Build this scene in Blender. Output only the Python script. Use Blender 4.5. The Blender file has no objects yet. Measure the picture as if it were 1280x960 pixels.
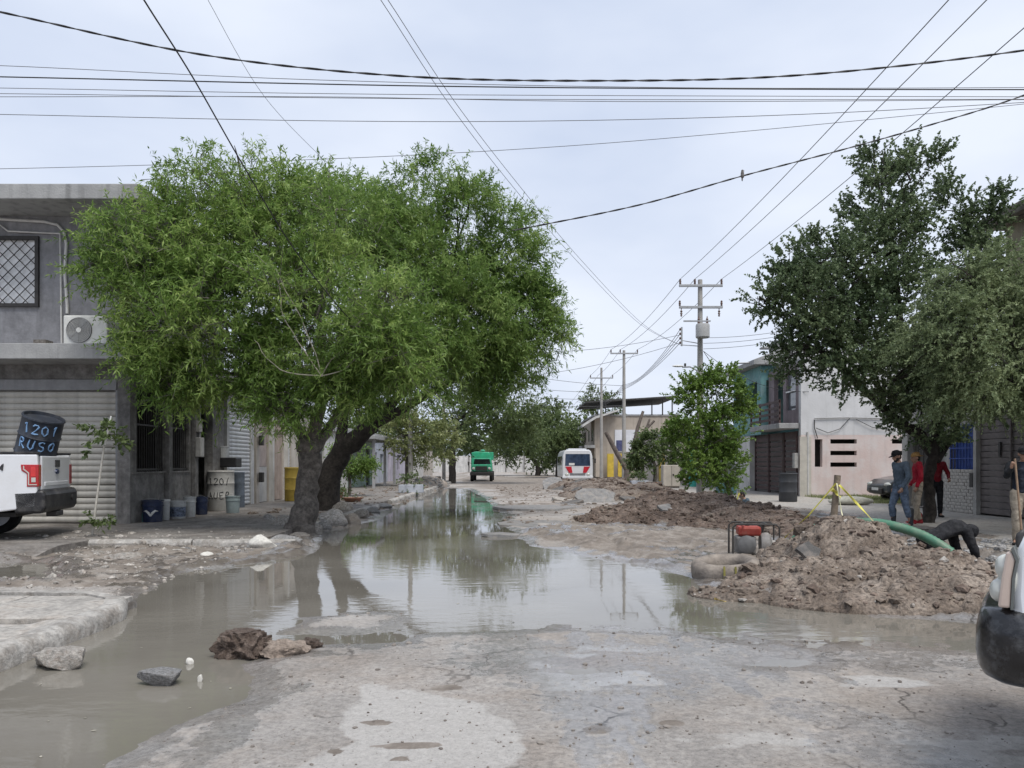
import bpy, bmesh, math, random
import numpy as np
from mathutils import Vector, Matrix, Euler
R = math.radians
random.seed(7); RNG = np.random.default_rng(11)
SC = bpy.context.scene
COL = SC.collection
# ---------------------------------------------------------------- camera
HC, F, HY = 1.6, 960.0, 578.0          # eye height (m), focal length and horizon row of the 1280x960 photograph
cd = bpy.data.cameras.new('camera'); cam = bpy.data.objects.new('camera', cd); COL.objects.link(cam)
cd.sensor_width = 36.0; cd.lens = 36.0 * F / 1280.0
cd.shift_y = (HY - 480.0) / 1280.0
cd.clip_start = 0.05; cd.clip_end = 4000
cam.location = (0, 0, HC); cam.rotation_euler = (R(90), 0, 0)
SC.camera = cam
# ---------------------------------------------------------------- sky and sun (overcast)
SUN_EL, SUN_AZ = 62.0, 150.0            # azimuth clockwise from +Y (the way the camera looks)
w = bpy.data.worlds.new('World'); SC.world = w; w.use_nodes = True
nt = w.node_tree; nt.nodes.clear()
out = nt.nodes.new('ShaderNodeOutputWorld'); bg = nt.nodes.new('ShaderNodeBackground')
sky = nt.nodes.new('ShaderNodeTexSky'); sky.sky_type = 'NISHITA'; sky.sun_disc = False
sky.sun_elevation = R(SUN_EL); sky.sun_rotation = R(SUN_AZ); sky.dust_density = 4.0; sky.air_density = 1.0
tc = nt.nodes.new('ShaderNodeTexCoord')
mp = nt.nodes.new('ShaderNodeMapping'); mp.inputs['Scale'].default_value = (1.0, 1.0, 2.6)
nz = nt.nodes.new('ShaderNodeTexNoise'); nz.inputs['Scale'].default_value = 1.5; nz.inputs['Detail'].default_value = 5; nz.inputs['Roughness'].default_value = .5
rp = nt.nodes.new('ShaderNodeValToRGB')
rp.color_ramp.elements[0].position = .36; rp.color_ramp.elements[0].color = (4.75, 5.5, 7.05, 1)
rp.color_ramp.elements[1].position = .68; rp.color_ramp.elements[1].color = (7.2, 7.7, 8.7, 1)
mx = nt.nodes.new('ShaderNodeMix'); mx.data_type = 'RGBA'; mx.inputs[0].default_value = .93
nt.links.new(tc.outputs['Generated'], mp.inputs['Vector']); nt.links.new(mp.outputs[0], nz.inputs['Vector'])
nt.links.new(nz.outputs['Fac'], rp.inputs['Fac'])
nt.links.new(sky.outputs['Color'], mx.inputs[6]); nt.links.new(rp.outputs['Color'], mx.inputs[7])
nt.links.new(mx.outputs[2], bg.inputs['Color']); bg.inputs['Strength'].default_value = 0.0585
nt.links.new(bg.outputs[0], out.inputs['Surface'])
sd = bpy.data.lights.new('sun', 'SUN'); sun = bpy.data.objects.new('sun', sd); COL.objects.link(sun)
sd.energy = 1.5; sd.angle = R(30); sd.color = (1.0, .965, .91)
az, el = R(SUN_AZ), R(SUN_EL)
sv = Vector((math.sin(az) * math.cos(el), math.cos(az) * math.cos(el), math.sin(el)))
sun.rotation_euler = sv.to_track_quat('Z', 'Y').to_euler(); sun.location = (0, 0, 40)
vs = SC.view_settings; vs.view_transform = 'Standard'; vs.look = 'None'; vs.gamma = 1.0; vs.use_curve_mapping = False
vs.exposure = 1.1

# ---------------------------------------------------------------- pixel -> place
def W(px, py, z=0.0):
    Y = (HC - z) * F / (py - HY); return ((px - 640) / F * Y, Y)
def A(px, py, Y):
    return Vector(((px - 640) * Y / F, Y, HC - (py - HY) * Y / F))

# ---------------------------------------------------------------- noise (numpy lattice)
def _lat(seed): return np.random.default_rng(seed).random((64, 64, 16))
_L = [_lat(s) for s in range(3)]
def vnoise(x, y, z=0.0, k=0):
    L = _L[k % 3]; z = np.zeros_like(x) + z
    xi, yi, zi = np.floor(x).astype(int), np.floor(y).astype(int), np.floor(z).astype(int)
    fx, fy, fz = x - xi, y - yi, z - zi
    fx, fy, fz = [f * f * (3 - 2 * f) for f in (fx, fy, fz)]
    def g(a, b, c): return L[(xi + a) % 64, (yi + b) % 64, (zi + c) % 16]
    l = lambda a, b, t: a + (b - a) * t
    return l(l(l(g(0,0,0), g(1,0,0), fx), l(g(0,1,0), g(1,1,0), fx), fy), l(l(g(0,0,1), g(1,0,1), fx), l(g(0,1,1), g(1,1,1), fx), fy), fz) * 2 - 1
def fbm(x, y, z=0.0, o=4, k=0):
    s = 0; a = 1.0; t = 0
    for i in range(o):
        s = s + a * vnoise(x * 2**i + 13.7 * i, y * 2**i + 7.1 * i, z * 2**i if not np.isscalar(z) or z else 0.0, k); t += a; a *= .5
    return s / t
def polysd(X, Y, poly):
    """signed distance, positive inside"""
    P = np.array(poly); n = len(P); d = np.full(X.shape, 1e9); ins = np.zeros(X.shape, bool)
    for i in range(n):
        a, b = P[i], P[(i + 1) % n]; e = b - a
        t = np.clip(((X - a[0]) * e[0] + (Y - a[1]) * e[1]) / (e @ e + 1e-9), 0, 1)
        d = np.minimum(d, np.hypot(X - a[0] - t * e[0], Y - a[1] - t * e[1]))
        c = (a[1] > Y) != (b[1] > Y)
        xi = a[0] + (Y - a[1]) / (e[1] if abs(e[1]) > 1e-9 else 1e-9) * e[0]
        ins ^= c & (X < xi)
    return np.where(ins, d, -d)
def linesd(X, Y, pts):
    P = np.array(pts); d = np.full(X.shape, 1e9)
    for a, b in zip(P[:-1], P[1:]):
        e = b - a; t = np.clip(((X - a[0]) * e[0] + (Y - a[1]) * e[1]) / (e @ e + 1e-9), 0, 1)
        d = np.minimum(d, np.hypot(X - a[0] - t * e[0], Y - a[1] - t * e[1]))
    return d
def sst(x, a, b):
    t = np.clip((x - a) / (b - a), 0, 1); return t * t * (3 - 2 * t)

# ---------------------------------------------------------------- materials
MATS = {}
def mat(name, col, rough=.8, var=.12, scale=6.0, bump=.0, bscale=40.0, spec=.4, metal=0.0, col2=None, stain=0.0, coat=0.0, dirt=None, dirt_amt=0.0, fine=0.0, fs=30.0, squash=None):
    """procedural Principled: colour broken up by two noises, optional vertical streaks and dirt patches, noise bump"""
    if name in MATS: return MATS[name]
    m = bpy.data.materials.new(name); m.use_nodes = True; n = m.node_tree; b = n.nodes['Principled BSDF']
    tc = n.nodes.new('ShaderNodeTexCoord')
    nz = n.nodes.new('ShaderNodeTexNoise'); nz.inputs['Scale'].default_value = scale; nz.inputs['Detail'].default_value = 8; nz.inputs['Roughness'].default_value = .65
    n.links.new(tc.outputs['Object'], nz.inputs['Vector'])
    c2 = col2 or tuple(max(0, c * (1 - 2.2 * var)) for c in col)
    r = n.nodes.new('ShaderNodeValToRGB'); e = r.color_ramp.elements
    e[0].position = .3; e[0].color = (*c2, 1); e[1].position = .66; e[1].color = (*[min(1, c * (1 + .35 * var)) for c in col], 1)
    n.links.new(nz.outputs['Fac'], r.inputs['Fac']); src = r.outputs['Color']
    def mixin(fac_out, color, amt):
        nonlocal src
        mu = n.nodes.new('ShaderNodeMath'); mu.operation = 'MULTIPLY'; mu.inputs[1].default_value = amt; n.links.new(fac_out, mu.inputs[0])
        k = n.nodes.new('ShaderNodeMix'); k.data_type = 'RGBA'; n.links.new(mu.outputs[0], k.inputs[0]); n.links.new(src, k.inputs[6]); k.inputs[7].default_value = (*color, 1); src = k.outputs[2]
    if stain:
        mp = n.nodes.new('ShaderNodeMapping'); mp.inputs['Scale'].default_value = (3.2, 3.2, .28); n.links.new(tc.outputs['Object'], mp.inputs['Vector'])
        n2 = n.nodes.new('ShaderNodeTexNoise'); n2.inputs['Scale'].default_value = 1.6; n2.inputs['Detail'].default_value = 6; n.links.new(mp.outputs[0], n2.inputs['Vector'])
        r2 = n.nodes.new('ShaderNodeValToRGB'); r2.color_ramp.elements[0].position = .5; r2.color_ramp.elements[1].position = .72; n.links.new(n2.outputs['Fac'], r2.inputs['Fac'])
        mixin(r2.outputs['Color'], tuple(c * .4 for c in col), stain)
    if dirt_amt:
        n3 = n.nodes.new('ShaderNodeTexNoise'); n3.inputs['Scale'].default_value = scale * .6 + 1; n3.inputs['Detail'].default_value = 9; n3.inputs['Roughness'].default_value = .75; n.links.new(tc.outputs['Object'], n3.inputs['Vector'])
        r3 = n.nodes.new('ShaderNodeValToRGB'); r3.color_ramp.elements[0].position = .48; r3.color_ramp.elements[1].position = .62; n.links.new(n3.outputs['Fac'], r3.inputs['Fac'])
        mixin(r3.outputs['Color'], dirt or (.16, .12, .09), dirt_amt)
    if fine:
        n4 = n.nodes.new('ShaderNodeTexNoise'); n4.inputs['Scale'].default_value = fs; n4.inputs['Detail'].default_value = 6; n4.inputs['Roughness'].default_value = .7; n.links.new(tc.outputs['Object'], n4.inputs['Vector'])
        r4 = n.nodes.new('ShaderNodeValToRGB'); lo = 1 - fine; hi = 1 + .6 * fine; r4.color_ramp.elements[0].position = .34; r4.color_ramp.elements[0].color = (lo, lo, lo, 1); r4.color_ramp.elements[1].position = .64; r4.color_ramp.elements[1].color = (hi, hi, hi, 1); n.links.new(n4.outputs['Fac'], r4.inputs['Fac'])
        k4 = n.nodes.new('ShaderNodeMix'); k4.data_type = 'RGBA'; k4.blend_type = 'MULTIPLY'; k4.inputs[0].default_value = 1.0; n.links.new(src, k4.inputs[6]); n.links.new(r4.outputs['Color'], k4.inputs[7]); src = k4.outputs[2]
    n.links.new(src, b.inputs['Base Color'])
    b.inputs['Roughness'].default_value = rough; b.inputs['Metallic'].default_value = metal; b.inputs['Specular IOR Level'].default_value = spec
    if coat: b.inputs['Coat Weight'].default_value = coat; b.inputs['Coat Roughness'].default_value = .06
    if bump:
        nb = n.nodes.new('ShaderNodeTexNoise'); nb.inputs['Scale'].default_value = bscale; nb.inputs['Detail'].default_value = 6; 
        if squash:
            mq = n.nodes.new('ShaderNodeMapping'); mq.inputs['Scale'].default_value = squash; n.links.new(tc.outputs['Object'], mq.inputs['Vector']); n.links.new(mq.outputs[0], nb.inputs['Vector'])
        else: n.links.new(tc.outputs['Object'], nb.inputs['Vector'])
        bp = n.nodes.new('ShaderNodeBump'); bp.inputs['Strength'].default_value = bump; bp.inputs['Distance'].default_value = .02; n.links.new(nb.outputs['Fac'], bp.inputs['Height']); n.links.new(bp.outputs[0], b.inputs['Normal'])
    MATS[name] = m; return m
def glassmat(name, col=(.03, .04, .05)):
    if name in MATS: return MATS[name]
    m = mat(name, col, .05, .1, 2, spec=.8); return m
def leafmat(name, c1, c2, c3, trans=.35):
    m = bpy.data.materials.new(name); m.use_nodes = True; n = m.node_tree; n.nodes.clear()
    o = n.nodes.new('ShaderNodeOutputMaterial'); g = n.nodes.new('ShaderNodeNewGeometry'); r = n.nodes.new('ShaderNodeValToRGB')
    e = r.color_ramp.elements; e[0].color = (*c1, 1); e[1].color = (*c3, 1); k = e.new(.5); k.color = (*c2, 1)
    tc = n.nodes.new('ShaderNodeTexCoord'); nz = n.nodes.new('ShaderNodeTexNoise'); nz.inputs['Scale'].default_value = .9; nz.inputs['Detail'].default_value = 3
    n.links.new(tc.outputs['Object'], nz.inputs['Vector'])
    ad = n.nodes.new('ShaderNodeMath'); ad.operation = 'MULTIPLY_ADD'; ad.inputs[1].default_value = .55
    sb = n.nodes.new('ShaderNodeMath'); sb.operation = 'MULTIPLY_ADD'; sb.inputs[1].default_value = 1.5; sb.inputs[2].default_value = -.52
    n.links.new(nz.outputs['Fac'], sb.inputs[0]); n.links.new(g.outputs['Random Per Island'], ad.inputs[0]); n.links.new(sb.outputs[0], ad.inputs[2])
    n.links.new(ad.outputs[0], r.inputs['Fac'])
    p = n.nodes.new('ShaderNodeBsdfPrincipled'); p.inputs['Roughness'].default_value = .5; p.inputs['Specular IOR Level'].default_value = .35
    t = n.nodes.new('ShaderNodeBsdfTranslucent'); s = n.nodes.new('ShaderNodeMixShader'); s.inputs[0].default_value = trans
    n.links.new(r.outputs['Color'], p.inputs['Base Color']); n.links.new(r.outputs['Color'], t.inputs['Color'])
    n.links.new(p.outputs[0], s.inputs[1]); n.links.new(t.outputs[0], s.inputs[2]); n.links.new(s.outputs[0], o.inputs['Surface'])
    MATS[name] = m; return m

# ---------------------------------------------------------------- objects
def tag(o, label=None, cat=None, group=None, kind=None):
    if label: o['label'] = label
    if cat: o['category'] = cat
    if group: o['group'] = group
    if kind: o['kind'] = kind
    return o
def thing(name, label, cat, loc=(0, 0, 0), rz=0.0, group=None, rot=None):
    o = bpy.data.objects.new(name, None); COL.objects.link(o); o.location = loc; o.rotation_euler = rot or (0, 0, rz)
    o.empty_display_size = .2
    return tag(o, label, cat, group)
def link(name, me, m=None, parent=None, loc=None, rot=None, smooth=0.0, bevel=0.0):
    if m is not None:
        me.materials.clear(); me.materials.append(m)
    if smooth:
        me.polygons.foreach_set('use_smooth', np.ones(len(me.polygons), bool))
        try: me.set_sharp_from_angle(angle=smooth)
        except Exception: pass
    o = bpy.data.objects.new(name, me); COL.objects.link(o)
    if parent: o.parent = parent
    if loc: o.location = loc
    if rot: o.rotation_euler = rot
    if bevel:
        b = o.modifiers.new('bevel', 'BEVEL'); b.width = bevel; b.segments = 2; b.limit_method = 'ANGLE'; b.angle_limit = R(35)
        b.harden_normals = False
    return o
def dup(o, parent=None, loc=None, rot=None, rec=True):
    c = o.copy(); COL.objects.link(c); c.parent = parent
    if loc is not None: c.location = loc
    if rot is not None: c.rotation_euler = rot
    if rec:
        for ch in [k for k in bpy.data.objects if k.parent == o]: dup(ch, c)
    return c
def npmesh(name, V, Fq):
    """mesh from numpy verts (n,3) and faces (m,k)"""
    me = bpy.data.meshes.new(name); V = np.ascontiguousarray(V, np.float32); Fq = np.ascontiguousarray(Fq, np.int32); k = Fq.shape[1]
    me.vertices.add(len(V)); me.vertices.foreach_set('co', V.ravel())
    me.loops.add(Fq.size); me.loops.foreach_set('vertex_index', Fq.ravel())
    me.polygons.add(len(Fq)); me.polygons.foreach_set('loop_start', np.arange(0, Fq.size, k, dtype=np.int32))
    me.update(calc_edges=True); return me
class MB:
    def __init__(s): s.v = []; s.f = []
    def add(s, v, f, M=None):
        o = len(s.v)
        s.v += [tuple(M @ Vector(p)) if M is not None else tuple(p) for p in v]; s.f += [tuple(i + o for i in q) for q in f]; return s
    def box(s, x0, x1, y0, y1, z0, z1, M=None):
        v = [(x, y, z) for z in (z0, z1) for (x, y) in ((x0, y0), (x1, y0), (x1, y1), (x0, y1))]
        return s.add(v, [(3, 2, 1, 0), (4, 5, 6, 7), (0, 1, 5, 4), (1, 2, 6, 5), (2, 3, 7, 6), (3, 0, 4, 7)], M)
    def cbox(s, c, d, M=None):
        return s.box(c[0] - d[0]/2, c[0] + d[0]/2, c[1] - d[1]/2, c[1] + d[1]/2, c[2] - d[2]/2, c[2] + d[2]/2, M)
    def tube(s, pts, r, n=8, cap=True, M=None):
        P = [Vector(p) for p in pts]; k = len(P); rr = [r] * k if np.isscalar(r) else list(r)
        T = [((P[min(i+1, k-1)] - P[max(i-1, 0)]).normalized()) for i in range(k)]
        up = Vector((0, 0, 1)) if abs(T[0].z) < .9 else Vector((1, 0, 0)); u = T[0].cross(up).normalized(); v = []
        for i in range(k):
            u = (u - T[i] * u.dot(T[i])); u = u.normalized() if u.length > 1e-6 else T[i].orthogonal().normalized(); b = T[i].cross(u)
            for j in range(n):
                a = 2 * math.pi * j / n; v.append(P[i] + (u * math.cos(a) + b * math.sin(a)) * rr[i])
        f = [(i*n + j, i*n + (j+1) % n, (i+1)*n + (j+1) % n, (i+1)*n + j) for i in range(k-1) for j in range(n)]
        if cap: f += [tuple(range(n))[::-1], tuple((k-1)*n + j for j in range(n))]
        return s.add(v, f, M)
    def lathe(s, prof, n=20, M=None, a0=0.0, a1=2*math.pi):
        full = abs(a1 - a0 - 2*math.pi) < 1e-6; m = n if full else n + 1; v = []
        for (r, z) in prof:
            for j in range(m): a = a0 + (a1 - a0) * j / n; v.append((r * math.cos(a), r * math.sin(a), z))
        f = []
        for i in range(len(prof) - 1):
            for j in range(n):
                q = (i*m + j, i*m + (j+1) % m, (i+1)*m + (j+1) % m, (i+1)*m + j); f.append(q)
        return s.add(v, f, M)
    def prism(s, poly, y0, y1, M=None, inset=None):
        """poly in x,z extruded along y; inset(z) narrows the half width at that height"""
        n = len(poly); g = inset or (lambda z: 0.0)
        v = [(x, y0 + g(z), z) for x, z in poly] + [(x, y1 - g(z), z) for x, z in poly]
        f = [tuple(range(n)), tuple(range(2*n - 1, n - 1, -1))] + [(i, i + n, (i+1) % n + n, (i+1) % n) for i in range(n)]
        return s.add(v, f, M)
    def sph(s, c, r, n=12, m=8, M=None):
        r = (r, r, r) if np.isscalar(r) else r
        v = [(c[0], c[1], c[2] - r[2])]
        for i in range(1, m):
            t = math.pi * i / m
            for j in range(n): a = 2*math.pi*j/n; v.append((c[0] + r[0]*math.sin(t)*math.cos(a), c[1] + r[1]*math.sin(t)*math.sin(a), c[2] - r[2]*math.cos(t)))
        v.append((c[0], c[1], c[2] + r[2])); L = len(v) - 1
        f = [(0, 1 + (j+1) % n, 1 + j) for j in range(n)] + [(L, L - n + j, L - n + (j+1) % n) for j in range(n)]
        f += [(1 + i*n + j, 1 + i*n + (j+1) % n, 1 + (i+1)*n + (j+1) % n, 1 + (i+1)*n + j) for i in range(m - 2) for j in range(n)]
        return s.add(v, f, M)
    def mesh(s, name):
        me = bpy.data.meshes.new(name); me.from_pydata(s.v, [], s.f); bm = bmesh.new(); bm.from_mesh(me)
        bmesh.ops.recalc_face_normals(bm, faces=bm.faces); bm.to_mesh(me); bm.free(); return me
    def build(s, name, m, parent=None, world=False, smooth=0.0, bevel=0.0, loc=None, rot=None):
        if world and parent is not None:
            p = parent; L = Vector(p.location)
            while p.parent: p = p.parent; L += Vector(p.location)
            s.v = [tuple(Vector(q) - L) for q in s.v]
        return link(name, s.mesh(name), m, parent, loc, rot, smooth, bevel)
def wall(mb, o, u, n, L, H, t, holes=()):
    """flat wall with rectangular openings (u0,u1,v0,v1); o = lower corner of the outer face, u along it, n outward"""
    o, u, n = Vector(o), Vector(u), Vector(n); z = Vector((0, 0, 1))
    us = sorted({0.0, L, *[min(max(h[i], 0), L) for h in holes for i in (0, 1)]}); vs_ = sorted({0.0, H, *[min(max(h[i], 0), H) for h in holes for i in (2, 3)]})
    def solid(i, j):
        if i < 0 or j < 0 or i >= len(us) - 1 or j >= len(vs_) - 1: return False
        cu, cv = (us[i] + us[i+1]) / 2, (vs_[j] + vs_[j+1]) / 2
        return not any(h[0] < cu < h[1] and h[2] < cv < h[3] for h in holes)
    P = lambda a, b, d: o + u * a + z * b - n * d
    for i in range(len(us) - 1):
        for j in range(len(vs_) - 1):
            if not solid(i, j): continue
            a, b, c, d = us[i], us[i+1], vs_[j], vs_[j+1]
            mb.add([P(a,c,0), P(b,c,0), P(b,d,0), P(a,d,0)], [(0,1,2,3)]); mb.add([P(a,c,t), P(b,c,t), P(b,d,t), P(a,d,t)], [(3,2,1,0)])
            if not solid(i-1, j): mb.add([P(a,c,0), P(a,d,0), P(a,d,t), P(a,c,t)], [(0,1,2,3)])
            if not solid(i+1, j): mb.add([P(b,c,0), P(b,d,0), P(b,d,t), P(b,c,t)], [(0,1,2,3)])
            if not solid(i, j-1): mb.add([P(a,c,0), P(b,c,0), P(b,c,t), P(a,c,t)], [(0,1,2,3)])
            if not solid(i, j+1): mb.add([P(a,d,0), P(b,d,0), P(b,d,t), P(a,d,t)], [(0,1,2,3)])
    return mb
def rz(a): return Matrix.Rotation(a, 4, 'Z')
def TM(*p): return Matrix.Translation(Vector(p))
# hand-painted letters: strokes in a 0.6 x 1 box
GLY = {'1': [[(.15,.8),(.32,1),(.32,0)]], '2': [[(.02,.78),(.15,.97),(.42,.97),(.55,.75),(.4,.45),(.02,.02),(.6,.04)]],
 '0': [[(.3,1),(.06,.75),(.05,.3),(.28,0),(.52,.25),(.55,.72),(.3,1)]], '/': [[(.42,1),(.2,-.1)]], '4': [[(.45,0),(.45,1),(.02,.32),(.6,.32)]],
 'R': [[(.06,0),(.08,1),(.45,.95),(.52,.72),(.38,.52),(.08,.5),(.55,0)]], 'U': [[(.05,1),(.06,.25),(.28,0),(.52,.22),(.55,1)]],
 'S': [[(.55,.85),(.35,1),(.1,.85),(.15,.6),(.45,.42),(.5,.15),(.3,0),(.04,.12)]], 'O': [[(.3,.95),(.06,.7),(.06,.25),(.3,.02),(.54,.25),(.54,.7),(.3,.95)]],
 'A': [[(.02,0),(.3,1),(.58,0)], [(.12,.38),(.48,.38)]], 'E': [[(.55,1),(.08,1),(.06,0),(.55,0)], [(.08,.52),(.45,.52)]], 'X': [[(.03,0),(.57,1)], [(.03,1),(.57,0)]],
 'F': [[(.55,1),(.08,1),(.08,0)], [(.08,.52),(.45,.52)]], 'B': [[(.06,0),(.06,1),(.4,.97),(.5,.76),(.38,.54),(.06,.52)], [(.38,.54),(.56,.28),(.4,.02),(.06,0)]]}
def strokes(mb, text, mapf, h, r, gap=.78, n=5):
    """mapf(u,v) -> Vector on the surface; letters h tall"""
    for i, ch in enumerate(text):
        for pl in GLY.get(ch, []):
            pts = []
            for a, b in zip(pl[:-1], pl[1:]):
                for k in range(4): pts.append((a[0] + (b[0]-a[0])*k/4, a[1] + (b[1]-a[1])*k/4))
            pts.append(pl[-1]); jr = random.Random(i * 7 + len(text)); ph = [jr.uniform(0, 6) for _ in range(4)]; tilt = jr.uniform(-.12, .12); dy = jr.uniform(-.08, .08)
            pts = [(x + tilt * y + .035 * math.sin(5 * y + ph[0]), y + dy + .035 * math.sin(6 * x + ph[1])) for x, y in pts]
            mb.tube([mapf((x + i*gap) * h, y * h) for x, y in pts], [r * (1 + .3 * math.sin(k * .7 + ph[2])) for k in range(len(pts))], n)
# ================================================================ GROUND
ZW = -0.02
def pxpoly(L): return [W(a, b) for a, b in L]
MAIN = [(-6.5, 2.6)] + pxpoly([(-40,1100),(95,968),(170,925),(250,893),(315,868),(322,846),(300,828),(330,818),(400,803),(505,800),(520,790),(640,786),(700,780),(860,786),(960,797),(1100,803),(1232,812),(1260,800),(1232,778),(1100,768),(1000,752),(880,745),(872,722),(835,710),(770,700),(725,692),(690,685),(662,681),(650,672),(632,655),(624,640),(606,622),(585,611),(560,610),(528,616),(512,626),(490,640),(470,650),(440,657),(412,664),(396,676),(388,690),(350,697),(300,704),(215,716),(192,732),(178,745),(120,770),(-60,850)]) + [(-6.5, 5.0)]
ISL = pxpoly([(345,790),(372,772),(430,762),(500,762),(525,768),(500,792),(430,794)])
BACKPUD = pxpoly([(-150,722),(60,727),(90,715),(70,702),(-150,700)])
SMALL = [pxpoly([(935,829),(955,821),(1005,821),(1015,827),(985,831)]), pxpoly([(700,835),(740,831),(752,838),(715,842)]), pxpoly([(1150,792),(1225,790),(1228,806),(1160,806)])]
SHAL = pxpoly([(650,700),(690,686),(770,702),(840,712),(880,748),(1000,755),(1240,785),(1240,825),(960,815),(860,800),(640,795),(600,770)])
MUDR = pxpoly([(640,668),(700,650),(800,622),(1000,640),(1260,680),(1260,775),(1100,770),(890,745),(860,716),(760,698)])
MUDL = [(-16, 8.9)] + pxpoly([(190,735),(240,712),(390,695),(400,668),(350,660)]) + [(-16, 15)]
PALE = pxpoly([(455,858),(520,866),(570,872),(610,890),(655,905),(668,945),(700,1010),(340,1020),(368,950),(400,905)])
ASPH = pxpoly([(620,790),(640,900),(720,990),(1500,1100),(1400,830),(960,812)])
FARMUD = pxpoly([(625,625),(700,612),(800,600),(700,594),(610,596),(560,600),(600,612)])
TRACKS = [(pxpoly([(640,790),(690,830),(740,880),(775,925),(830,1000)]), .10), (pxpoly([(620,790),(660,830),(720,900),(740,960)]), .07), (pxpoly([(720,785),(745,845),(800,930)]), .09), (pxpoly([(760,785),(780,850),(820,930)]), .05), (pxpoly([(820,775),(870,825),(960,880)]), .08), (pxpoly([(900,770),(1000,830),(1100,870)]), .06), (pxpoly([(330,850),(310,890),(240,960)]), .16)]
xs = [-600, -200, -80, -40, -25, -18]
x = -14.0
while x < 14: xs.append(x); x += .033 if -7.2 < x < 7.5 else (.055 if -9 < x < 9 else .16)
xs += [14, 18, 25, 40, 80, 200, 600]
ys = [-300, -80, -25, -8, -2, 0, 1, 1.6, 2.0]
y = 2.3
while y < 62: ys.append(y); y *= 1.0078
ys += [66, 72, 80, 90, 110, 150, 250, 600, 1500]
XX, YY = np.meshgrid(np.array(xs), np.array(ys))
def hground(X, Y):
    n1 = fbm(X * .9, Y * .9, 0., 4, 0); n2 = fbm(X * 4.1, Y * 4.1, 0., 4, 1); n3 = fbm(X * 14, Y * 14, 0., 2, 2)
    sdm = polysd(X, Y, MAIN) + .16 * n1 + .10 * n2
    sdm = np.minimum(sdm, -(polysd(X, Y, ISL) + .2 * n1 + .12 * n2))
    sdm = np.maximum(sdm, polysd(X, Y, BACKPUD) + .15 * n2)
    for s in SMALL: sdm = np.maximum(sdm, (polysd(X, Y, s) + .06 * n2))
    sh = sst(polysd(X, Y, SHAL) + .3 * n1, -.3, .5)
    far = sst(Y, 14, 24)
    slope = .12 * (1 - .75 * sh)
    z = ZW - np.clip(sdm * slope, -.028, .10)
    z = z + (.006 * n2 + .004 * n3) * (1 + 2.2 * sh) + .004 * n1
    mud = np.maximum(sst(polysd(X, Y, MUDR) + .35 * n1 + .2 * n2, -.2, .5), sst(polysd(X, Y, MUDL) + .2 * n2, -.2, .3))
    rut = np.abs(vnoise(X * 1.3 + .5 * n2, Y * .55 + .5 * n1, 0., 1))
    z = z + mud * (.10 * (rut - .25) + .05 * n2 + .02 * n3 + .04) * np.where(sdm > 0, .35, 1)
    z = z + sst(X, 6.6, 8.0) * sst(Y, 9, 12) * .10 * (1 - sst(Y, 40, 50))
    # the dug trench along the right-hand pavement
    tr = sst(X, 7.05, 7.35) * (1 - sst(X, 8.0, 8.15)) * sst(Y, 22.8, 23.4) * (1 - sst(Y, 27, 28))
    tr2 = sst(X, 6.5, 6.8) * (1 - sst(X, 7.8, 8.1)) * sst(Y, 11.6, 12.0) * (1 - sst(Y, 13.6, 14.2))
    z = z - tr * .95 - tr2 * .2
    out = (np.abs(X) > 14.5) | (Y > 64) | (Y < 1.8)
    return np.where(out, 0.0, z), sdm, sh, mud, n1, n2
Z, SDM, SHM, MUD, N1, N2 = hground(XX, YY)
WET = np.maximum(sst(SDM + .10 * N1 + .25 * N2, -.55, -.05), .9 * sst(SHM, .1, .8))
WETZ = pxpoly([(560,792),(640,790),(1240,808),(1240,850),(1000,845),(880,870),(800,940),(740,1000),(700,940),(640,870),(540,835)])
WET = np.maximum(WET, .62 * sst(polysd(XX, YY, WETZ) + .3 * N1 + .3 * N2, -.25, .35))
for pts, wd in TRACKS: WET = np.maximum(WET, .85 * (1 - sst(linesd(XX, YY, pts) + .12 * N2 + .05 * N1, wd * .35, wd * 1.2)))
WET = np.maximum(WET, .75 * MUD * sst(N1 + .7 * N2, -.1, .3)); WET = np.maximum(WET, .6 * sst(N1, .25, .5)) * np.where(YY > 50, .4, 1)
PAL = sst(polysd(XX, YY, PALE) + .28 * N1 + .16 * N2, -.08, .08)
streak = fbm(XX * .8 + YY * .7, YY * 2.2 - XX * .4, 0., 4, 2)
PAL = np.maximum(PAL, .75 * sst(streak, .22, .4) * sst(polysd(XX, YY, ASPH), -.2, .6))
MUDM = np.maximum(MUD, .8 * sst(polysd(XX, YY, FARMUD) + 1.5 * N1, -1, 1.5))
for (px_, py_, rx_, ry_) in ((505, 934, .30, .07), (500, 950, .16, .06), (560, 860, .22, .12), (470, 905, .12, .06), (745, 914, .10, .10), (420, 940, .08, .1), (1040, 800, .35, .3), (690, 778, .3, .4), (790, 772, .25, .3), (840, 905, .12, .1)):
    cx_, cy_ = W(px_, py_); MUDM = np.maximum(MUDM, sst(1 - np.hypot((XX-cx_)/rx_, (YY-cy_)/ry_) + .7*N2 + .3*N1, 0, .5))
MUDM = np.maximum(MUDM, sst(XX, 6.6, 7.4) * sst(YY, 6, 9)); MUDM = np.maximum(MUDM, .75 * sst(YY + 3 * N1, 21, 27) * sst(N1 + .3 * N2, -.1, .25))
nr, nc = XX.shape
idx = np.arange(nr * nc).reshape(nr, nc)
Fq = np.stack([idx[:-1, :-1], idx[:-1, 1:], idx[1:, 1:], idx[1:, :-1]], -1).reshape(-1, 4)
gme = npmesh('ground', np.stack([XX, YY, Z], -1).reshape(-1, 3), Fq)
ca = gme.color_attributes.new('zone', 'FLOAT_COLOR', 'POINT')
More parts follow.
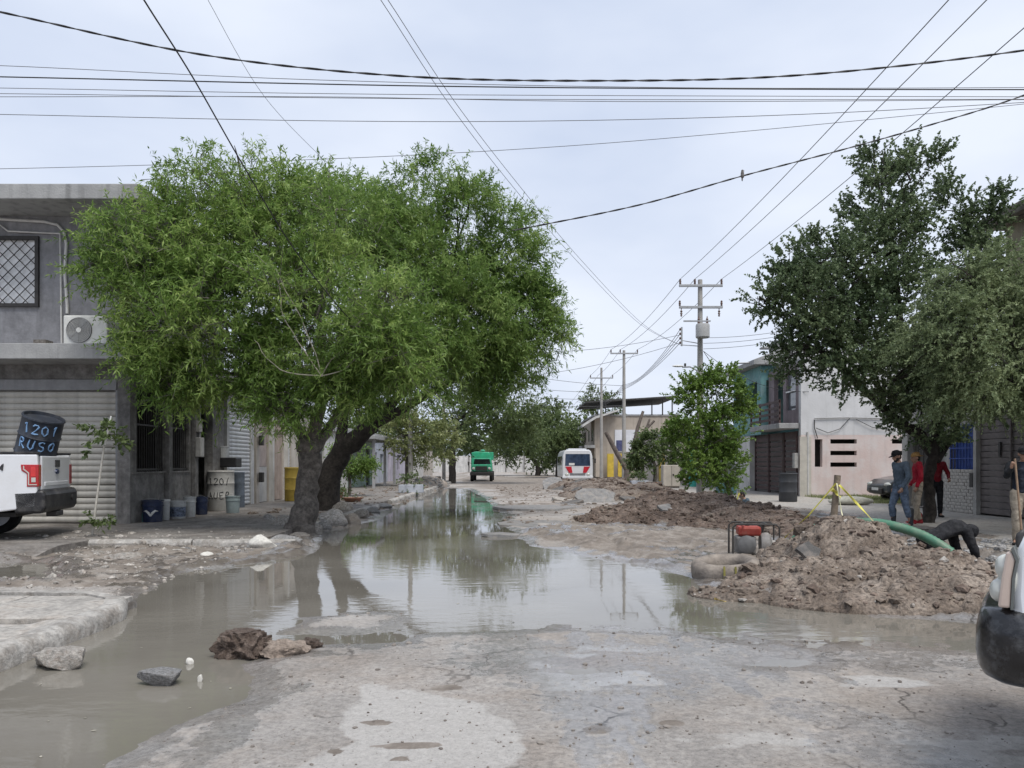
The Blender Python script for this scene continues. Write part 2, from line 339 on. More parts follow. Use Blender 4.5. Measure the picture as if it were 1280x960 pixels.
ca.data.foreach_set('color', np.stack([MUDM, np.clip(WET, 0, 1), PAL, np.ones_like(PAL)], -1).astype(np.float32).ravel())
def ground_mat(name='ground_mix'):
    m = bpy.data.materials.new(name); m.use_nodes = True; n = m.node_tree; b = n.nodes['Principled BSDF']; L = n.links.new
    g = n.nodes.new('ShaderNodeNewGeometry'); at = n.nodes.new('ShaderNodeAttribute'); at.attribute_name = 'zone'
    sp = n.nodes.new('ShaderNodeSeparateColor'); L(at.outputs['Color'], sp.inputs[0])
    def noise(s, d=6, r=.6):
        k = n.nodes.new('ShaderNodeTexNoise'); k.inputs['Scale'].default_value = s; k.inputs['Detail'].default_value = d; k.inputs['Roughness'].default_value = r; L(g.outputs['Position'], k.inputs['Vector']); return k.outputs['Fac']
    def ramp(f, *st):
        k = n.nodes.new('ShaderNodeValToRGB'); e = k.color_ramp.elements; e[0].position, e[0].color = st[0][0], (*st[0][1], 1); e[1].position, e[1].color = st[-1][0], (*st[-1][1], 1)
        for p, c in st[1:-1]: q = e.new(p); q.color = (*c, 1)
        L(f, k.inputs['Fac']); return k.outputs['Color']
    def mix(f, a, c, mode='MIX'):
        k = n.nodes.new('ShaderNodeMix'); k.data_type = 'RGBA'; k.blend_type = mode
        if isinstance(f, float): k.inputs[0].default_value = f
        else: L(f, k.inputs[0])
        L(a, k.inputs[6]); L(c, k.inputs[7]) if not isinstance(c, tuple) else setattr(k.inputs[7], 'default_value', (*c, 1)); return k.outputs[2]
    big, fine, spk = noise(.7, 7), noise(22, 8, .75), noise(75, 5, .8)
    asph = ramp(big, (.3, (.27, .25, .23)), (.5, (.36, .335, .31)), (.7, (.46, .43, .40)))
    asph = mix(.6, asph, ramp(fine, (.3, (.25, .25, .25)), (.52, (.95, .95, .95)), (.72, (1.5, 1.5, 1.48))), 'MULTIPLY')
    asph = mix(.75, asph, ramp(spk, (.34, (.35, .35, .35)), (.44, (.95, .95, .95)), (.62, (1.03, 1.03, 1.03)), (.72, (1.45, 1.45, 1.42))), 'MULTIPLY')
    tint = ramp(noise(.45, 9, .7), (.44, (0, 0, 0)), (.6, (1, 1, 1))); asph = mix(tint, asph, mix(1.0, asph, (.88, .82, .765), 'MULTIPLY'))
    vo = n.nodes.new('ShaderNodeTexVoronoi'); vo.feature = 'DISTANCE_TO_EDGE'; vo.inputs['Scale'].default_value = .75; ds = n.nodes.new('ShaderNodeMix'); ds.data_type = 'RGBA'; ds.blend_type = 'LINEAR_LIGHT'; ds.inputs[0].default_value = .28
    nd = n.nodes.new('ShaderNodeTexNoise'); nd.inputs['Scale'].default_value = 2.5; nd.inputs['Detail'].default_value = 7; L(g.outputs['Position'], nd.inputs['Vector']); L(g.outputs['Position'], ds.inputs[6]); L(nd.outputs['Color'], ds.inputs[7]); L(ds.outputs[2], vo.inputs['Vector'])
    ck = ramp(vo.outputs['Distance'], (.004, (.35, .34, .33)), (.012, (1, 1, 1))); asph = mix(ramp(noise(.6, 4), (.48, (0, 0, 0)), (.6, (1, 1, 1))), asph, mix(1.0, asph, ck, 'MULTIPLY'))
    pale = mix(.5, ramp(fine, (.3, (.36, .34, .318)), (.7, (.53, .508, .48))), ramp(spk, (.36, (.45, .45, .45)), (.5, (1, 1, 1))), 'MULTIPLY')
    mud = mix(.55, ramp(noise(2.2, 8, .7), (.3, (.13, .108, .088)), (.5, (.225, .193, .163)), (.7, (.38, .345, .308))), ramp(fine, (.3, (.55, .52, .5)), (.7, (1.2, 1.2, 1.2))), 'MULTIPLY')
    def crisp(o_, w=.9, lo=.42, hi=.58):
        a_ = n.nodes.new('ShaderNodeMath'); a_.operation = 'MULTIPLY_ADD'; L(noise(9, 8, .75), a_.inputs[0]); a_.inputs[1].default_value = w; L(o_, a_.inputs[2])
        q = n.nodes.new('ShaderNodeMapRange'); q.interpolation_type = 'SMOOTHSTEP'; L(a_.outputs[0], q.inputs[0]); q.inputs[1].default_value = lo + w*.5; q.inputs[2].default_value = hi + w*.5; return q.outputs[0]
    wetf = crisp(sp.outputs[1], 1.5, .3, .7)
    c = mix(crisp(sp.outputs[2], 1.3, .2, .8), asph, pale); c = mix(crisp(sp.outputs[0], 1.1, .36, .64), c, mud)
    dark = mix(1.0, c, (.70, .72, .75), 'MULTIPLY'); c = mix(wetf, c, dark)
    L(c, b.inputs['Base Color'])
    rr = n.nodes.new('ShaderNodeMapRange'); L(wetf, rr.inputs[0]); rr.inputs[3].default_value = .9; rr.inputs[4].default_value = .09
    r2 = n.nodes.new('ShaderNodeMath'); r2.operation = 'MULTIPLY_ADD'; L(fine, r2.inputs[0]); r2.inputs[1].default_value = .22; L(rr.outputs[0], r2.inputs[2]); r3 = n.nodes.new('ShaderNodeMath'); r3.operation = 'SUBTRACT'; L(r2.outputs[0], r3.inputs[0]); r3.inputs[1].default_value = .1
    L(r3.outputs[0], b.inputs['Roughness']); b.inputs['Specular IOR Level'].default_value = .6
    bh = n.nodes.new('ShaderNodeMath'); bh.operation = 'ADD'; L(fine, bh.inputs[0]); L(spk, bh.inputs[1])
    bp = n.nodes.new('ShaderNodeBump'); bp.inputs['Strength'].default_value = .8; bp.inputs['Distance'].default_value = .014; bs_ = n.nodes.new('ShaderNodeMapRange'); L(wetf, bs_.inputs[0]); bs_.inputs[3].default_value = .85; bs_.inputs[4].default_value = .16; L(bs_.outputs[0], bp.inputs['Strength']); L(bh.outputs[0], bp.inputs['Height']); L(bp.outputs[0], b.inputs['Normal'])
    return m
GM = ground_mat()
tag(link('ground', gme, GM, smooth=0.0), kind='structure')
gme.polygons.foreach_set('use_smooth', np.ones(len(gme.polygons), bool))
# ---------------------------------------------------------------- water
wm = bpy.data.materials.new('murky_water'); wm.use_nodes = True; n = wm.node_tree; b = n.nodes['Principled BSDF']
b.inputs['Base Color'].default_value = (.15, .14, .118, 1); b.inputs['Roughness'].default_value = .02; b.inputs['IOR'].default_value = 1.4; b.inputs['Specular IOR Level'].default_value = .65
g = n.nodes.new('ShaderNodeNewGeometry'); mp = n.nodes.new('ShaderNodeMapping'); mp.inputs['Scale'].default_value = (1.0, 1.9, 1); n.links.new(g.outputs['Position'], mp.inputs['Vector'])
n1 = n.nodes.new('ShaderNodeTexNoise'); n1.inputs['Scale'].default_value = 3.2; n1.inputs['Detail'].default_value = 5; n.links.new(mp.outputs[0], n1.inputs['Vector'])
n2 = n.nodes.new('ShaderNodeTexNoise'); n2.inputs['Scale'].default_value = .45; n2.inputs['Detail'].default_value = 2; n.links.new(g.outputs['Position'], n2.inputs['Vector'])
r_ = n.nodes.new('ShaderNodeMapRange'); n.links.new(n2.outputs['Fac'], r_.inputs[0]); r_.inputs[1].default_value = .4; r_.inputs[2].default_value = .68; r_.inputs[3].default_value = .02; r_.inputs[4].default_value = .22
bp = n.nodes.new('ShaderNodeBump'); bp.inputs['Distance'].default_value = .02; n.links.new(r_.outputs[0], bp.inputs['Strength']); n.links.new(n1.outputs['Fac'], bp.inputs['Height']); n.links.new(bp.outputs[0], b.inputs['Normal'])
cr = n.nodes.new('ShaderNodeValToRGB'); cr.color_ramp.elements[0].position = .35; cr.color_ramp.elements[0].color = (.145, .133, .112, 1); cr.color_ramp.elements[1].position = .65; cr.color_ramp.elements[1].color = (.20, .185, .158, 1)
n.links.new(n2.outputs['Fac'], cr.inputs['Fac']); n.links.new(cr.outputs['Color'], b.inputs['Base Color'])
WM = wm
gx, gy = np.meshgrid(np.linspace(-13.5, 6.4, 30), np.linspace(2.0, 52, 60)); ii = np.arange(gx.size).reshape(gx.shape)
wme = npmesh('water', np.stack([gx, gy, np.full_like(gx, ZW)], -1).reshape(-1, 3), np.stack([ii[:-1,:-1], ii[:-1,1:], ii[1:,1:], ii[1:,:-1]], -1).reshape(-1, 4))
tag(link('flood_water', wme, wm), kind='structure')

# ---------------------------------------------------------------- pavements
CONC = mat('pale_concrete', (.44, .415, .38), .85, .2, 2.5, .45, 45, dirt_amt=.6, dirt=(.24, .20, .165), fine=.35, fs=16)
CONCD = mat('dirty_concrete', (.25, .23, .21), .85, .25, 1.8, .5, 30, dirt_amt=.6, dirt=(.12, .098, .08), fine=.4, fs=14)
KERBM = mat('kerb_concrete', (.43, .41, .38), .82, .22, 3.5, .5, 50, dirt_amt=.6, dirt=(.2, .17, .14), fine=.35, fs=16)
def sheet(name, poly_in, zf, m, parent=None, step=.12, x0=0, x1=1, y0=0, y1=1, skirt=.3):
    """rough-topped slab on a grid inside a rectangle, with a skirt down to the ground"""
    gx, gy = np.meshgrid(np.linspace(x0, x1, max(2, int((x1-x0)/step))), np.linspace(y0, y1, max(2, int((y1-y0)/step))))
    gz = zf(gx, gy); gz = gz.copy()
    ii = np.arange(gx.size).reshape(gx.shape); V = np.stack([gx, gy, gz], -1).reshape(-1, 3)
    Fq = np.stack([ii[:-1,:-1], ii[:-1,1:], ii[1:,1:], ii[1:,:-1]], -1).reshape(-1, 4).tolist()
    ring = list(ii[0, :]) + list(ii[1:, -1]) + list(ii[-1, -2::-1]) + list(ii[-2:0:-1, 0]); k = len(V)
    V2 = V[ring].copy(); V2[:, 2] -= skirt; V = np.vstack([V, V2]); m_ = len(ring)
    Fq += [(ring[i], k + i, k + (i+1) % m_, ring[(i+1) % m_]) for i in range(m_)]
    me = npmesh(name, V, np.array(Fq)); return link(name, me, m, parent, smooth=.7)
# far left pavement in front of the corner house, and along the street
SWL = tag(sheet('pavement_left', None, lambda X, Y: .15 + .012 * fbm(X*1.2, Y*1.2, 0., 4) - .06 * sst(fbm(X*.7, Y*.7, 0., 3, 1) * sst(X, -8, -6.5) * (1 - sst(Y, 20, 22)), .1, .35), CONCD, step=.1, x0=-30, x1=-4.75, y0=14.5, y1=62), kind='structure')
SWR = tag(sheet('pavement_right', None, lambda X, Y: .15 + .01 * fbm(X*1.1, Y*1.1, 0., 4, 2), CONC, step=.14, x0=8.2, x1=13.05, y0=9.5, y1=64), kind='structure')
tag(sheet('driveway', None, lambda X, Y: .15 * sst(Y, 12.3, 13.5) - .05 + .05 * sst(Y, 12.3, 13.0) + .02 * fbm(X*1.2, Y*1.2, 0., 4), CONCD, step=.1, x0=-30, x1=-7.9, y0=12.2, y1=14.497), kind='structure')
# raised kerb lengths along the left pavement, each a piece
def kerb_piece(L, wd=.18, h=.2, seed=0):
    rg = random.Random(seed); mb = MB(); n = 7
    prof = [(0, 0), (wd, 0), (wd, h * .7), (wd * .8, h * .93), (wd * .5, h), (0, h)]
    v = []; 
    for i in range(n):
        for (a, c) in prof: v.append((a + rg.uniform(-.012, .012), L * i / (n-1), c + (rg.uniform(-.012, .006) if c > 0 else 0)))
    k = len(prof); f = [(i*k + j, i*k + (j+1) % k, (i+1)*k + (j+1) % k, (i+1)*k + j) for i in range(n-1) for j in range(k)] + [tuple(range(k)), tuple((n-1)*k + j for j in range(k))]
    return mb.add(v, f).mesh('kerb_stone')
kps = [kerb_piece(1.9, seed=s) for s in range(3)]
yy = 17.6; i = 0
while yy < 60:
    if i not in (1, 5): link('kerb_stone', kps[i % 3], KERBM, SWL, (-4.74 + random.uniform(-.03, .03), yy, -.03), (R(random.uniform(-1, 1)), 0, R(random.uniform(-1.5, 1.5))), smooth=.6)
    yy += 1.95; i += 1
xx = -7.9
while xx < -5.3:
    link('kerb_stone', kps[i % 3], KERBM, SWL, (xx, 14.48, -.04), (0, 0, R(-90 + random.uniform(-1.5, 1.5))), smooth=.6); xx += 1.95; i += 1
yy = 9.6; i = 0
while yy < 62:
    if not (11 < yy < 15 or 22 < yy < 28) : link('kerb_stone', kps[i % 3], KERBM, SWR, (8.2, yy, -.03), (0, 0, 0), smooth=.6).scale = (-1, 1, 1)
    yy += 1.95; i += 1
# near left corner pavement: rounded kerb nose, slabs with open joints
CP = tag(link('corner_pavement', npmesh('corner_pavement', np.array([[-14, 2.0, .06], [-4.2, 2.0, .06], [-4.2, 8.6, .06], [-14, 8.6, .06], [-14, 2.0, -.2], [-4.2, 2.0, -.2], [-4.2, 8.6, -.2], [-14, 8.6, -.2]]), np.array([[0,1,2,3],[4,5,1,0],[5,6,2,1],[6,7,3,2],[7,4,0,3]])), CONCD), kind='structure')
rg = random.Random(3)
def slab_piece(x0, x1, y0, y1, z0, z1, seed, cut=0.0):
    nx, ny = max(3, int((x1-x0)/.06)), max(3, int((y1-y0)/.06))
    gx, gy = np.meshgrid(np.linspace(x0, x1, nx), np.linspace(y0, y1, ny))
    edge = np.minimum(np.minimum(gx - x0, x1 - gx), np.minimum(gy - y0, y1 - gy))
    gz = z1 + .006 * fbm(gx*3 + seed, gy*3, 0., 3) - .012 * (1 - sst(edge, 0, .03)) - .05 * sst(fbm(gx*.9 + seed, gy*1.3 + seed, 0., 4, 1), .18, .4) * cut
    ii = np.arange(gx.size).reshape(gx.shape); V = np.stack([gx, gy, gz], -1).reshape(-1, 3); ring = list(ii[0, :]) + list(ii[1:, -1]) + list(ii[-1, -2::-1]) + list(ii[-2:0:-1, 0]); k = len(V)
    Fq = np.stack([ii[:-1,:-1], ii[:-1,1:], ii[1:,1:], ii[1:,:-1]], -1).reshape(-1, 4).tolist(); V2 = V[ring].copy(); V2[:, 2] = z0; V = np.vstack([V, V2]); m_ = len(ring)
    Fq += [(ring[i], k + i, k + (i+1) % m_, ring[(i+1) % m_]) for i in range(m_)]
    return npmesh('paving_slab', V, np.array(Fq))
slabs = [(-5.35, -4.22, 7.3, 8.55), (-6.9, -5.37, 7.32, 8.57), (-8.6, -6.92, 7.3, 8.56), (-10.4, -8.62, 7.3, 8.56), (-5.36, -4.22, 5.9, 7.28), (-6.9, -5.38, 5.85, 7.3), (-8.6, -6.92, 5.8, 7.28), (-5.35, -4.22, 4.3, 5.88), (-6.9, -5.37, 4.3, 5.83)]
for k, s in enumerate(slabs): link('paving_slab', slab_piece(*s, .04, .125, k * 3.1, 1.0 if k in (1, 4, 5, 8) else .4), CONC, CP, smooth=.6)
kp = [(-4.06, 2.3), (-4.06, 7.4), (-4.1, 7.9), (-4.3, 8.35), (-4.7, 8.62), (-5.4, 8.7), (-9, 8.75)]
def rounded_kerb(path, wd, h, name, parent, seed=0):
    P = [Vector((a, b, 0)) for a, b in path]; pts = []
    for a, b_ in zip(P[:-1], P[1:]):
        m_ = max(1, int((b_ - a).length / .08)); pts += [a.lerp(b_, t / m_) for t in range(m_)]
    pts.append(P[-1]); prof = [(-wd/2, -.12), (-wd/2 - .015, h*.45), (-wd*.38, h*.88), (-wd*.1, h), (wd*.3, h), (wd/2, h*.97), (wd/2, -.12)]
    V = []; 
    for i, p in enumerate(pts):
        t = (pts[min(i+1, len(pts)-1)] - pts[max(i-1, 0)]).normalized(); nn = Vector((t.y, -t.x, 0))
        for (a, c) in prof:
            q = p + nn * (-a) ; V.append((q.x, q.y, c + .002 * random.uniform(-1, 1) * (c > 0)))
    k = len(prof); Fq = [(i*k + j, i*k + j + 1, (i+1)*k + j + 1, (i+1)*k + j) for i in range(len(pts)-1) for j in range(k-1)]
    V = np.array(V); a = fbm(V[:, 0]*5, V[:, 1]*5, 0., 3); V[:, 2] += np.where(V[:, 2] > 0, .006 * a, 0); V[:, 0] += .006 * a
    return link(name, npmesh(name, V, np.array(Fq)), KERBM, parent, smooth=1.2)
rounded_kerb(kp, .2, .15, 'rounded_kerb', CP)
# grass verge beside the pink wall
def grass(name, x0, x1, y0, y1, nbl, label, hmax=.16, z=.16):
    bx, by = RNG.uniform(x0, x1, nbl), RNG.uniform(y0, y1, nbl); keep = fbm(bx * 1.3, by * 1.3, 0., 3) > -.25; bx, by = bx[keep], by[keep]; k = len(bx)
    h = hmax * RNG.uniform(.4, 1, k); a = RNG.uniform(0, 6.28, k); l = RNG.uniform(0, .09, k); wv = .008
    c, s = np.cos(a), np.sin(a); zz = np.full(k, z)
    V = np.stack([np.stack([bx - s*wv, by + c*wv, zz], -1), np.stack([bx + s*wv, by - c*wv, zz], -1), np.stack([bx + c*l, by + s*l, zz + h], -1)], 1).reshape(-1, 3)
    return tag(link(name, npmesh(name, V, np.arange(3*k).reshape(-1, 3)), MATS['grass_blades']), label, 'grass', kind='stuff')
leafmat('grass_blades', (.10, .13, .05), (.17, .20, .08), (.26, .27, .13), .3)
grass('verge_grass', 12.35, 15.6, 26.8, 32.5, 9000, 'short patchy green grass in front of the pink slotted wall')

# ---------------------------------------------------------------- dirt mounds
DIRT = mat('clay_dirt', (.205, .166, .134), .92, .3, 2.2, 1.0, 30, col2=(.095, .072, .056), dirt=(.30, .255, .215), dirt_amt=.5, fine=.6, fs=24)  # fine noise on both clays paints dark crevice shade into the colour
DIRTD = mat('dark_clay', (.15, .11, .087), .9, .3, 2, 1.0, 26, col2=(.065, .046, .036), dirt=(.27, .22, .185), dirt_amt=.45, fine=.6, fs=18)
STONE = mat('pale_stone', (.46, .43, .39), .9, .3, 6, .9, 30, dirt=(.25, .19, .15), dirt_amt=.5, fine=.45, fs=30)
STONEG = mat('grey_stone', (.40, .395, .39), .9, .35, 8, .9, 40, dirt=(.16, .14, .12), dirt_amt=.5, fine=.45, fs=34)
def mound(name, label, x0, x1, y0, y1, bumps, step, nclod, seed, m, cat='dirt mound', cmax=.10):
    rg = np.random.default_rng(seed); gx, gy = np.meshgrid(np.arange(x0, x1, step), np.arange(y0, y1, step))
    z = np.zeros_like(gx)
    for (cx, cy, rx, ry, ang, h) in bumps:
        ca, sa = math.cos(R(ang)), math.sin(R(ang)); u = ((gx-cx)*ca + (gy-cy)*sa) / rx; v = (-(gx-cx)*sa + (gy-cy)*ca) / ry
        z = np.maximum(z, h * np.clip(1 - (u*u + v*v), 0, 1) ** .8) + .25 * h * np.clip(1 - (u*u + v*v), 0, 1)
    body = sst(z, 0, .12)
    z = z + body * (.13 * fbm(gx*1.6, gy*1.6, seed*1.3, 5) + .05 * fbm(gx*7, gy*7, seed*1.7, 4, 1))
    z0_ = z.copy()
    for _ in range(nclod):
        cx, cy = rg.uniform(x0, x1), rg.uniform(y0, y1); i, j = int((cy - y0) / step), int((cx - x0) / step)
        if i >= z.shape[0] or j >= z.shape[1] or z0_[i, j] < .03: continue
        r = min(cmax, .02 + rg.exponential(.022)); k = int(r / step) + 2; sl = (slice(max(0, i-k), i+k+1), slice(max(0, j-k), j+k+1))
        d2 = (gx[sl]-cx)**2 + ((gy[sl]-cy) * rg.uniform(.8, 1.3))**2; q = np.sqrt(np.clip(r*r - d2, 0, None))
        z[sl] = np.where(q > 0, np.maximum(z[sl], z0_[i, j] + q * rg.uniform(.6, 1.1) - r*.1), z[sl])
    z = np.where(z0_ < .012, -.22, z) + (-.02)
    keep = z0_ >= 0.004; kc = keep[:-1,:-1] | keep[1:,:-1] | keep[:-1,1:] | keep[1:,1:]
    ii = np.arange(gx.size).reshape(gx.shape); Fq = np.stack([ii[:-1,:-1], ii[:-1,1:], ii[1:,1:], ii[1:,:-1]], -1)[kc]
    jx = gx + body * .35 * step * rg.uniform(-1, 1, gx.shape); jy = gy + body * .35 * step * rg.uniform(-1, 1, gx.shape)
    V = np.stack([jx, jy, z], -1).reshape(-1, 3); used, inv = np.unique(Fq, return_inverse=True); V = V[used]; Fq = inv.reshape(-1, 4)
    c = V.mean(0); c[2] = 0; V = V - c
    o = tag(link(name, npmesh(name, V, Fq), m, None, tuple(c), smooth=.9), label, cat)
    o['top'] = 0
    del o['top']
    return o, (lambda px_, py_: float(z[min(z.shape[0]-1, max(0, int((py_-y0)/step))), min(z.shape[1]-1, max(0, int((px_-x0)/step)))]))
M1, h1 = mound('dirt_mound', 'tall mound of wet brown clay beside the old tyre and red pump', 1.9, 8.3, 7.0, 13.2,
  [(4.75, 10.9, 1.0, 1.0, 0, .62), (5.15, 10.1, 1.3, 1.1, -20, .38), (3.9, 9.9, 1.3, .85, 20, .26), (4.4, 8.8, 1.6, .8, -8, .22), (5.6, 8.9, 1.3, 1.0, 0, .22), (6.4, 9.8, 1.1, 1.1, 0, .13), (3.1, 9.2, 1.0, .45, -10, .09), (4.5, 11.7, .8, .8, 0, .35), (6.9, 10.9, 1.2, .5, 20, .06)], .034, 5200, 5, DIRT)
M2, h2 = mound('dirt_mound', 'long ridge of dark brown spoil heaped beside the trench', 1.4, 8.1, 15.0, 27.5,
  [(3.0, 20.6, 1.4, 1.6, 0, .34), (4.4, 22.0, 1.5, 2.2, 10, .58), (5.5, 22.0, 1.4, 2.6, 0, .56), (6.0, 20.0, 1.3, 2.2, 0, .42), (6.2, 17.8, 1.1, 2.0, 0, .36), (6.3, 16.2, .9, 1.1, 0, .25), (6.2, 24.5, 1.0, 2.2, 0, .42), (5.0, 19.0, 1.3, 1.0, 0, .22)], .06, 3600, 8, DIRTD, cmax=.16)
M3, h3 = mound('dirt_mound', 'low far heap of earth and broken asphalt beside the parked white bus', 1.0, 8.0, 31, 54,
  [(3.8, 36, 1.7, 2.4, 0, .28), (5.5, 33.5, 1.6, 2.0, 0, .40), (4.6, 43, 1.8, 4.5, 0, .50), (3.2, 47, 1.3, 3.0, 0, .42), (6.0, 46, 1.6, 5, 0, .55), (6.6, 38, 1.2, 3.2, 0, .50)], .12, 2200, 4, DIRT, cmax=.3)
M4, h4 = mound('rubble_heap', 'heap of grey dirt and rubble on the left pavement near the leaning pole', -7.6, -4.0, 44, 56, [(-5.4, 50, 1.2, 4.0, 0, .55), (-6.2, 47.0, 1.0, 1.4, 0, .3)], .12, 900, 9, mat('grey_rubble', (.33, .29, .25), .92, .3, 3, .6, 20, col2=(.16, .13, .11)), 'rubble', .3)
# ---------------------------------------------------------------- stones, slabs, clods
def rock_mesh(seed, sub=3, rough=.22, flat=1.0, cut=True, top=None):
    bm = bmesh.new(); bmesh.ops.create_icosphere(bm, subdivisions=sub, radius=1.0); V = np.array([v.co[:] for v in bm.verts])
    rg = np.random.default_rng(seed)
    if cut:
        for _ in range(9):
            nrm = rg.normal(size=3); nrm /= np.linalg.norm(nrm); d = rg.uniform(.55, .85); t = V @ nrm; over = np.clip(t - d, 0, None); V = V - np.outer(over * .93, nrm)
    f = fbm(V[:, 0]*2 + seed, V[:, 1]*2, V[:, 2]*2 + 3, 4); V = V * (1 + rough * f)[:, None]
    if not cut: V = V * (1 + rough * .55 * fbm(V[:, 0]*5.5 + seed, V[:, 1]*5.5, V[:, 2]*5.5 + 9, 3, 1))[:, None]
    if top: V[:, 2] = np.where(V[:, 2] > top, top + (V[:, 2] - top) * .12, V[:, 2])
    V[:, 2] *= flat
    for v, p in zip(bm.verts, V): v.co = p
    me = bpy.data.meshes.new('stone'); bm.to_mesh(me); bm.free(); return me
def rock(name, label, cat, px, py, wpx, hpx, seed, m, z=0.0, depth=None, group=None, rough=.22, sub=4, cut=True, rzd=0, top=None):
    X, Y = W(px, py, z); sx = wpx / 2 * Y / F; sz = hpx * Y / F / 1.55
    o = link(name, rock_mesh(seed, sub, rough, 1.0, cut, top), m, None, (X, Y + sx*.3, z + sz*.42), (0, 0, R(rzd)), smooth=.75); o.scale = (sx, depth or sx*.75, sz)
    return tag(o, label, cat, group)
rock('stone', 'rough pale stone in the flood water beside the rounded kerb', 'stone', 71, 836, 76, 36, 23, STONE, ZW, rough=.3, top=.55)
rock('stone', 'flat topped grey concrete lump alone in the flood water', 'stone', 198, 857, 60, 30, 5, STONEG, ZW, rough=.12, top=.45)
rock('clay_clod', 'dark brown crumbly clay clod at the water edge', 'clod', 300, 822, 62, 42, 8, DIRTD, ZW, rough=.6, cut=False, sub=5, top=.75)
rock('clay_clod', 'pale flattened clay clod beside the dark brown one', 'clod', 352, 822, 56, 22, 13, mat('pale_clay', (.42, .34, .28), .9, .3, 8, .8, 40), ZW, rough=.4, cut=False)
rock('clay_clod', 'small broken brown clod between the pale clay and the wet asphalt', 'clod', 384, 812, 30, 14, 17, DIRTD, ZW, rough=.5, cut=False)
rock('pebble', 'small round white pebble standing out of the flood water', 'stone', 237, 830, 11, 9, 3, mat('white_stone', (.62, .60, .55), .8, .15, 8), ZW, sub=3)
rock('pebble', 'slim white fragment sticking out of the water below the round pebble', 'stone', 249, 852, 7, 11, 4, MATS['white_stone'], ZW, sub=3)
LR = [('stone', 'white topped boulder at the water edge beside the tree pit', 325, 690, 40, 26, 31, MATS['white_stone']), ('stone', 'pale blocky stone leaning on the tree trunk', 352, 664, 36, 24, 32, STONE), ('stone', 'grey flat stone lying between the white boulder and the tree roots', 352, 684, 50, 16, 33, STONEG), ('stone', 'small white stone on the mud bank by the corner pavement', 258, 697, 18, 8, 34, MATS['white_stone']),
      ('stone', 'long pale slab of rubble on the mud bank behind the rounded kerb', 150, 700, 52, 11, 35, STONE), ('stone', 'square grey block in the ring of stones around the tree', 412, 658, 44, 24, 36, STONEG), ('stone', 'upright brownish block at the end of the stone ring by the tree', 428, 645, 26, 20, 37, STONE), ('stone', 'flat grey slab lying in the dug hole of the left pavement', 272, 672, 50, 7, 38, STONEG)]
for nm, lb, px, py, wp, hp, sd_, m in LR: rock(nm, lb, 'stone', px, py, wp, hp, sd_, m, .0)
rg = random.Random(12)
for k, (px, py, wp, hp) in enumerate(((300, 668, 26, 9), (335, 655, 24, 13), (372, 676, 30, 14), (392, 668, 32, 16), (404, 662, 26, 14), (438, 655, 28, 14), (452, 648, 24, 12), (466, 642, 22, 9), (340, 672, 18, 9), (285, 684, 20, 8), (232, 690, 18, 7), (205, 702, 22, 7), (120, 695, 24, 8), (90, 702, 18, 6), (310, 694, 16, 7), (176, 690, 14, 6), (480, 636, 20, 8), (60, 692, 16, 6))):
    rock('rubble_stone', 'loose rubble stone lying along the muddy edge before the left pavement', 'stone', px, py, wp, hp, 60 + k, (STONE, STONEG, MATS['dirty_concrete'])[k % 3], .0, group='rubble along the left edge', sub=3)
# broken asphalt plates
ASPM = mat('broken_asphalt', (.25, .245, .24), .9, .2, 5, .7, 60, dirt=(.36, .31, .26), dirt_amt=.45)
ASPD = mat('dark_asphalt', (.13, .125, .12), .85, .25, 5, .7, 60, dirt=(.28, .23, .19), dirt_amt=.4)
def plate(label, px, py, Y, wd, dp, tilt, seed, m, th=.09, rzd=0, zoff=0.0, group=None, name='asphalt_slab'):
    rg = random.Random(seed); n_ = 11; poly = []
    for i in range(n_):
        a = 2*math.pi*i/n_; r = rg.uniform(.72, 1.08); poly.append((math.cos(a)*wd/2*r, math.sin(a)*dp/2*r))
    bm = bmesh.new(); lo = [bm.verts.new((x_, y_, -th + rg.uniform(-.01, .01))) for x_, y_ in poly]; hi = [bm.verts.new((x_*.98, y_*.98, rg.uniform(-.006, .006))) for x_, y_ in poly]
    bm.faces.new(lo[::-1]); bm.faces.new(hi)
    for i in range(n_): bm.faces.new((lo[i], lo[(i+1) % n_], hi[(i+1) % n_], hi[i]))
    bmesh.ops.recalc_face_normals(bm, faces=bm.faces); me = bpy.data.meshes.new(name); bm.to_mesh(me); bm.free()
    p = A(px, py, Y); o = link(name, me, m, None, (p.x, p.y, p.z + zoff), (R(tilt[0]), R(tilt[1]), R(rzd)))
    return tag(o, label, 'asphalt slab', group)
plate('large light grey asphalt slab tilted up on the far dirt heap', 745, 620, 31, 1.9, 1.2, (38, 6), 1, ASPM)
plate('long dark asphalt slab poking from the far heap beside the bus', 702, 611, 44, 3.0, 1.2, (20, -22), 2, ASPD, .16)
plate('grey asphalt slab standing on top of the far heap', 690, 604, 46, 1.6, 1.5, (34, -14), 3, ASPM, .16)
plate('narrow brown stained slab leaning on the far heap', 716, 614, 38, 1.2, .5, (25, -30), 4, ASPD)
plate('dark upturned slab on the right shoulder of the far heap', 795, 626, 29, 1.3, .7, (22, 12), 5, ASPD)
plate('flat grey slab lying on the long brown ridge', 838, 634, 20.6, .75, .5, (24, 5), 6, ASPM)
plate('small dark slab at the foot of the tilted light grey slab', 715, 627, 30, 1.1, .6, (12, -8), 7, ASPD, .12)
plate('pale chunk at the foot of the far heap', 700, 623, 32, .8, .5, (16, 10), 12, STONE, .12)
plate('dark slab half buried on the crest of the tall clay mound', 1012, 688, 10.2, .36, .3, (55, 20), 8, ASPD, .05)
plate('pale flake on the left flank of the tall clay mound', 1035, 676, 11.0, .34, .25, (40, 5), 9, STONE, .04)
plate('wide low plate of old asphalt lying flat across the carriageway', 672, 655, 20.0, 2.2, 2.6, (0, 0), 10, ASPM, .08, zoff=.02)
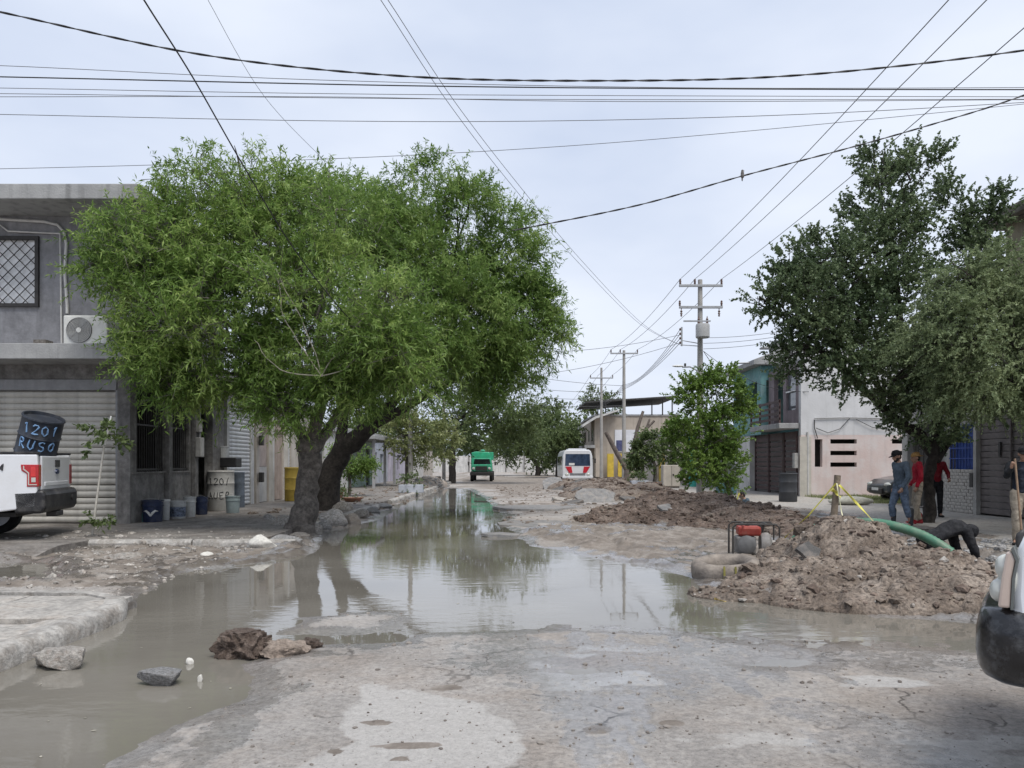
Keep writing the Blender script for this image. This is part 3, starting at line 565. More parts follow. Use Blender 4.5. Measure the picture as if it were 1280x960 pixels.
plate('low broken asphalt plate at the dark step across the carriageway', 668, 634, 26.5, 3.3, 3.0, (0, 0), 11, ASPM, .08, zoff=.01)
plate('thin asphalt plate along the edge of the flooded lane', 628, 668, 16.9, 1.0, .8, (0, 2), 14, ASPM, .06, zoff=.015)
# loose gravel and crumbs: nobody could count them
def scatter(name, label, pts, sizes, m, seed, cat='gravel'):
    base = [rock_mesh(200 + k, 1, .3, .7) for k in range(4)]; bv = [np.array([v.co[:] for v in b_.vertices]) for b_ in base]; bf = np.array([p.vertices[:] for p in base[0].polygons]); nv = len(bv[0])
    rg = np.random.default_rng(seed); N = len(pts); V = np.zeros((N, nv, 3)); 
    for k in range(N):
        a = rg.uniform(0, 6.28); c, s = math.cos(a), math.sin(a); q = bv[k % 4] * sizes[k] * rg.uniform(.7, 1.3, 3); V[k] = np.stack([q[:,0]*c - q[:,1]*s, q[:,0]*s + q[:,1]*c, q[:,2]], -1) + pts[k]
    Fq = (bf[None] + (np.arange(N) * nv)[:, None, None]).reshape(-1, 3)
    o = tag(link(name, npmesh(name, V.reshape(-1, 3), Fq), m, smooth=.6), label, cat, kind='stuff')
    for b_ in base: bpy.data.meshes.remove(b_)
    return o
def crumbs(mo, hf, x0, x1, y0, y1, N, base, mean, mx_, m, seed):
    rg = np.random.default_rng(seed); px_, py_ = rg.uniform(x0, x1, N), rg.uniform(y0, y1, N); hz = np.array([hf(a, b) for a, b in zip(px_, py_)]); ok = hz > .0
    P = np.column_stack([px_, py_, hz])[ok]; o = scatter('clods', None, P - np.array(mo.location), base + rg.exponential(mean, len(P)).clip(0, mx_), m, seed); o.parent = mo
    if 'category' in o: del o['category']
crumbs(M1, h1, 1.9, 8.0, 7.0, 13.1, 5000, .008, .013, .07, DIRT, 51); crumbs(M1, h1, 1.9, 8.0, 7.0, 13.1, 420, .05, .03, .13, DIRT, 58); crumbs(M1, h1, 1.9, 8.0, 7.0, 13.1, 2200, .01, .02, .09, DIRTD, 52); crumbs(M1, h1, 2.2, 8.0, 7.2, 13.0, 260, .015, .02, .08, STONE, 53)
crumbs(M2, h2, 1.4, 8.0, 15.0, 27.4, 8000, .02, .028, .16, DIRTD, 54); crumbs(M2, h2, 1.4, 8.0, 15.0, 27.4, 1500, .02, .03, .14, DIRT, 55)
crumbs(M3, h3, 1.0, 8.0, 31, 54, 2600, .03, .05, .25, DIRTD, 56); crumbs(M4, h4, -7.6, -4, 44, 56, 700, .03, .05, .2, STONEG, 57)
gp = np.stack([RNG.uniform(-6, 6, 7000), 2.8 + 15 * RNG.random(7000) ** 1.5], -1)
zz, sdv, *_r = hground(gp[:, 0], gp[:, 1]); ok = (sdv < .12) & (zz > ZW - .004) & ((gp[:, 0] > -3.9) | (gp[:, 1] > 9)); gp, zz = gp[ok], zz[ok]
scatter('loose_gravel', 'loose gravel and crumbs strewn over the wet carriageway', np.column_stack([gp, zz + .002]), .003 + RNG.exponential(.0045, len(gp)).clip(0, .03), mat('gravel_mix', (.24, .215, .19), .9, .4, 3, col2=(.09, .075, .065)), 3)
gp = np.stack([RNG.uniform(6.4, 9.4, 1500), RNG.uniform(9.5, 14.5, 1500)], -1); zz, *_r = hground(gp[:, 0], gp[:, 1]); zz = np.where(gp[:, 0] > 8.2, .15, zz)
scatter('rubble_stones', 'grey rubble stones spread around the crouching man and the shovel', np.column_stack([gp, zz]), .015 + RNG.exponential(.02, len(gp)).clip(0, .09), STONEG, 4, 'rubble')
gp = np.stack([RNG.uniform(-13, -4.6, 2200), RNG.uniform(8.9, 17, 2200)], -1); zz, sdv, *_r = hground(gp[:, 0], gp[:, 1]); zz = np.where((gp[:, 1] > 14.6) & (gp[:, 0] < -4.75), .15, zz); ok = zz > ZW - .01; gp, zz = gp[ok], zz[ok]
ok = (gp[:, 1] < 15.2) | (RNG.random(len(gp)) < .25); gp, zz = gp[ok], zz[ok]
scatter('bank_debris', 'stones and litter strewn along the muddy bank before the corner house', np.column_stack([gp, zz]), .012 + RNG.exponential(.016, len(gp)).clip(0, .09), STONE, 5, 'rubble')
gp = np.concatenate([np.stack([RNG.uniform(-1, 8, 900), RNG.uniform(19, 52, 900)], -1), np.stack([RNG.uniform(-7.5, -4.2, 500), RNG.uniform(20, 48, 500)], -1)]); zz, sdv, *_r = hground(gp[:, 0], gp[:, 1]); zz = np.where(gp[:, 0] < -4.75, .15, zz); ok = zz > ZW
scatter('street_rubble', 'clods and stones strewn over the torn up far stretch of street', np.column_stack([gp, zz])[ok], .02 + RNG.exponential(.03, len(gp)).clip(0, .14)[ok], DIRT, 6, 'rubble')

# floating flecks on the water
k_ = 420; fx, fy = RNG.uniform(-6, 2.5, k_), 3.6 + 18 * RNG.random(k_) ** 1.4; z_, sd_v, *_r = hground(fx, fy); ok = (sd_v > .02) & ((fx > -4.0) | (fy > 9)) & (fbm(fx*.8, fy*.8, 0., 3, 2) > -.05); fx, fy = fx[ok], fy[ok]; k_ = len(fx)
sz = .006 + RNG.exponential(.007, k_).clip(0, .035); an = RNG.uniform(0, 6.28, k_); qv = []
for c_, s_ in ((1, 0), (0, .5), (-1, 0), (0, -.5)): qv.append(np.stack([fx + sz*(c_*np.cos(an) - s_*np.sin(an)), fy + sz*(c_*np.sin(an) + s_*np.cos(an)), np.full(k_, ZW + .004)], -1))
tag(link('floating_flecks', npmesh('floating_flecks', np.stack(qv, 1).reshape(-1, 3), np.arange(4*k_).reshape(-1, 4)), mat('fleck_mix', (.42, .39, .33), .8, .4, 1.5, col2=(.12, .11, .07))), 'tiny leaf flecks and scum floating on the flood water', 'litter', kind='stuff')
# ================================================================ TREES
BARK = mat('grey_bark', (.155, .138, .122), .95, .35, 4, 1.0, 16, col2=(.065, .057, .05), fine=.5, fs=12, squash=(1, 1, .3))
BARKD = mat('dark_shaded_bark', (.055, .047, .041), .95, .35, 4, 1.0, 16, col2=(.022, .019, .017), fine=.5, fs=12, squash=(1, 1, .3))  # bark colour darkened further to carry the shade of the foliage
BARKP = mat('pale_twig', (.36, .33, .27), .9, .2, 8)
def unit(v): return v / (np.linalg.norm(v, axis=-1, keepdims=True) + 1e-9)
def foliage(blobs, m_leaf, L, Wd, twig_len, rg, up=.25, droop=.5, spread=.8, shell=.45, fold=.15):
    """blobs: (centre, radii, twigs). Returns leaf mesh arrays and the twig start/end points"""
    S, D = [], []
    for c, r, k in blobs:
        d = unit(rg.normal(size=(k, 3))); u = shell + (1 - shell) * rg.random((k, 1)) ** .6; lump = 1 + .22 * fbm(d[:, 0]*2.2 + c[0], d[:, 1]*2.2 + c[1], d[:, 2]*2.2 + 5, 3)[:, None]
        ns = max(4, k // 38); sd_ = unit(rg.normal(size=(ns, 3))); su = .5 + .5 * rg.random((ns, 1)) ** .7; pick = rg.integers(0, ns, k); cl = rg.random((k, 1)) < .78
        off = sd_[pick] * su[pick] * np.array(r) * .95 + rg.normal(size=(k, 3)) * np.array(r) * .17 * np.array([1, 1, .75])
        pos = np.where(cl, off, d * u * np.array(r) * lump); d = unit(np.where(cl, off / np.array(r) + (off - (sd_ * su)[pick] * np.array(r) * .95) / np.array(r) * 2.2, d))
        S.append(np.array(c) + pos); D.append(unit(d * .75 + np.array([0, 0, up]) + rg.normal(size=(k, 3)) * .45))
    S, D = np.vstack(S), np.vstack(D); K = len(S); tl = twig_len * rg.uniform(.55, 1.25, (K, 1))
    t = np.linspace(.05, 1, m_leaf)[None, :, None] + rg.uniform(-.05, .05, (K, m_leaf, 1))
    P = S[:, None] + D[:, None] * (t * tl[:, None]) + np.array([0, 0, -1]) * (t**2 * droop * tl[:, None] * .5)
    dd = unit(D[:, None] * .7 + rg.normal(size=(K, m_leaf, 3)) * spread + np.array([0, 0, -droop * .5]))
    ww = unit(np.cross(dd, rg.normal(size=(K, m_leaf, 3)) * .8 + np.array([0, 0, 1.1]))); nn = np.cross(dd, ww)
    ll = L * rg.uniform(.65, 1.25, (K, m_leaf, 1)); wd = Wd * rg.uniform(.7, 1.3, (K, m_leaf, 1))
    mid = P + dd * ll * .42 + nn * ll * fold * .4; tip = P + dd * ll + np.array([0, 0, -1]) * ll * .12
    V = np.stack([P, mid + ww * wd, tip, mid - ww * wd], 2).reshape(-1, 3); Fq = np.arange(len(V)).reshape(-1, 4)
    return V, Fq, S, S + D * tl + np.array([0, 0, -1]) * droop * tl * .5
def bez(a, b, bend, n=7):
    a, b = Vector(a), Vector(b); m_ = (a + b) / 2 + Vector(bend); return [a*(1-t)**2 + m_*2*t*(1-t) + b*t*t for t in [i/n for i in range(n+1)]]
def tree(name, label, base, trunks, blobs, leaf, m, bark, seed, limbs=None, sub=3, group=None, trunk_n=12, limb_r=.07, twig_tubes=0, **kw):
    """trunks: list of [(x,y,z,r)...] in world metres; blobs world"""
    rg = np.random.default_rng(seed); root = thing(name, label, 'tree', base, group=group); B = np.array(base)
    mb = MB(); forks = []
    for tr in trunks:
        P = [Vector(p[:3]) for p in tr]; pts, rr = [], []
        for i in range(len(tr) - 1):
            for k in range(4):
                t = k / 4; p = P[i].lerp(P[i+1], t); j = .12 * tr[i][3]; pts.append(p + Vector(rg.uniform(-j, j, 3))); rr.append((tr[i][3]*(1-t) + tr[i+1][3]*t) * rg.uniform(.93, 1.07))
        pts.append(P[-1]); rr.append(tr[-1][3]); mb.tube(pts, rr, trunk_n); forks += [(Vector(p), r_) for p, r_ in zip(pts, rr)][len(pts)//2:]
    fl, fq, S, E = foliage(blobs, *leaf, rg, **kw)
    for c, r, k in blobs:
        c = Vector(c); f = min(forks, key=lambda q: (q[0] - c).length + .6 * max(0, q[0].z - c.z)); L = (c - f[0]).length
        path = bez(f[0], c, (rg.normal()*.1*L, rg.normal()*.1*L, .12*L)); mb.tube(path, [max(.015, min(f[1]*.75, limb_r) * (1 - .75*i/7)) for i in range(8)], 7)
        for s in range(sub):
            d = Vector(unit(rg.normal(size=3)) * np.array(r) * .85); s0 = path[rg.integers(3, 8)]; mb.tube(bez(s0, c + d, (0, 0, .1), 4), [.028, .022, .016, .012, .007], 5)
    mb.v = [tuple(Vector(v) - Vector(base)) for v in mb.v]
    mb.build('trunk', bark, root, smooth=1.0)
    if twig_tubes:
        tm = MB()
        for i in rg.choice(len(S), min(twig_tubes, len(S)), replace=False): tm.tube([Vector(S[i] - B) - Vector(unit(E[i]-S[i])) * .25, Vector(S[i] - B), Vector(E[i] - B)], [.009, .006, .003], 3)
        tag(tm.build('twigs', bark, root), kind='stuff')
    tag(link('crown', npmesh('crown', fl - B, fq), m, root), kind='stuff')
    return root
def PB(px, py, Y, r, k, ry=None, dr=None):
    c = A(px, py, Y); s = Y / F; rx = r * s; rz_ = (ry or r) * s
    return (tuple(c), (rx, dr or min(2.2, rx), rz_), k)
WIL = leafmat('willow_leaves', (.07, .13, .028), (.18, .285, .064), (.40, .50, .16), .45)
WIL2 = leafmat('willow_leaves_dark', (.066, .125, .03), (.168, .268, .064), (.36, .455, .15), .45)
OAK = leafmat('dark_leaves', (.06, .092, .045), (.125, .175, .085), (.23, .285, .15), .36)
MES = leafmat('pale_leaves', (.12, .165, .08), (.215, .27, .135), (.33, .385, .205), .42)
LIM = leafmat('fresh_leaves', (.08, .15, .028), (.14, .23, .045), (.23, .32, .08), .38)
FAR = leafmat('far_leaves', (.065, .10, .038), (.12, .165, .06), (.19, .235, .10), .35)
bA = (W(382, 668)[0], W(382, 668)[1], 0.0)
tA = lambda px, py, Y=17: tuple(A(px, py, Y))
tree('willow_tree', 'leafy bright green street tree with forked grey trunk in a ring of stones', bA,
  [[(*tA(374, 672), .40), (*tA(379, 650), .30), (*tA(384, 610), .25), (*tA(388, 570), .25), (*tA(384, 555), .25)],
   [(*tA(386, 562), .16), (*tA(372, 535), .11), (*tA(355, 500), .08), (*tA(330, 450, 16.5), .06)],
   [(*tA(388, 560), .18), (*tA(396, 525), .14), (*tA(405, 480), .11), (*tA(400, 400, 16.6), .07)],
   [(*tA(392, 562), .15), (*tA(412, 535, 17.2), .11), (*tA(440, 490, 17.4), .08), (*tA(470, 430, 17), .05)]],
  [PB(220, 325, 16.6, 88, 800), PB(262, 278, 16.9, 76, 700), PB(172, 342, 16.2, 44, 300), PB(125, 340, 16.2, 20, 60), PB(250, 415, 16.0, 86, 720), PB(345, 305, 16.8, 92, 800), PB(330, 255, 17.2, 46, 240), PB(395, 400, 15.9, 92, 800), PB(475, 400, 14.9, 55, 440), PB(495, 440, 14.8, 42, 310), PB(345, 465, 16.2, 55, 330), PB(208, 435, 15.8, 38, 240), PB(210, 480, 15.6, 22, 90), PB(440, 455, 15.6, 50, 300), PB(300, 465, 16.2, 55, 300), PB(365, 498, 15.6, 34, 150), PB(432, 478, 15.6, 36, 160), PB(240, 470, 15.8, 38, 170), PB(300, 212, 17, 26, 45, 38), PB(248, 222, 17, 22, 34, 34), PB(420, 262, 17.5, 55, 310)],
  (20, .135, .014, .58), WIL, BARK, 1, twig_tubes=2500, up=.3, droop=.45, shell=.35)
bB = (W(425, 640)[0], W(425, 640)[1], 0.0); Yb = bB[1]
tB = lambda px, py, Y=23.5: tuple(A(px, py, Y))
tree('willow_tree', 'wide green street tree with dark leaning trunk behind the forked grey one', bB,
  [[(*tB(412, 652), .46), (*tB(409, 625), .36), (*tB(413, 590), .34), (*tB(430, 560), .32), (*tB(468, 530), .25)], [(*tB(462, 535), .18), (*tB(520, 470), .13), (*tB(560, 400), .09)], [(*tB(425, 565), .2), (*tB(430, 500), .14), (*tB(470, 400), .09)], [(*tB(466, 532), .16), (*tB(560, 480), .1), (*tB(620, 430), .07)]],
  [PB(470, 310, 22, 85, 700), PB(545, 300, 22, 80, 700), PB(608, 345, 22.5, 72, 620), PB(575, 405, 20.5, 74, 620), PB(640, 415, 22, 52, 380), PB(525, 440, 20, 52, 400), PB(690, 418, 22, 26, 60, 10), PB(630, 300, 22.5, 38, 170), PB(545, 240, 22.5, 40, 150), PB(425, 275, 22.5, 58, 400), PB(605, 452, 22, 42, 290), PB(402, 228, 23, 22, 36), PB(645, 458, 23, 34, 130), PB(540, 442, 22, 46, 260), PB(610, 440, 21.5, 46, 260), PB(660, 440, 22.5, 36, 180), PB(650, 370, 22.5, 42, 220), PB(520, 390, 21, 80, 400), PB(500, 275, 21.5, 50, 300), PB(585, 268, 22, 46, 260), PB(652, 335, 22.5, 40, 200), PB(670, 400, 22.5, 34, 160), PB(468, 480, 20.5, 36, 190), PB(400, 330, 24, 80, 400), PB(480, 440, 24, 46, 240), PB(390, 430, 24, 60, 280), PB(570, 435, 24, 46, 200)],
  (20, .15, .0165, .62), WIL2, BARKD, 2, twig_tubes=1500, up=.3, droop=.5, shell=.35)
# the bare pale branches showing in front of the crown
DBR = []
def CAT(P, n=5):
    Q = []
    for i in range(len(P) - 1):
        a, b_, c, d = P[max(i-1, 0)], P[i], P[i+1], P[min(i+2, len(P)-1)]
        for k in range(n): t = k/n; Q.append(.5 * ((2*b_) + (c-a)*t + (2*a-5*b_+4*c-d)*t*t + (3*b_-a-3*c+d)*t**3) + Vector((random.uniform(-.02, .02), 0, random.uniform(-.02, .02))) * (i > 0))
    return Q + [P[-1]]
for pl in ([(402, 468), (385, 445), (355, 395), (345, 345), (318, 318)], [(402, 468), (390, 430), (352, 350), (340, 330)], [(405, 470), (418, 445), (445, 430), (462, 415)], [(400, 470), (350, 462), (318, 425)], [(402, 470), (430, 462), (445, 448)]):
    DBR.append((CAT([A(a, b, 14.7 + .02*i) for i, (a, b) in enumerate([(402, 470)] + pl[1:])]), None))
tb = thing('dead_branch', 'bare pale dead branches hanging in front of the bright green tree', 'branch', tuple(A(402, 470, 14.7)))
[MB().tube(p_, [.013 * (1 - .7*i/len(p_)) for i in range(len(p_))], 6).build('branch', BARKP, tb, world=True, smooth=1.0) for p_, r_ in DBR]
# right-hand trees
bC = (10.1, 18.6, .15); tC = lambda px, py, Y=18.6: tuple(A(px, py, Y))
tree('oak_tree', 'tall dark small-leaved tree with slim trunk on the right pavement', bC,
  [[(*tC(1160, 655), .17), (*tC(1163, 630), .135), (*tC(1160, 600), .125), (*tC(1166, 570), .13), (*tC(1150, 545), .14), (*tC(1115, 520), .10), (*tC(1060, 470), .07)], [(*tC(1166, 572), .13), (*tC(1172, 530), .10), (*tC(1130, 440), .08), (*tC(1115, 320), .06)], [(*tC(1170, 575), .10), (*tC(1195, 540, 19), .07), (*tC(1215, 400, 19.4), .05), (*tC(1225, 300, 19.4), .03)]],
  [PB(1112, 262, 18.6, 48, 420, 66), PB(1105, 205, 18.6, 24, 90, 34), PB(1148, 212, 18.6, 34, 150, 40), PB(1085, 330, 18.4, 60, 460), PB(1035, 375, 18, 66, 520), PB(985, 370, 18, 44, 230), PB(950, 372, 18, 22, 50, 12), PB(1120, 390, 18.2, 78, 620), PB(1060, 432, 17.8, 64, 540), PB(1005, 430, 18, 45, 260), PB(1135, 470, 17.8, 58, 500), PB(1175, 480, 18.5, 60, 420), PB(1160, 525, 18.3, 42, 240), PB(1030, 320, 18.4, 34, 130), PB(985, 330, 18.2, 22, 50), PB(1205, 265, 19.3, 36, 170, 42), PB(1240, 268, 19.3, 30, 130, 34), PB(1212, 330, 19.3, 45, 260), PB(1225, 400, 19.3, 60, 360), PB(1225, 480, 19, 60, 360)],
  (24, .07, .028, .38), OAK, BARKD, 3, up=.45, droop=.1, twig_tubes=1200, shell=.25, spread=.9)
bD = (10.6, 14.6, .15); tD = lambda px, py, Y=14.6: tuple(A(px, py, Y))
tree('mesquite_tree', 'pale green feathery tree leaning over the shovel man and the plank gate', bD,
  [[(10.6, 14.6, .1, .2), (10.7, 14.7, 1.6, .17), (10.4, 14.8, 2.8, .13), (9.8, 14.9, 3.8, .09)], [(10.7, 14.7, 1.7, .13), (11.2, 14.6, 3.2, .1), (11.6, 14.5, 4.6, .06)]],
  [PB(1225, 385, 14.8, 66, 520), PB(1185, 425, 14.8, 55, 420), PB(1265, 430, 14.4, 75, 560), PB(1165, 440, 15, 36, 140), PB(1280, 350, 14.6, 55, 360), PB(1345, 420, 14.6, 90, 480), PB(1230, 480, 14.6, 50, 320), PB(1190, 485, 15, 36, 170), PB(1280, 500, 14.6, 42, 240), PB(1400, 350, 14.6, 80, 250), PB(1200, 345, 14.8, 32, 130)],
  (30, .057, .014, .45), MES, BARKD, 4, up=.1, droop=.7, twig_tubes=500, shell=.25)
# tree by the first utility pole
bE = (9.3, 32.6, .15)
tree('lemon_tree', 'fresh green round tree beside the pole carrying the transformer', bE,
  [[(9.3, 32.6, .1, .13), (9.1, 32.6, 1.0, .1), (8.9, 32.5, 2.0, .08), (8.7, 32.4, 3.2, .05)]],
  [PB(885, 500, 32.5, 38, 260), PB(862, 535, 32, 28, 200), PB(910, 530, 32, 30, 200), PB(885, 560, 31.6, 40, 260), PB(905, 485, 32.5, 22, 90), PB(858, 490, 32.5, 18, 60), PB(922, 505, 32.3, 20, 70), PB(870, 585, 31.6, 26, 120), PB(905, 590, 31.4, 30, 140)],
  (26, .11, .034, .46), LIM, BARK, 5, up=.45, droop=.2, twig_tubes=500)
def simple_tree(name, label, px, base_y, Y, crown, m, seed, k=160, lf=(10, .2, .06, .5), bark=BARK, group=None, z0=.0, tr=.12):
    X = (px - 640) * Y / F; zt = min(A(c[0], c[1] , Y).z - c[2]*Y/F*.4 for c in crown)
    zt = max(.9, zt); mid = A(crown[0][0], crown[0][1], Y)
    return tree(name, label, (X, Y, z0), [[(X, Y, z0 - .05, tr*1.2), (X + .05, Y, zt * .55, tr), (X, Y, zt, tr*.85), (mid.x, Y, max(zt + .3, mid.z), tr*.4)]], [PB(c[0], c[1], Y + (i % 3 - 1) * c[2]*Y/F*.5, c[2], int(k * (c[2] / 20)), c[3] if len(c) > 3 else None) for i, c in enumerate(crown)], lf, m, bark, seed, sub=2, trunk_n=8, group=group, up=.3, droop=.35)
simple_tree('garden_tree', 'small clipped round tree on the pavement before the pale green house', 436, 622, 33, [(438, 572, 22), (425, 580, 16), (450, 583, 16)], LIM, 21, 170, (10, .16, .025, .4), z0=.15, tr=.07)
simple_tree('garden_tree', 'yellowish green loose tree behind the bare pole on the left pavement', 508, 612, 47, [(505, 545, 26), (530, 540, 28), (490, 530, 20), (545, 560, 20), (560, 540, 18), (520, 565, 22)], leafmat('olive_leaves', (.14, .17, .06), (.22, .25, .10), (.34, .36, .17), .4), 22, 120, (10, .2, .05, .6), z0=.15)
simple_tree('street_tree', 'large dark tree shading the left side by the green lorry', 565, 603, 58, [(572, 525, 38), (612, 512, 34), (560, 545, 28), (645, 540, 24), (640, 530, 36), (590, 505, 36), (655, 505, 36), (620, 500, 40)], FAR, 23, 130, (16, .17, .055, .8), bark=BARKD, tr=.25)
simple_tree('street_tree', 'broad tree beyond the green lorry at the end of the street', 672, 597, 92, [(655, 560, 22), (680, 545, 30), (700, 560, 24), (660, 530, 26), (690, 520, 24), (640, 555, 22), (715, 550, 18), (672, 575, 16), (625, 565, 20)], FAR, 24, 130, (16, .26, .085, 1.1), bark=BARKD, tr=.3)
simple_tree('street_tree', 'leaning multi-stem tree between the white bus and the end wall', 697, 599, 80, [(690, 545, 22), (705, 535, 20), (708, 560, 16), (680, 560, 18)], FAR, 25, 150, (16, .24, .075, 1.0), bark=BARKD, tr=.2)
simple_tree('street_tree', 'distant tree showing above the building with the dark canopy', 745, 600, 115, [(745, 500, 18), (760, 505, 16), (730, 508, 14)], FAR, 26, 120, (14, .3, .1, 1.2))
simple_tree('garden_tree', 'dark bushy tree growing behind the beige cabinet', 818, 610, 47, [(815, 570, 22), (800, 575, 14), (830, 565, 16), (818, 555, 16)], FAR, 27, 150, (10, .2, .055, .55), z0=.15)
simple_tree('background_tree', 'tree crown rising behind the pale green house on the left', 420, 600, 75, [(460, 540, 18), (430, 545, 16), (478, 530, 16), (495, 520, 18)], FAR, 28, 130, (9, .4, .12, 1.0))
# the lopped dead tree
dt = MB(); dY = 55
for pl, rr in (([(784, 612), (783, 600), (784, 585)], [.26, .22, .2]), ([(784, 588), (772, 568), (760, 545), (757, 540)], [.19, .17, .15, .13]), ([(785, 588), (792, 560), (797, 535), (804, 514)], [.19, .17, .13, .1]), ([(793, 552), (806, 538), (818, 526)], [.12, .1, .08]), ([(808, 536), (812, 524)], [.09, .07])):
    dt.tube([A(a, b, dY) for a, b in pl], rr, 9)
td = thing('dead_tree', 'leafless lopped trunk with forked stumps behind the slim concrete pole', 'tree', (A(784, 612, dY).x, dY, .1)); dt.build('trunk', mat('dead_wood', (.17, .14, .12), .95, .3, 4, .8, 15), td, world=True, smooth=1.0)
# sapling tied to a white stake
sx, sy = W(116, 672, .12)
sp = thing('sapling', 'thin young sapling tied to a white stake before the roller shutter', 'sapling', (sx, sy, .15))
sm = MB(); sm.tube([A(115, 673, sy), A(120, 630, sy), A(130, 558, sy)], [.024, .022, .018], 7); sm.build('stem', mat('white_stem', (.55, .52, .46), .85, .15, 9), sp, world=True, smooth=1.0)
sm = MB(); sm.tube([A(131, 556, sy+.01), A(136, 535, sy+.01), A(139, 520, sy+.01)], [.018, .018, .016], 6); sm.build('stake', mat('white_paint', (.72, .71, .68), .6, .1, 5), sp, world=True)
V, Fq, *_x = foliage([PB(122, 536, sy, 14, 22, 8), PB(142, 545, sy, 16, 24, 14), PB(114, 562, sy, 6, 5, 3), PB(118, 650, sy, 12, 10, 6), PB(132, 648, sy, 8, 5, 5)], 9, .10, .034, .2, np.random.default_rng(6))
link('leaves', npmesh('leaves', V - np.array(sp.location), Fq), FAR, sp)
# ================================================================ BUILDINGS
GREYW = mat('grey_render', (.275, .275, .288), .9, .12, 1.2, .35, 25, stain=.4, col2=(.19, .19, .2), fine=.2, fs=5)
SLABC = mat('slab_concrete', (.33, .33, .325), .9, .3, 1.6, .4, 22, stain=.6, col2=(.26, .26, .26))
POSTC = mat('post_concrete', (.26, .25, .24), .9, .3, 1.6, .4, 22, stain=.5, dirt=(.10, .09, .08), dirt_amt=.5, fine=.25, fs=8)
DARKI = mat('painted_room_shade', (.06, .055, .05), .95, .2, 2)  # near-black colour that carries the shade of the rooms
SHUT = mat('cream_metal', (.58, .553, .495), .5, .1, 2, .05, 20, stain=.45, dirt=(.22, .20, .17), dirt_amt=.2)
IRON = mat('dark_iron', (.045, .042, .04), .55, .2, 9)
WHITEM = mat('white_metal', (.70, .70, .68), .45, .08, 5)
GLASS = glassmat('window_glass', (.12, .13, .14)); PGLASS = mat('pale_curtain_glass', (.78, .79, .8), .25, .12, 3, spec=.6)
BLACKP = mat('black_plastic', (.025, .025, .027), .45, .2, 6)
def shell(name, label, x0, x1, y0, y1, z0, h, m, holes_s=(), holes_side=(), side='E', t=.2, roof=(.18, .25), roofm=None, cat='house'):
    root = thing(name, label, cat, ((x0+x1)/2, (y0+y1)/2, z0)); mb = MB()
    wall(mb, (x0, y0, z0), (1,0,0), (0,-1,0), x1-x0, h, t, holes_s)
    wall(mb, (x1, y1, z0), (-1,0,0), (0,1,0), x1-x0, h, t)
    wall(mb, (x1, y0+t, z0), (0,1,0), (1,0,0), y1-y0-2*t, h, t, holes_side if side == 'E' else ())
    wall(mb, (x0, y0+t, z0), (0,1,0), (-1,0,0), y1-y0-2*t, h, t, holes_side if side == 'W' else ())
    mb.build('wall', m, root, world=True)
    o, th = roof; MB().box(x0-o, x1+o, y0-o, y1+o, z0+h+.002, z0+h+th).build('roof', roofm or SLABC, root, world=True, bevel=.02)
    return root
def dirty_roof(): pass
# ---------------------------------------------------------------- corner house (left), two storeys
X1, Y0 = -9.0, 18.1
ch = thing('corner_house', 'grey two storey corner house with roller shutter and barred shop front', 'house', (-14, 21, .15))
mb = MB()
wall(mb, (-20, Y0, .15), (1,0,0), (0,-1,0), 11.0, 3.75, .25, [(5.2, 10.70, -.01, 3.42)])
wall(mb, (X1, Y0+.25, .15), (0,1,0), (1,0,0), 5.65, 3.75, .25, [(.06, 1.55, 1.22, 3.35), (1.75, 3.05, 1.22, 3.35), (3.65, 4.75, -.01, 3.1)])
mb.box(-20, -9.25, 24.0, 24.25, .15, 3.9); mb.box(-20, -19.75, Y0+.25, 24.0, .15, 3.9)
MB().box(-19.7, -9.3, 21.0, 21.15, .15, 3.9).build('shade_backing', DARKI, ch, world=True); MB().box(-10.6, -10.5, Y0+.3, 23.9, .15, 3.88).build('shade_backing', DARKI, ch, world=True)  # dark backings that paint the room shade behind the shop openings
mb.build('lower_wall', POSTC, ch, world=True)
mb = MB(); wall(mb, (-20, Y0, 4.25), (1,0,0), (0,-1,0), 11.0, 3.15, .25, [(6.5, 8.85, 1.05, 2.62)])
wall(mb, (X1, Y0+.25, 4.25), (0,1,0), (1,0,0), 5.65, 3.15, .25, [(1.5, 3.2, 1.0, 2.4)])
mb.box(-20, -9.25, 24.0, 24.25, 4.25, 7.4); mb.box(-20, -19.75, Y0+.25, 24.0, 4.25, 7.4); mb.build('upper_wall', GREYW, ch, world=True)
MB().box(-20.4, -8.35, 17.05, 24.6, 3.902, 4.248).build('floor_slab', SLABC, ch, world=True, bevel=.015)
MB().box(-20.4, -8.2, 16.9, 24.6, 7.402, 7.74).build('roof_slab', SLABC, ch, world=True, bevel=.02)
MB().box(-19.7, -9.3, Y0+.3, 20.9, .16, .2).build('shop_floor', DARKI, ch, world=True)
# roller shutter: housing, guides and one object for each slat
sh = MB().box(-14.75, -9.32, Y0+.0, Y0+.2, 3.3, 3.565).build('shutter_housing', mat('grey_metal', (.28, .28, .285), .5, .12, 4, stain=.3), ch, world=True, bevel=.02)
slat_h = .149
def slat_mesh(L, h, d=.035):
    prof = [(0, 0), (-.35*d, h*.06), (-d, h*.35), (-d*1.05, h*.6), (-.45*d, h*.9), (0, h*.985), (.012, h*.985), (.012, 0)]
    return MB().add([(0, a, b) for a, b in prof] + [(L, a, b) for a, b in prof], [tuple(range(8)), tuple(range(15, 7, -1))] + [(i, i+8, (i+1) % 8 + 8, (i+1) % 8) for i in range(8)]).mesh('shutter_slat')
sme = slat_mesh(5.36, slat_h)
for i in range(21): link('shutter_slat', sme, SHUT, ch, (-14.72 + 14, Y0 + .14 - 21, .02 + i * slat_h), (0, R(random.uniform(-.12, .12)), 0), smooth=.9)
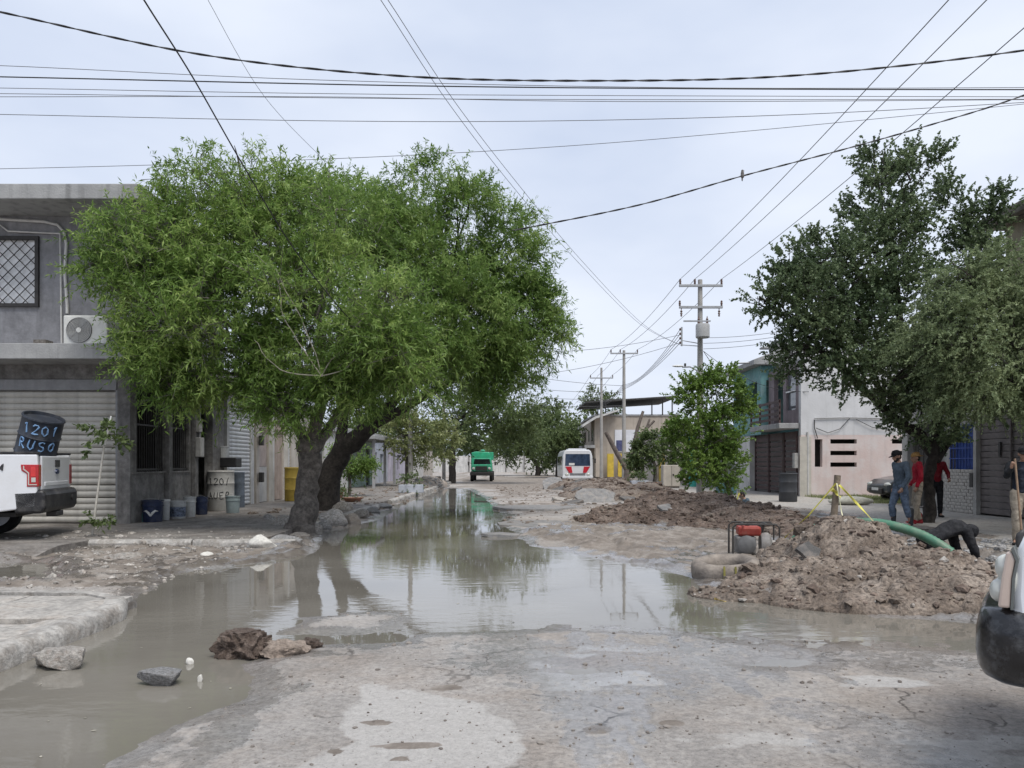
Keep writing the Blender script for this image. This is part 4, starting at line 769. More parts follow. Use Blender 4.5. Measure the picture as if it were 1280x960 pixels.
for xg in (-14.78, -9.36): MB().box(xg, xg+.06, Y0+.03, Y0+.2, .15, 3.32).build('shutter_guide', MATS['grey_metal'], ch, world=True)
# window with crossed security bars
wy = Y0 - .03
MB().box(-13.5, -11.15, Y0+.05, Y0+.07, 5.3, 6.87).build('window_pane', PGLASS, ch, world=True)
fr = MB()
for a in ((-13.52, -11.13, 6.84, 6.92), (-13.52, -11.13, 5.26, 5.34), (-11.21, -11.13, 5.34, 6.84), (-13.52, -13.44, 5.34, 6.84)): fr.box(a[0], a[1], wy-.04, wy+.06, a[2], a[3])
wf = fr.build('window_frame', IRON, ch, world=True)
L0 = Vector(wf.location) + Vector(ch.location)
for s in (1, -1):
    k = 0
    for d in np.arange(-1.6, 2.4, .27):
        dd = d + (.05 if k % 2 else 0); k += 1
        # line x = x0 + t, z = 5.32 + s*t clipped to the opening
        a = -13.44 + d * 1.0
        t0, t1 = max(0, -13.44 - a), min(1.52, -11.21 - a)
        if t1 - t0 < .1: continue
        z_ = lambda t: 5.34 + t if s > 0 else 6.84 - t
        MB().tube([Vector((a + t0, wy + (.015 if s > 0 else -.005), z_(t0))) , Vector((a + t1, wy + (.015 if s > 0 else -.005), z_(t1)))], .011, 5).build('security_bar', IRON, ch, world=True)
MB().box(-13.36, -13.3, Y0+.025, Y0+.048, 5.3, 6.87).build('window_mullion', WHITEM, ch, world=True)
MB().box(-12.22, -12.14, Y0+.025, Y0+.048, 5.3, 6.87).build('window_mullion', WHITEM, ch, world=True)
# pipes on the upper wall
pc = mat('white_pipe', (.60, .59, .57), .55, .1, 4, stain=.3)
yp = Y0 - .05
MB().tube([A(-60, 272, yp), A(0, 274, yp), A(55, 277, yp), A(72, 281, yp), A(80, 290, yp), A(83, 305, yp), A(81, 340, yp), A(84, 382, yp), A(84, 392, yp)], .035, 8).build('drain_pipe', pc, ch, world=True, smooth=1.0)
MB().tube([A(-40, 281, yp), A(0, 281, yp), A(10, 289, yp), A(75, 292, yp), A(76, 340, yp), A(77, 434, yp)], .022, 7).build('conduit', pc, ch, world=True, smooth=1.0)
MB().tube([A(-30, 258, yp), A(20, 254, yp), A(52, 252, yp), A(80, 257, yp), A(110, 260, yp), A(135, 255, yp), A(139, 256, yp), A(136, 280, yp), A(133, 298, yp)], .014, 5).build('loose_cable', BLACKP, ch, world=True, smooth=1.0)
MB().box(*(lambda a, b_: (a.x, b_.x, Y0-.6, Y0-.3, 4.25, 4.40))(A(45, 436, 17.6), A(60, 436, 17.6))).build('block', CONCD, ch, world=True)
tb_ = MB(); tb_.tube([(-12.2, 17.6, 3.9), (-12.2, 17.6, 3.78)], .03, 8); tb_.sph((-12.2, 17.6, 3.72), .06); tb_.build('bulb', mat('bulb_glass', (.65, .63, .58), .2, .05, 3), ch, world=True, smooth=1.0)
# street side: window bars, posts, low-wall panels
for (ya, yb) in ((Y0+.33, Y0+1.78), (Y0+2.02, Y0+3.28)):
    k = ya
    while k < yb: MB().tube([(X1-.06, k, 1.37), (X1-.06, k, 3.5)], .012, 5).build('window_bar', IRON, ch, world=True); k += .12
    MB().box(X1-.08, X1-.04, ya-.02, yb+.02, 1.40, 1.45).build('bar_rail', IRON, ch, world=True)
    MB().box(X1-.08, X1-.04, ya-.02, yb+.02, 2.5, 2.54).build('bar_rail', IRON, ch, world=True)
for yc in (Y0+1.9, Y0+3.55): MB().box(X1, X1+.12, yc-.11, yc+.11, .15, 3.9).build('column', POSTC, ch, world=True, bevel=.02)
MB().box(X1+.12, X1+.28, Y0+3.42, Y0+3.68, 1.75, 2.3).build('meter_box', mat('meter_grey', (.42, .41, .39), .6, .15, 5), ch, world=True, bevel=.02)
MB().tube([(X1+.2, Y0+3.55, 2.3), (X1+.2, Y0+3.55, 3.85)], .03, 8).build('conduit', MATS['grey_metal'], ch, world=True)
MB().box(X1+.12, X1+.24, Y0+3.45, Y0+3.65, 2.45, 2.8).build('meter_box', MATS['meter_grey'], ch, world=True, bevel=.02)
MB().box(X1-.02, X1+.04, Y0-.02+.1, Y0+3.3, 1.33, 1.372).build('sill', POSTC, ch, world=True)
# air-conditioning unit on the slab
ac = thing('air_conditioner', 'white outdoor air conditioning unit on the concrete ledge', 'air conditioner', tuple(A(106, 433, 17.55)))
a0, a1 = A(79, 431, 17.35), A(134, 394, 17.35)
body = MB().box(a0.x, a1.x, 17.35, 17.72, a0.z, a1.z).build('casing', mat('ac_white', (.66, .66, .63), .5, .08, 3, stain=.25), ac, world=True, bevel=.025)
fc = A(98.5, 412.5, 17.33); fr_ = .29
Mf = TM(fc.x, 17.345, fc.z) @ Matrix.Rotation(R(90), 4, 'X')
MB().lathe([(0, -.02), (fr_, -.02), (fr_, -.0), (fr_*.97, .012)], 32, Mf).build('fan_opening', mat('ac_dark', (.10, .10, .105), .6, .1, 4), ac, world=True, smooth=.6)
for k in range(7):
    r0 = .075 + k * .034
    MB().lathe([(r0-.006, .012), (r0+.006, .012), (r0+.006, .024), (r0-.006, .024), (r0-.006, .012)], 32, Mf).build('guard_ring', mat('ac_guard', (.28, .28, .28), .5, .1, 4), ac, world=True, smooth=.6)
MB().lathe([(0, .03), (.058, .028), (.06, .01)], 20, Mf).build('hub_cap', MATS['ac_white'], ac, world=True, smooth=.6)
for k in range(8):
    a = k * math.pi / 4; MB().tube([Mf @ Vector((math.cos(a)*.06, math.sin(a)*.06, .03)), Mf @ Vector((math.cos(a)*fr_, math.sin(a)*fr_, .028))], .004, 4).build('guard_spoke', MATS['ac_guard'], ac, world=True)
for px in (92, 120): q = A(px, 434, 17.5); MB().box(q.x-.12, q.x+.12, 17.4, 17.68, 4.25, a0.z).build('foot', CONCD, ac, world=True)
vb = A(137, 418, 17.5); MB().box(a1.x+.001, a1.x+.06, 17.45, 17.62, vb.z-.1, vb.z+.12).build('valve_cover', MATS['ac_white'], ac, world=True, bevel=.01)
# ---------------------------------------------------------------- shop with white shutter, and the beige house
SW2 = mat('white_wall', (.58, .57, .55), .9, .15, 1.5, .3, 20, stain=.4)
s2 = shell('shop_building', 'single storey shop with white roller shutter facing the street', -18, -9.05, 24.4, 26.95, .15, 3.65, SW2, (), [(.0, 2.05, -.01, 3.3)], 'E')
sm2 = slat_mesh(2.05, .13)
for i in range(25): link('shutter_slat', sm2, mat('white_shutter', (.66, .66, .65), .5, .08, 3, stain=.3), s2, tuple(Vector((-9.13, 24.62, .16 + i*.13)) - Vector(s2.location)), (0, 0, R(90)), smooth=.9)
BEI = mat('beige_wall', (.52, .475, .42), .9, .15, 1.4, .3, 18, stain=.4, col2=(.38, .34, .30))
h2_ = shell('beige_house', 'beige single storey house with tall brown doors behind the grey tree trunk', -18, -9.0, 27.05, 35.0, .15, 3.7, BEI, (), [(.12, 1.15, .0, 3.0), (1.35, 2.95, .0, 3.05), (3.35, 4.05, .95, 2.6), (5.2, 6.6, 1.0, 2.5)], 'E')
BRD = mat('brown_door', (.40, .32, .27), .7, .15, 3, stain=.3)
def pane(o, x0, x1, y0, y1, z0, z1, nm, m, par, **k): return MB().box(x0, x1, y0, y1, z0, z1).build(nm, m, par, world=True, **k)
pane(0, -9.12, -9.07, 27.39, 28.38, 1.45, 3.15, 'door_panel', mat('pinkish_panel', (.43, .36, .33), .7, .12, 3, stain=.25), h2_)
pane(0, -9.12, -9.06, 27.39, 28.38, .17, 1.44, 'door_panel', MATS['white_wall'], h2_)
for k in range(6): pane(0, -9.1, -9.055, 28.62 + k*.265, 28.62 + k*.265 + .255, .17, 3.18, 'door_board', BRD, h2_, bevel=.01)
for k in range(7): pane(0, -9.13, -9.03, 27.3, 30.3, 3.0 + k*.075 - .3, 3.04 + k*.075 - .3, 'louvre', MATS['brown_door'], h2_) if k < 3 else None
for k in range(11): MB().cbox((0, 0, 0), (.09, .68, .012), TM(-9.08, 30.95, 1.2 + k*.14) @ Matrix.Rotation(R(35), 4, 'Y')).build('window_louvre', WHITEM, h2_, world=True)
pane(0, -9.0, -8.85, 30.35, 30.55, .15, 3.7, 'column', SW2, h2_); pane(0, -9.0, -8.85, 28.46, 28.6, .15, 3.7, 'column', SW2, h2_)
for k, (y_, z_) in enumerate(((27.1, 2.2), (27.1, .9))): pane(0, -8.95, -8.8, y_, y_+.2, z_, z_+.35, 'meter_box', IRON, h2_, bevel=.02)
# ---------------------------------------------------------------- houses further along on the left
PG = mat('mint_wall', (.42, .53, .46), .9, .12, 1.2, .2, 15, stain=.4); PBL = mat('pale_blue_wall', (.47, .50, .56), .9, .12, 1.2, .2, 15, stain=.4); LIL = mat('lilac_wall', (.50, .47, .55), .9, .12, 1.2, .2, 15, stain=.4)
h3_ = shell('white_house', 'low white and salmon house behind the dark leaning trunk', -18, -9.1, 35.2, 42.5, .15, 3.0, SW2, [(6.8, 8.2, .9, 2.1)], [(.8, 1.8, 0, 2.2), (3, 4.6, .9, 2.1)], 'E')
pane(0, -9.25, -9.2, 36.2, 37.2, .15, 2.35, 'door', mat('stone_door', (.2, .21, .2), .8, .3, 4), h3_); pane(0, -9.22, -9.2, 38.4, 40, 1.05, 2.25, 'window', GLASS, h3_)
pane(0, -9.095, -9.06, 35.25, 36.15, .15, 2.2, 'render_patch', mat('salmon', (.58, .36, .27), .9, .15, 3), h3_)
h4_ = shell('mint_house', 'mint green house with flat white canopy over its doors', -18, -9.2, 43, 51, .15, 3.1, PG, [(7.1, 8.2, .3, 2.3)], [(.4, 1.5, 0, 2.3), (2.2, 4.2, .8, 2.3), (5.2, 6.4, 0, 2.3)], 'E')
pane(0, -10.7, -7.6, 42.6, 51.4, 2.9, 3.12, 'canopy', SLABC, h4_, bevel=.02)
for k in range(5): pane(0, -9.36, -9.3, 45.4 + k*.4, 45.4 + k*.4 + .36, .95, 2.44, 'shutter_board', mat('grey_board', (.36, .36, .37), .7, .12, 3), h4_)
pane(0, -9.34, -9.3, 43.6, 44.7, .15, 2.4, 'door', PBL, h4_); pane(0, -9.34, -9.3, 48.4, 49.6, .15, 2.4, 'door', IRON, h4_); pane(0, -10.85, -9.85, 43.06, 43.1, .5, 2.4, 'door', BRD, h4_)
for yy_ in (43.4, 47.2, 51.0): pane(0, -7.9, -7.75, yy_, yy_+.15, .15, 2.9, 'post', MATS['grey_board'], h4_)
for x0_, y0_, y1_, hh, mm, lb in ((-9.4, 51.5, 58, 3.2, PBL, 'pale blue house front beyond the mint house'), (-9.2, 58.3, 66, 3.0, LIL, 'lilac house behind the yellowish tree on the left'), (-9.0, 66.4, 78, 3.4, SW2, 'white house set back behind the large dark tree'), (-9.3, 78.4, 90, 3.1, BEI, 'far beige house on the left near the end of the street')):
    hh_ = shell('house', lb, -18, x0_, y0_, y1_, .1, hh, mm, [(7, 8, .9, 2.1)], [(.8, 1.8, 0, 2.2), (3, 4.5, .9, 2.1)], 'E')
    pane(0, x0_-.16, x0_-.12, y0_+1, y0_+2, .1, 2.3, 'door', BRD, hh_); pane(0, x0_-.16, x0_-.12, y0_+3.2, y0_+4.7, 1, 2.2, 'window', GLASS, hh_)
# ---------------------------------------------------------------- RIGHT: plank gate house
PLK = mat('plank_brown', (.15, .128, .12), .6, .2, 4, .2, 30, col2=(.085, .072, .068)); BRK = mat('cream_brick', (.47, .44, .40), .9, .2, 5, .4, 30, stain=.2)
UPW = mat('ochre_wall', (.40, .35, .26), .9, .2, 1.5, .3, 18, stain=.5)
rg_ = thing('gate_house', 'house with dark plank gate and blue barred window on the right', 'house', (16, 19, .15))
mb = MB(); wall(mb, (13.05, 25.7, .15), (0,-1,0), (-1,0,0), 13.7, 3.55, .25, [(2.85, 4.05, 1.18, 2.55), (.35, 2.3, 0, 2.7), (4.32, 7.6, 0, 2.95)])
mb.box(13.3, 21, 25.45, 25.7, .15, 3.7); mb.box(13.3, 21, 12, 12.25, .15, 3.7); mb.box(20.75, 21, 12.25, 25.45, .15, 3.7); mb.box(14.6, 14.75, 12.4, 25.3, .15, 3.7)
mb.build('lower_wall', mat('grey_plaster', (.40, .385, .36), .9, .15, 2, .3, 20, stain=.4), rg_, world=True)
MB().box(12.9, 21, 11.9, 25.8, 3.702, 3.92).build('floor_slab', SLABC, rg_, world=True, bevel=.02)
mb = MB(); wall(mb, (13.05, 20.3, 3.925), (0,-1,0), (-1,0,0), 8.3, 3.9, .25, [(1.0, 2.6, 1.0, 2.4)]); wall(mb, (21, 20.3, 3.925), (-1,0,0), (0,1,0), 7.7, 3.9, .25); mb.box(13.3, 21, 12, 12.25, 3.925, 7.82); mb.build('upper_wall', UPW, rg_, world=True)
MB().box(12.6, 21, 11.8, 20.7, 7.83, 8.1).build('roof_slab', mat('brown_slab', (.27, .24, .21), .9, .25, 2, .3, 20, stain=.5), rg_, world=True, bevel=.02)
gz = .2; k = 0
pl = MB().box(-.02, .02, 0, 3.22, 0, .155).mesh('gate_plank')
while gz < 2.95: link('gate_plank', pl, PLK, rg_, tuple(Vector((13.0 + random.uniform(-.006, .006), 18.13, gz)) - Vector(rg_.location)), (0, R(random.uniform(-2, 2)), 0), bevel=.006); gz += .17; k += 1
pane(0, 12.93, 12.97, 20.35, 20.43, 1.75, 2.15, 'gate_lock', IRON, rg_, bevel=.01); pane(0, 12.92, 12.96, 19.9, 19.95, .2, 3.0, 'gate_stile', PLK, rg_)
# brick dado under the window: each brick a piece
bk = MB().box(0, .06, 0, .185, 0, .088).mesh('brick')
for r_i in range(13):
    for c_i in range(16):
        yb_ = 21.45 + c_i * .2 + (.1 if r_i % 2 else 0) ; z_ = .16 + r_i * .096
        if yb_ + .19 > 23.2 or yb_ < 21.4 or z_ > 1.32: continue
        link('brick', bk, BRK, rg_, tuple(Vector((12.985 + random.uniform(-.006, .004), yb_, z_)) - Vector(rg_.location)))
pane(0, 12.86, 12.99, 21.28, 21.42, .15, 3.6, 'post', MATS['grey_plaster'], rg_); pane(0, 12.9, 13.0, 23.3, 23.45, .15, 3.6, 'post', MATS['grey_plaster'], rg_)
pane(0, 12.86, 12.9, 21.45, 21.6, .9, 1.3, 'meter_box', IRON, rg_)
BLU = mat('blue_iron', (.035, .075, .30), .45, .15, 6)
pane(0, 13.2, 13.22, 21.65, 22.85, 1.33, 2.7, 'window_pane', mat('blue_curtain', (.04, .09, .33), .5, .3, 5), rg_)
for k in range(8): MB().tube([(13.02, 21.7 + k*.158, 1.33), (13.02, 21.7 + k*.158, 2.7)], .016, 6).build('window_bar', BLU, rg_, world=True)
for z_ in (1.36, 1.7, 2.0, 2.35, 2.66): pane(0, 13.0, 13.04, 21.65, 22.85, z_, z_+.03, 'bar_rail', BLU, rg_)
for k in range(6): MB().tube([(13.08, 23.5 + k*.3, .15), (13.08, 23.5 + k*.3, 2.85)], .016, 5).build('fence_bar', IRON, rg_, world=True)
# ---------------------------------------------------------------- pink house with slots and balcony
PNK = mat('pink_wall', (.60, .515, .485), .9, .1, .8, .25, 14, stain=.18, dirt=(.62, .60, .59), dirt_amt=.5, col2=(.56, .45, .42)); WHT = mat('off_white_wall', (.63, .63, .635), .9, .08, .9, .25, 14, stain=.2)
px0, py0 = 12.3, 32.7
ph = thing('pink_house', 'two storey house with pink slotted side wall and brown railed balcony', 'house', (16, 37, .15))
def sl(px1, px2, pyt, pyb): a, b_ = A(px1, pyb, py0), A(px2, pyt, py0); return (a.x - px0, b_.x - px0, a.z - .15, b_.z - .15)
mb = MB(); wall(mb, (px0, py0, .15), (1,0,0), (0,-1,0), 8.0, 2.62, .25, [sl(1018.5, 1028, 549, 583.5), sl(1038, 1071, 549, 554.5), sl(1038, 1071, 563.5, 569), sl(1038, 1071, 578, 583.5), sl(1115, 1148, 549, 554.5), sl(1115, 1148, 563.5, 569), sl(1115, 1148, 578, 583.5)])
mb.build('lower_wall', PNK, ph, world=True)
MB().box(px0, px0+8, py0, py0+.25, 2.772, 6.3).build('upper_wall', WHT, ph, world=True)
MB().box(px0+.3, px0+8, py0+.26, 41.5, 5.9, 6.15).build('roof_slab', SLABC, ph, world=True)
MB().box(px0+.3, px0+8, py0+.55, py0+.65, .15, 6).build('shade_backing', DARKI, ph, world=True)  # dark lining added close behind the slots to paint their shade
mb = MB(); wall(mb, (px0, py0+.25, 3.3), (0,1,0), (-1,0,0), 3.85, 2.6, .2, [(.35, 1.5, .6, 2.3), (1.9, 3.1, 0, 2.3)]); mb.build('facade', mat('mauve_wall', (.25, .21, .22), .9, .15, 2, stain=.4), ph, world=True)
pane(0, px0+.1, px0+.12, py0+.6, py0+1.75, 3.9, 5.6, 'window', GLASS, ph)
for z_ in (4.7,): pane(0, px0-.02, px0+.02, py0+.6, py0+1.75, z_, z_+.06, 'window_rail', WHITEM, ph)
pane(0, px0-.9, px0-.0, py0+.1, 36.8, 3.05, 3.28, 'balcony_slab', SLABC, ph, bevel=.02)
RUS = mat('maroon_iron', (.085, .052, .05), .6, .2, 5, stain=.2)
for k in range(4): pane(0, px0-.88, px0-.80, py0+.15 + k*1.3, py0+.22 + k*1.3, 3.28, 4.3, 'balcony_post', RUS, ph)
for z_ in (3.42, 3.66, 3.9, 4.16): pane(0, px0-.87, px0-.82, py0+.15, 36.75, z_, z_+.11, 'balcony_rail', RUS, ph)
# maroon gates, planks with gaps
for g0, g1 in ((py0+.35, py0+1.9), (py0+2.0, py0+3.9), (py0+3.98, py0+6.0)):
    for z_ in np.arange(.3, 2.75, .23): pane(0, px0-.04, px0, g0+.06, g1-.06, z_, z_+.15, 'gate_plank', RUS, ph)
    for gy_ in (g0, g1-.08): pane(0, px0-.07, px0+.01, gy_, gy_+.08, .18, 2.95, 'gate_post', RUS, ph)
    pane(0, px0-.045, px0+.0, g0+.08, g1-.08, 2.62, 2.94, 'gate_header', RUS, ph)
MB().tube([(px0+.28, py0-.04, .2), (px0+.28, py0-.04, 2.9)], .05, 8).build('drain_pipe', SW2, ph, world=True)
pane(0, px0-.06, px0+.42, py0-.06, py0-.002, .15, 2.7, 'corner_pier', mat('cream_pier', (.52, .49, .43), .9, .12, 3, stain=.3), ph)
pane(0, px0-.25, px0-.07, py0+.05, py0+.32, 1.35, 2.0, 'meter_box', MATS['meter_grey'], ph, bevel=.02)
MB().tube([A(1018, 523, py0-.05), A(1060, 522, py0-.05), A(1100, 523, py0-.05), A(1150, 521, py0-.05)], .025, 6).build('conduit', MATS['grey_metal'], ph, world=True)
MB().tube([A(1018, 525, py0-.06), A(1018, 535, py0-.06), A(1022, 548, py0-.06)], .02, 5).build('loose_cable', BLACKP, ph, world=True)
MB().tube([A(1020, 535, py0-.07), A(1035, 541, py0-.07), A(1050, 536, py0-.07), A(1062, 523, py0-.07)], .016, 5).build('loose_cable', BLACKP, ph, world=True)
MB().tube([A(1070, 524, py0-.07), A(1090, 534, py0-.07), A(1120, 539, py0-.07)], .014, 5).build('loose_cable', BLACKP, ph, world=True)
# turquoise bay at the far end
TUR = mat('turquoise_wall', (.16, .33, .33), .85, .15, 1.5, .2, 14, stain=.4, dirt=(.35, .40, .40), dirt_amt=.35)
tb2 = thing('turquoise_house', 'turquoise upper storey with open window bay and ragged concrete roof', 'house', (14.5, 41.2, .15))
mb = MB(); wall(mb, (11.95, 37.05, 2.95), (0,1,0), (-1,0,0), 4.4, 3.3, .2, [(.4, 1.7, 1.3, 2.6), (2.0, 4.0, 1.3, 2.6)]); wall(mb, (11.95, 36.85, 2.95), (1,0,0), (0,-1,0), .95, 3.3, .2, [(.25, .75, 1.3, 2.6)]); mb.build('upper_wall', TUR, tb2, world=True)
MB().box(12.0, 16, 38.75, 41.4, .15, 2.94).build('lower_wall', SW2, tb2, world=True)
mb = MB(); mb.prism([(11.5, 6.26), (16, 6.26), (16, 7.0), (12.8, 7.0), (11.5, 6.5)], 36.5, 41.8); mb.build('roof', SLABC, tb2, world=True, bevel=.02)
mb = MB(); mb.box(12.9, 14, 37.4, 38.6, 7.02, 7.55); mb.box(12.3, 12.9, 37.8, 38.2, 7.2, 7.3); mb.build('parapet_block', SLABC, tb2, world=True, bevel=.03)
MB().box(12.2, 15.9, 41.25, 41.4, 2.95, 6.25).build('back_wall', TUR, tb2, world=True); MB().tube([(10.9, 37.2, 6.4), (11.6, 37.2, 6.42)], .04, 6).build('rain_spout', MATS['grey_metal'], tb2, world=True)
pane(0, 11.93, 11.97, 40.0, 40.1, 4.26, 5.54, 'window_mullion', WHITEM, tb2)
# further houses on the right
h5 = shell('teal_house', 'low house with bright teal gatepost behind the beige cabinet', 12.0, 20, 43, 53, .15, 3.3, mat('sage_wall', (.40, .42, .38), .9, .15, 1.2, .2, 12, stain=.4), [(.6, 2.4, .9, 2.4)], [(1, 3, 0, 2.4), (5, 7, .9, 2.2)], 'W')
pane(0, 10.6, 11.2, 45.8, 46.1, .15, 3.2, 'gatepost', mat('teal_paint', (.06, .38, .33), .8, .15, 2, stain=.3), h5); pane(0, 12.12, 12.16, 48.3, 50.1, 1.05, 2.3, 'window', GLASS, h5); pane(0, 11.0, 12.0, 45.85, 46.0, .15, 2.3, 'garden_wall', SW2, h5)
pane(0, 11.2, 11.99, 42.4, 53.2, 3.0, 3.2, 'canopy', SLABC, h5)
h6 = shell('cream_house', 'cream house with open carport behind the dead lopped tree', 11.2, 19, 54, 70, .15, 3.4, BEI, [(.8, 2.6, .0, 2.4)], [(2, 5, 0, 2.5), (7, 9, .9, 2.2), (11, 13, 0, 2.4)], 'W'); pane(0, 11.32, 11.36, 61.2, 63.2, 1.05, 2.3, 'window', GLASS, h6)
pane(0, 11.32, 11.36, 56.2, 59.2, .15, 2.6, 'gate', mat('yellow_paint', (.60, .43, .06), .6, .15, 3, stain=.2), h6)
# building with the dark rooftop canopy
cb = shell('canopy_building', 'beige two storey building with dark sheet canopy on its roof', 8.6, 17.5, 80, 96, .1, 6.3, mat('tan_wall', (.43, .375, .315), .9, .12, .8, .2, 10, stain=.35), [(2.1, 4.6, 2.6, 4.6), (5.4, 7.0, 0.1, 2.3)], [(1.5, 3, 3.8, 5), (5, 6.5, 3.8, 5), (9, 10.5, 3.8, 5), (1.5, 3, 0, 2.4), (5, 6.5, .9, 2.2)], 'W', roof=(.1, .2))
pane(0, 10.7, 13.3, 79.93, 79.98, 2.7, 5.0, 'wall_board', mat('white_board', (.64, .65, .68), .7, .08, 2), cb); pane(0, 10.85, 11.5, 79.9, 79.92, 2.8, 3.9, 'board_picture', mat('navy_print', (.08, .09, .2), .7, .4, 2), cb)
for k in range(2): pane(0, 8.62, 8.66, 81.6 + k*3.5, 83.0 + k*3.5, 3.95, 5.05, 'window', GLASS, cb)
MB().prism([(7.6, 7.75), (17.2, 8.35), (17.2, 8.5), (7.6, 7.9)], 79.2, 90).build('roof_canopy', mat('dark_sheet', (.06, .058, .055), .7, .25, 2), cb, world=True)
for x_ in (8.9, 9.7, 14.5, 15.6, 16.6): MB().tube([(x_, 79.6, 6.5), (x_, 79.6, 8.1)], .07, 6).build('canopy_post', IRON, cb, world=True)
MB().prism([(7.2, 5.2), (8.6, 6.1), (11.0, 6.9), (11.0, 7.05), (8.5, 6.3), (7.2, 5.4)], 78.6, 84).build('porch_roof', SW2, cb, world=True)
pane(0, 7.5, 8.58, 79.4, 86, 3.1, 3.4, 'balcony', SLABC, cb)
for x_ in (9.2, 10.3): pane(0, x_ + .6, x_+1.25, 78.9, 79.2, .1, 2.5, 'gate', MATS['yellow_paint'], cb)
pane(0, 8.6, 9.1, 79.0, 79.4, .1, 3.1, 'pier', MATS['tan_wall'], cb)
# end of the street
ew = thing('end_wall', 'long low grey wall closing off the far end of the street', 'wall', (0, 125, 0))
for k in range(14): pane(0, -16 + k*3.0, -16 + k*3.0 + 2.92, 125, 125.2, 0, 2.6 + .15*random.random(), 'wall_panel', SW2, ew)
for k in range(14): pane(0, -16.1 + k*3.0, -15.9 + k*3.0, 124.9, 125.0, 0, 2.8, 'post', POSTC, ew)
V = []
for k, (px, py, r) in enumerate(((450, 545, 26), (520, 555, 26), (590, 545, 30), (650, 552, 28), (720, 540, 26), (800, 552, 26), (880, 545, 30))): simple_tree('distant_tree', 'tree crown in the row far beyond the end wall', px, 590, 150, [(px, py, r), (px+18, py+8, r*.8), (px-18, py+8, r*.8)], FAR, 40 + k, 90, (8, .8, .26, 2.0), group='trees beyond the end wall', tr=.3)
# ================================================================ POLES AND WIRES
PCON = mat('pole_concrete', (.36, .345, .32), .9, .12, 2, .3, 20, stain=.3); STEEL = mat('galvanised', (.36, .37, .38), .5, .12, 6); PORC = mat('porcelain', (.12, .07, .055), .3, .15, 8)
def pole(label, X, Y, h, arms, r0=.17, r1=.1, transformer=False, lamp=False):
    p = thing('utility_pole', label, 'pole', (X, Y, .0)); MB().tube([(0, 0, -.1), (0, 0, h)], [r0, r1], 14).build('shaft', PCON, p, smooth=.8)
    for (z, x0, x1, ins, down) in arms:
        MB().box(x0, x1, -.18, -.09, z-.05, z+.06).build('crossarm', STEEL, p, bevel=.01)
        for xi in ins: MB().lathe([(.02, -.08), (.03, 0), (.055, .04), (.04, .08), (.06, .12), (.04, .16), (.05, .22), (.0, .26)], 8, TM(xi, -.135, z+.06)).build('insulator', PORC, p, smooth=.8)
        for xi in down: MB().lathe([(.0, 0), (.05, .04), (.03, .1), (.06, .14), (.03, .2), (.06, .25), (.02, .3), (.02, .38)], 8, TM(xi, -.135, z-.43)).build('insulator', PORC, p, smooth=.8)
    if transformer:
        z = transformer; MB().box(-.85, .35, -.5, -.42, z+.62, z+.68).build('bracket', STEEL, p)
        t = MB().lathe([(0, 0), (.28, 0), (.31, .04), (.31, .55), (.28, .62), (0, .64)], 16, TM(0, -.46, z-.1)).build('transformer', mat('transformer_grey', (.42, .42, .41), .5, .1, 3, stain=.3), p, smooth=.6)
        for xi in (-.18, .2): MB().lathe([(.04, 0), (.06, .08), (.03, .14), (.06, .2), (.03, .27), (.01, .36)], 8, TM(xi, -.46, z+.52)).build('bushing', PORC, p, smooth=.8)
        MB().box(-.95, -.88, -.4, -.34, z-.45, z+.4).build('spool_rack', STEEL, p)
        for k in range(4): MB().sph((-.98, -.37, z-.3 + k*.2), (.05, .05, .06), 8, 6).build('insulator', PORC, p, smooth=1.0)
        MB().tube([(-.9, -.37, z-.2), (-.1, -.15, z-.3)], .02, 5).build('bracket', STEEL, p); MB().tube([(-.9, -.37, z-.4), (-.1, -.15, z-.42)], .02, 5).build('bracket', STEEL, p)
    if lamp:
        l = MB().tube([(-.05, -.12, lamp-.5), (-.2, -.14, lamp-.1), (-.5, -.16, lamp+.05), (-.85, -.18, lamp+.03)], .035, 7).build('lamp_arm', STEEL, p, smooth=1.0)
        MB().sph((-1.05, -.19, lamp+.08), (.26, .09, .055), 12, 6).build('lamp_head', mat('lamp_white', (.68, .68, .66), .4, .05, 3), p, smooth=1.0)
        MB().cbox((-.72, -.18, lamp+.14), (.08, .08, .12)).build('photocell', IRON, p)
    return p
PX, PY1, PY2, PY3 = 8.5, 34.7, 58.3, 73.0
pole('concrete pole with double crossarms, transformer and street lamp by the fresh green tree', PX, PY1, 9.85, [(9.55, -.98, .98, (-.93, -.27, .93), ()), (8.58, -.98, .98, (-.95, .93), (-.88, .82))], transformer=7.25, lamp=5.85)
pole('slim concrete pole with one crossarm in front of the dead lopped tree', PX, PY2, 10.1, [(9.85, -1.05, 1.05, (-1.0, -.3, 1.0), ())])
pole('far concrete pole with crossarm before the building with the dark canopy', PX, PY3, 10.6, [(9.6, -1.1, 1.1, (-1.05, 1.05), ())])
pole('bare concrete pole standing in a white planter on the left pavement', -6.15, 46.5, 7.5, [], .16, .12)
pole('thin grey pole behind the rubble heap on the left pavement', -5.5, 62, 7.0, [], .15, .12)
CABLE = mat('cable_black', (.03, .03, .032), .6, .2, 5); CABG = mat('cable_grey', (.13, .13, .135), .6, .15, 5)
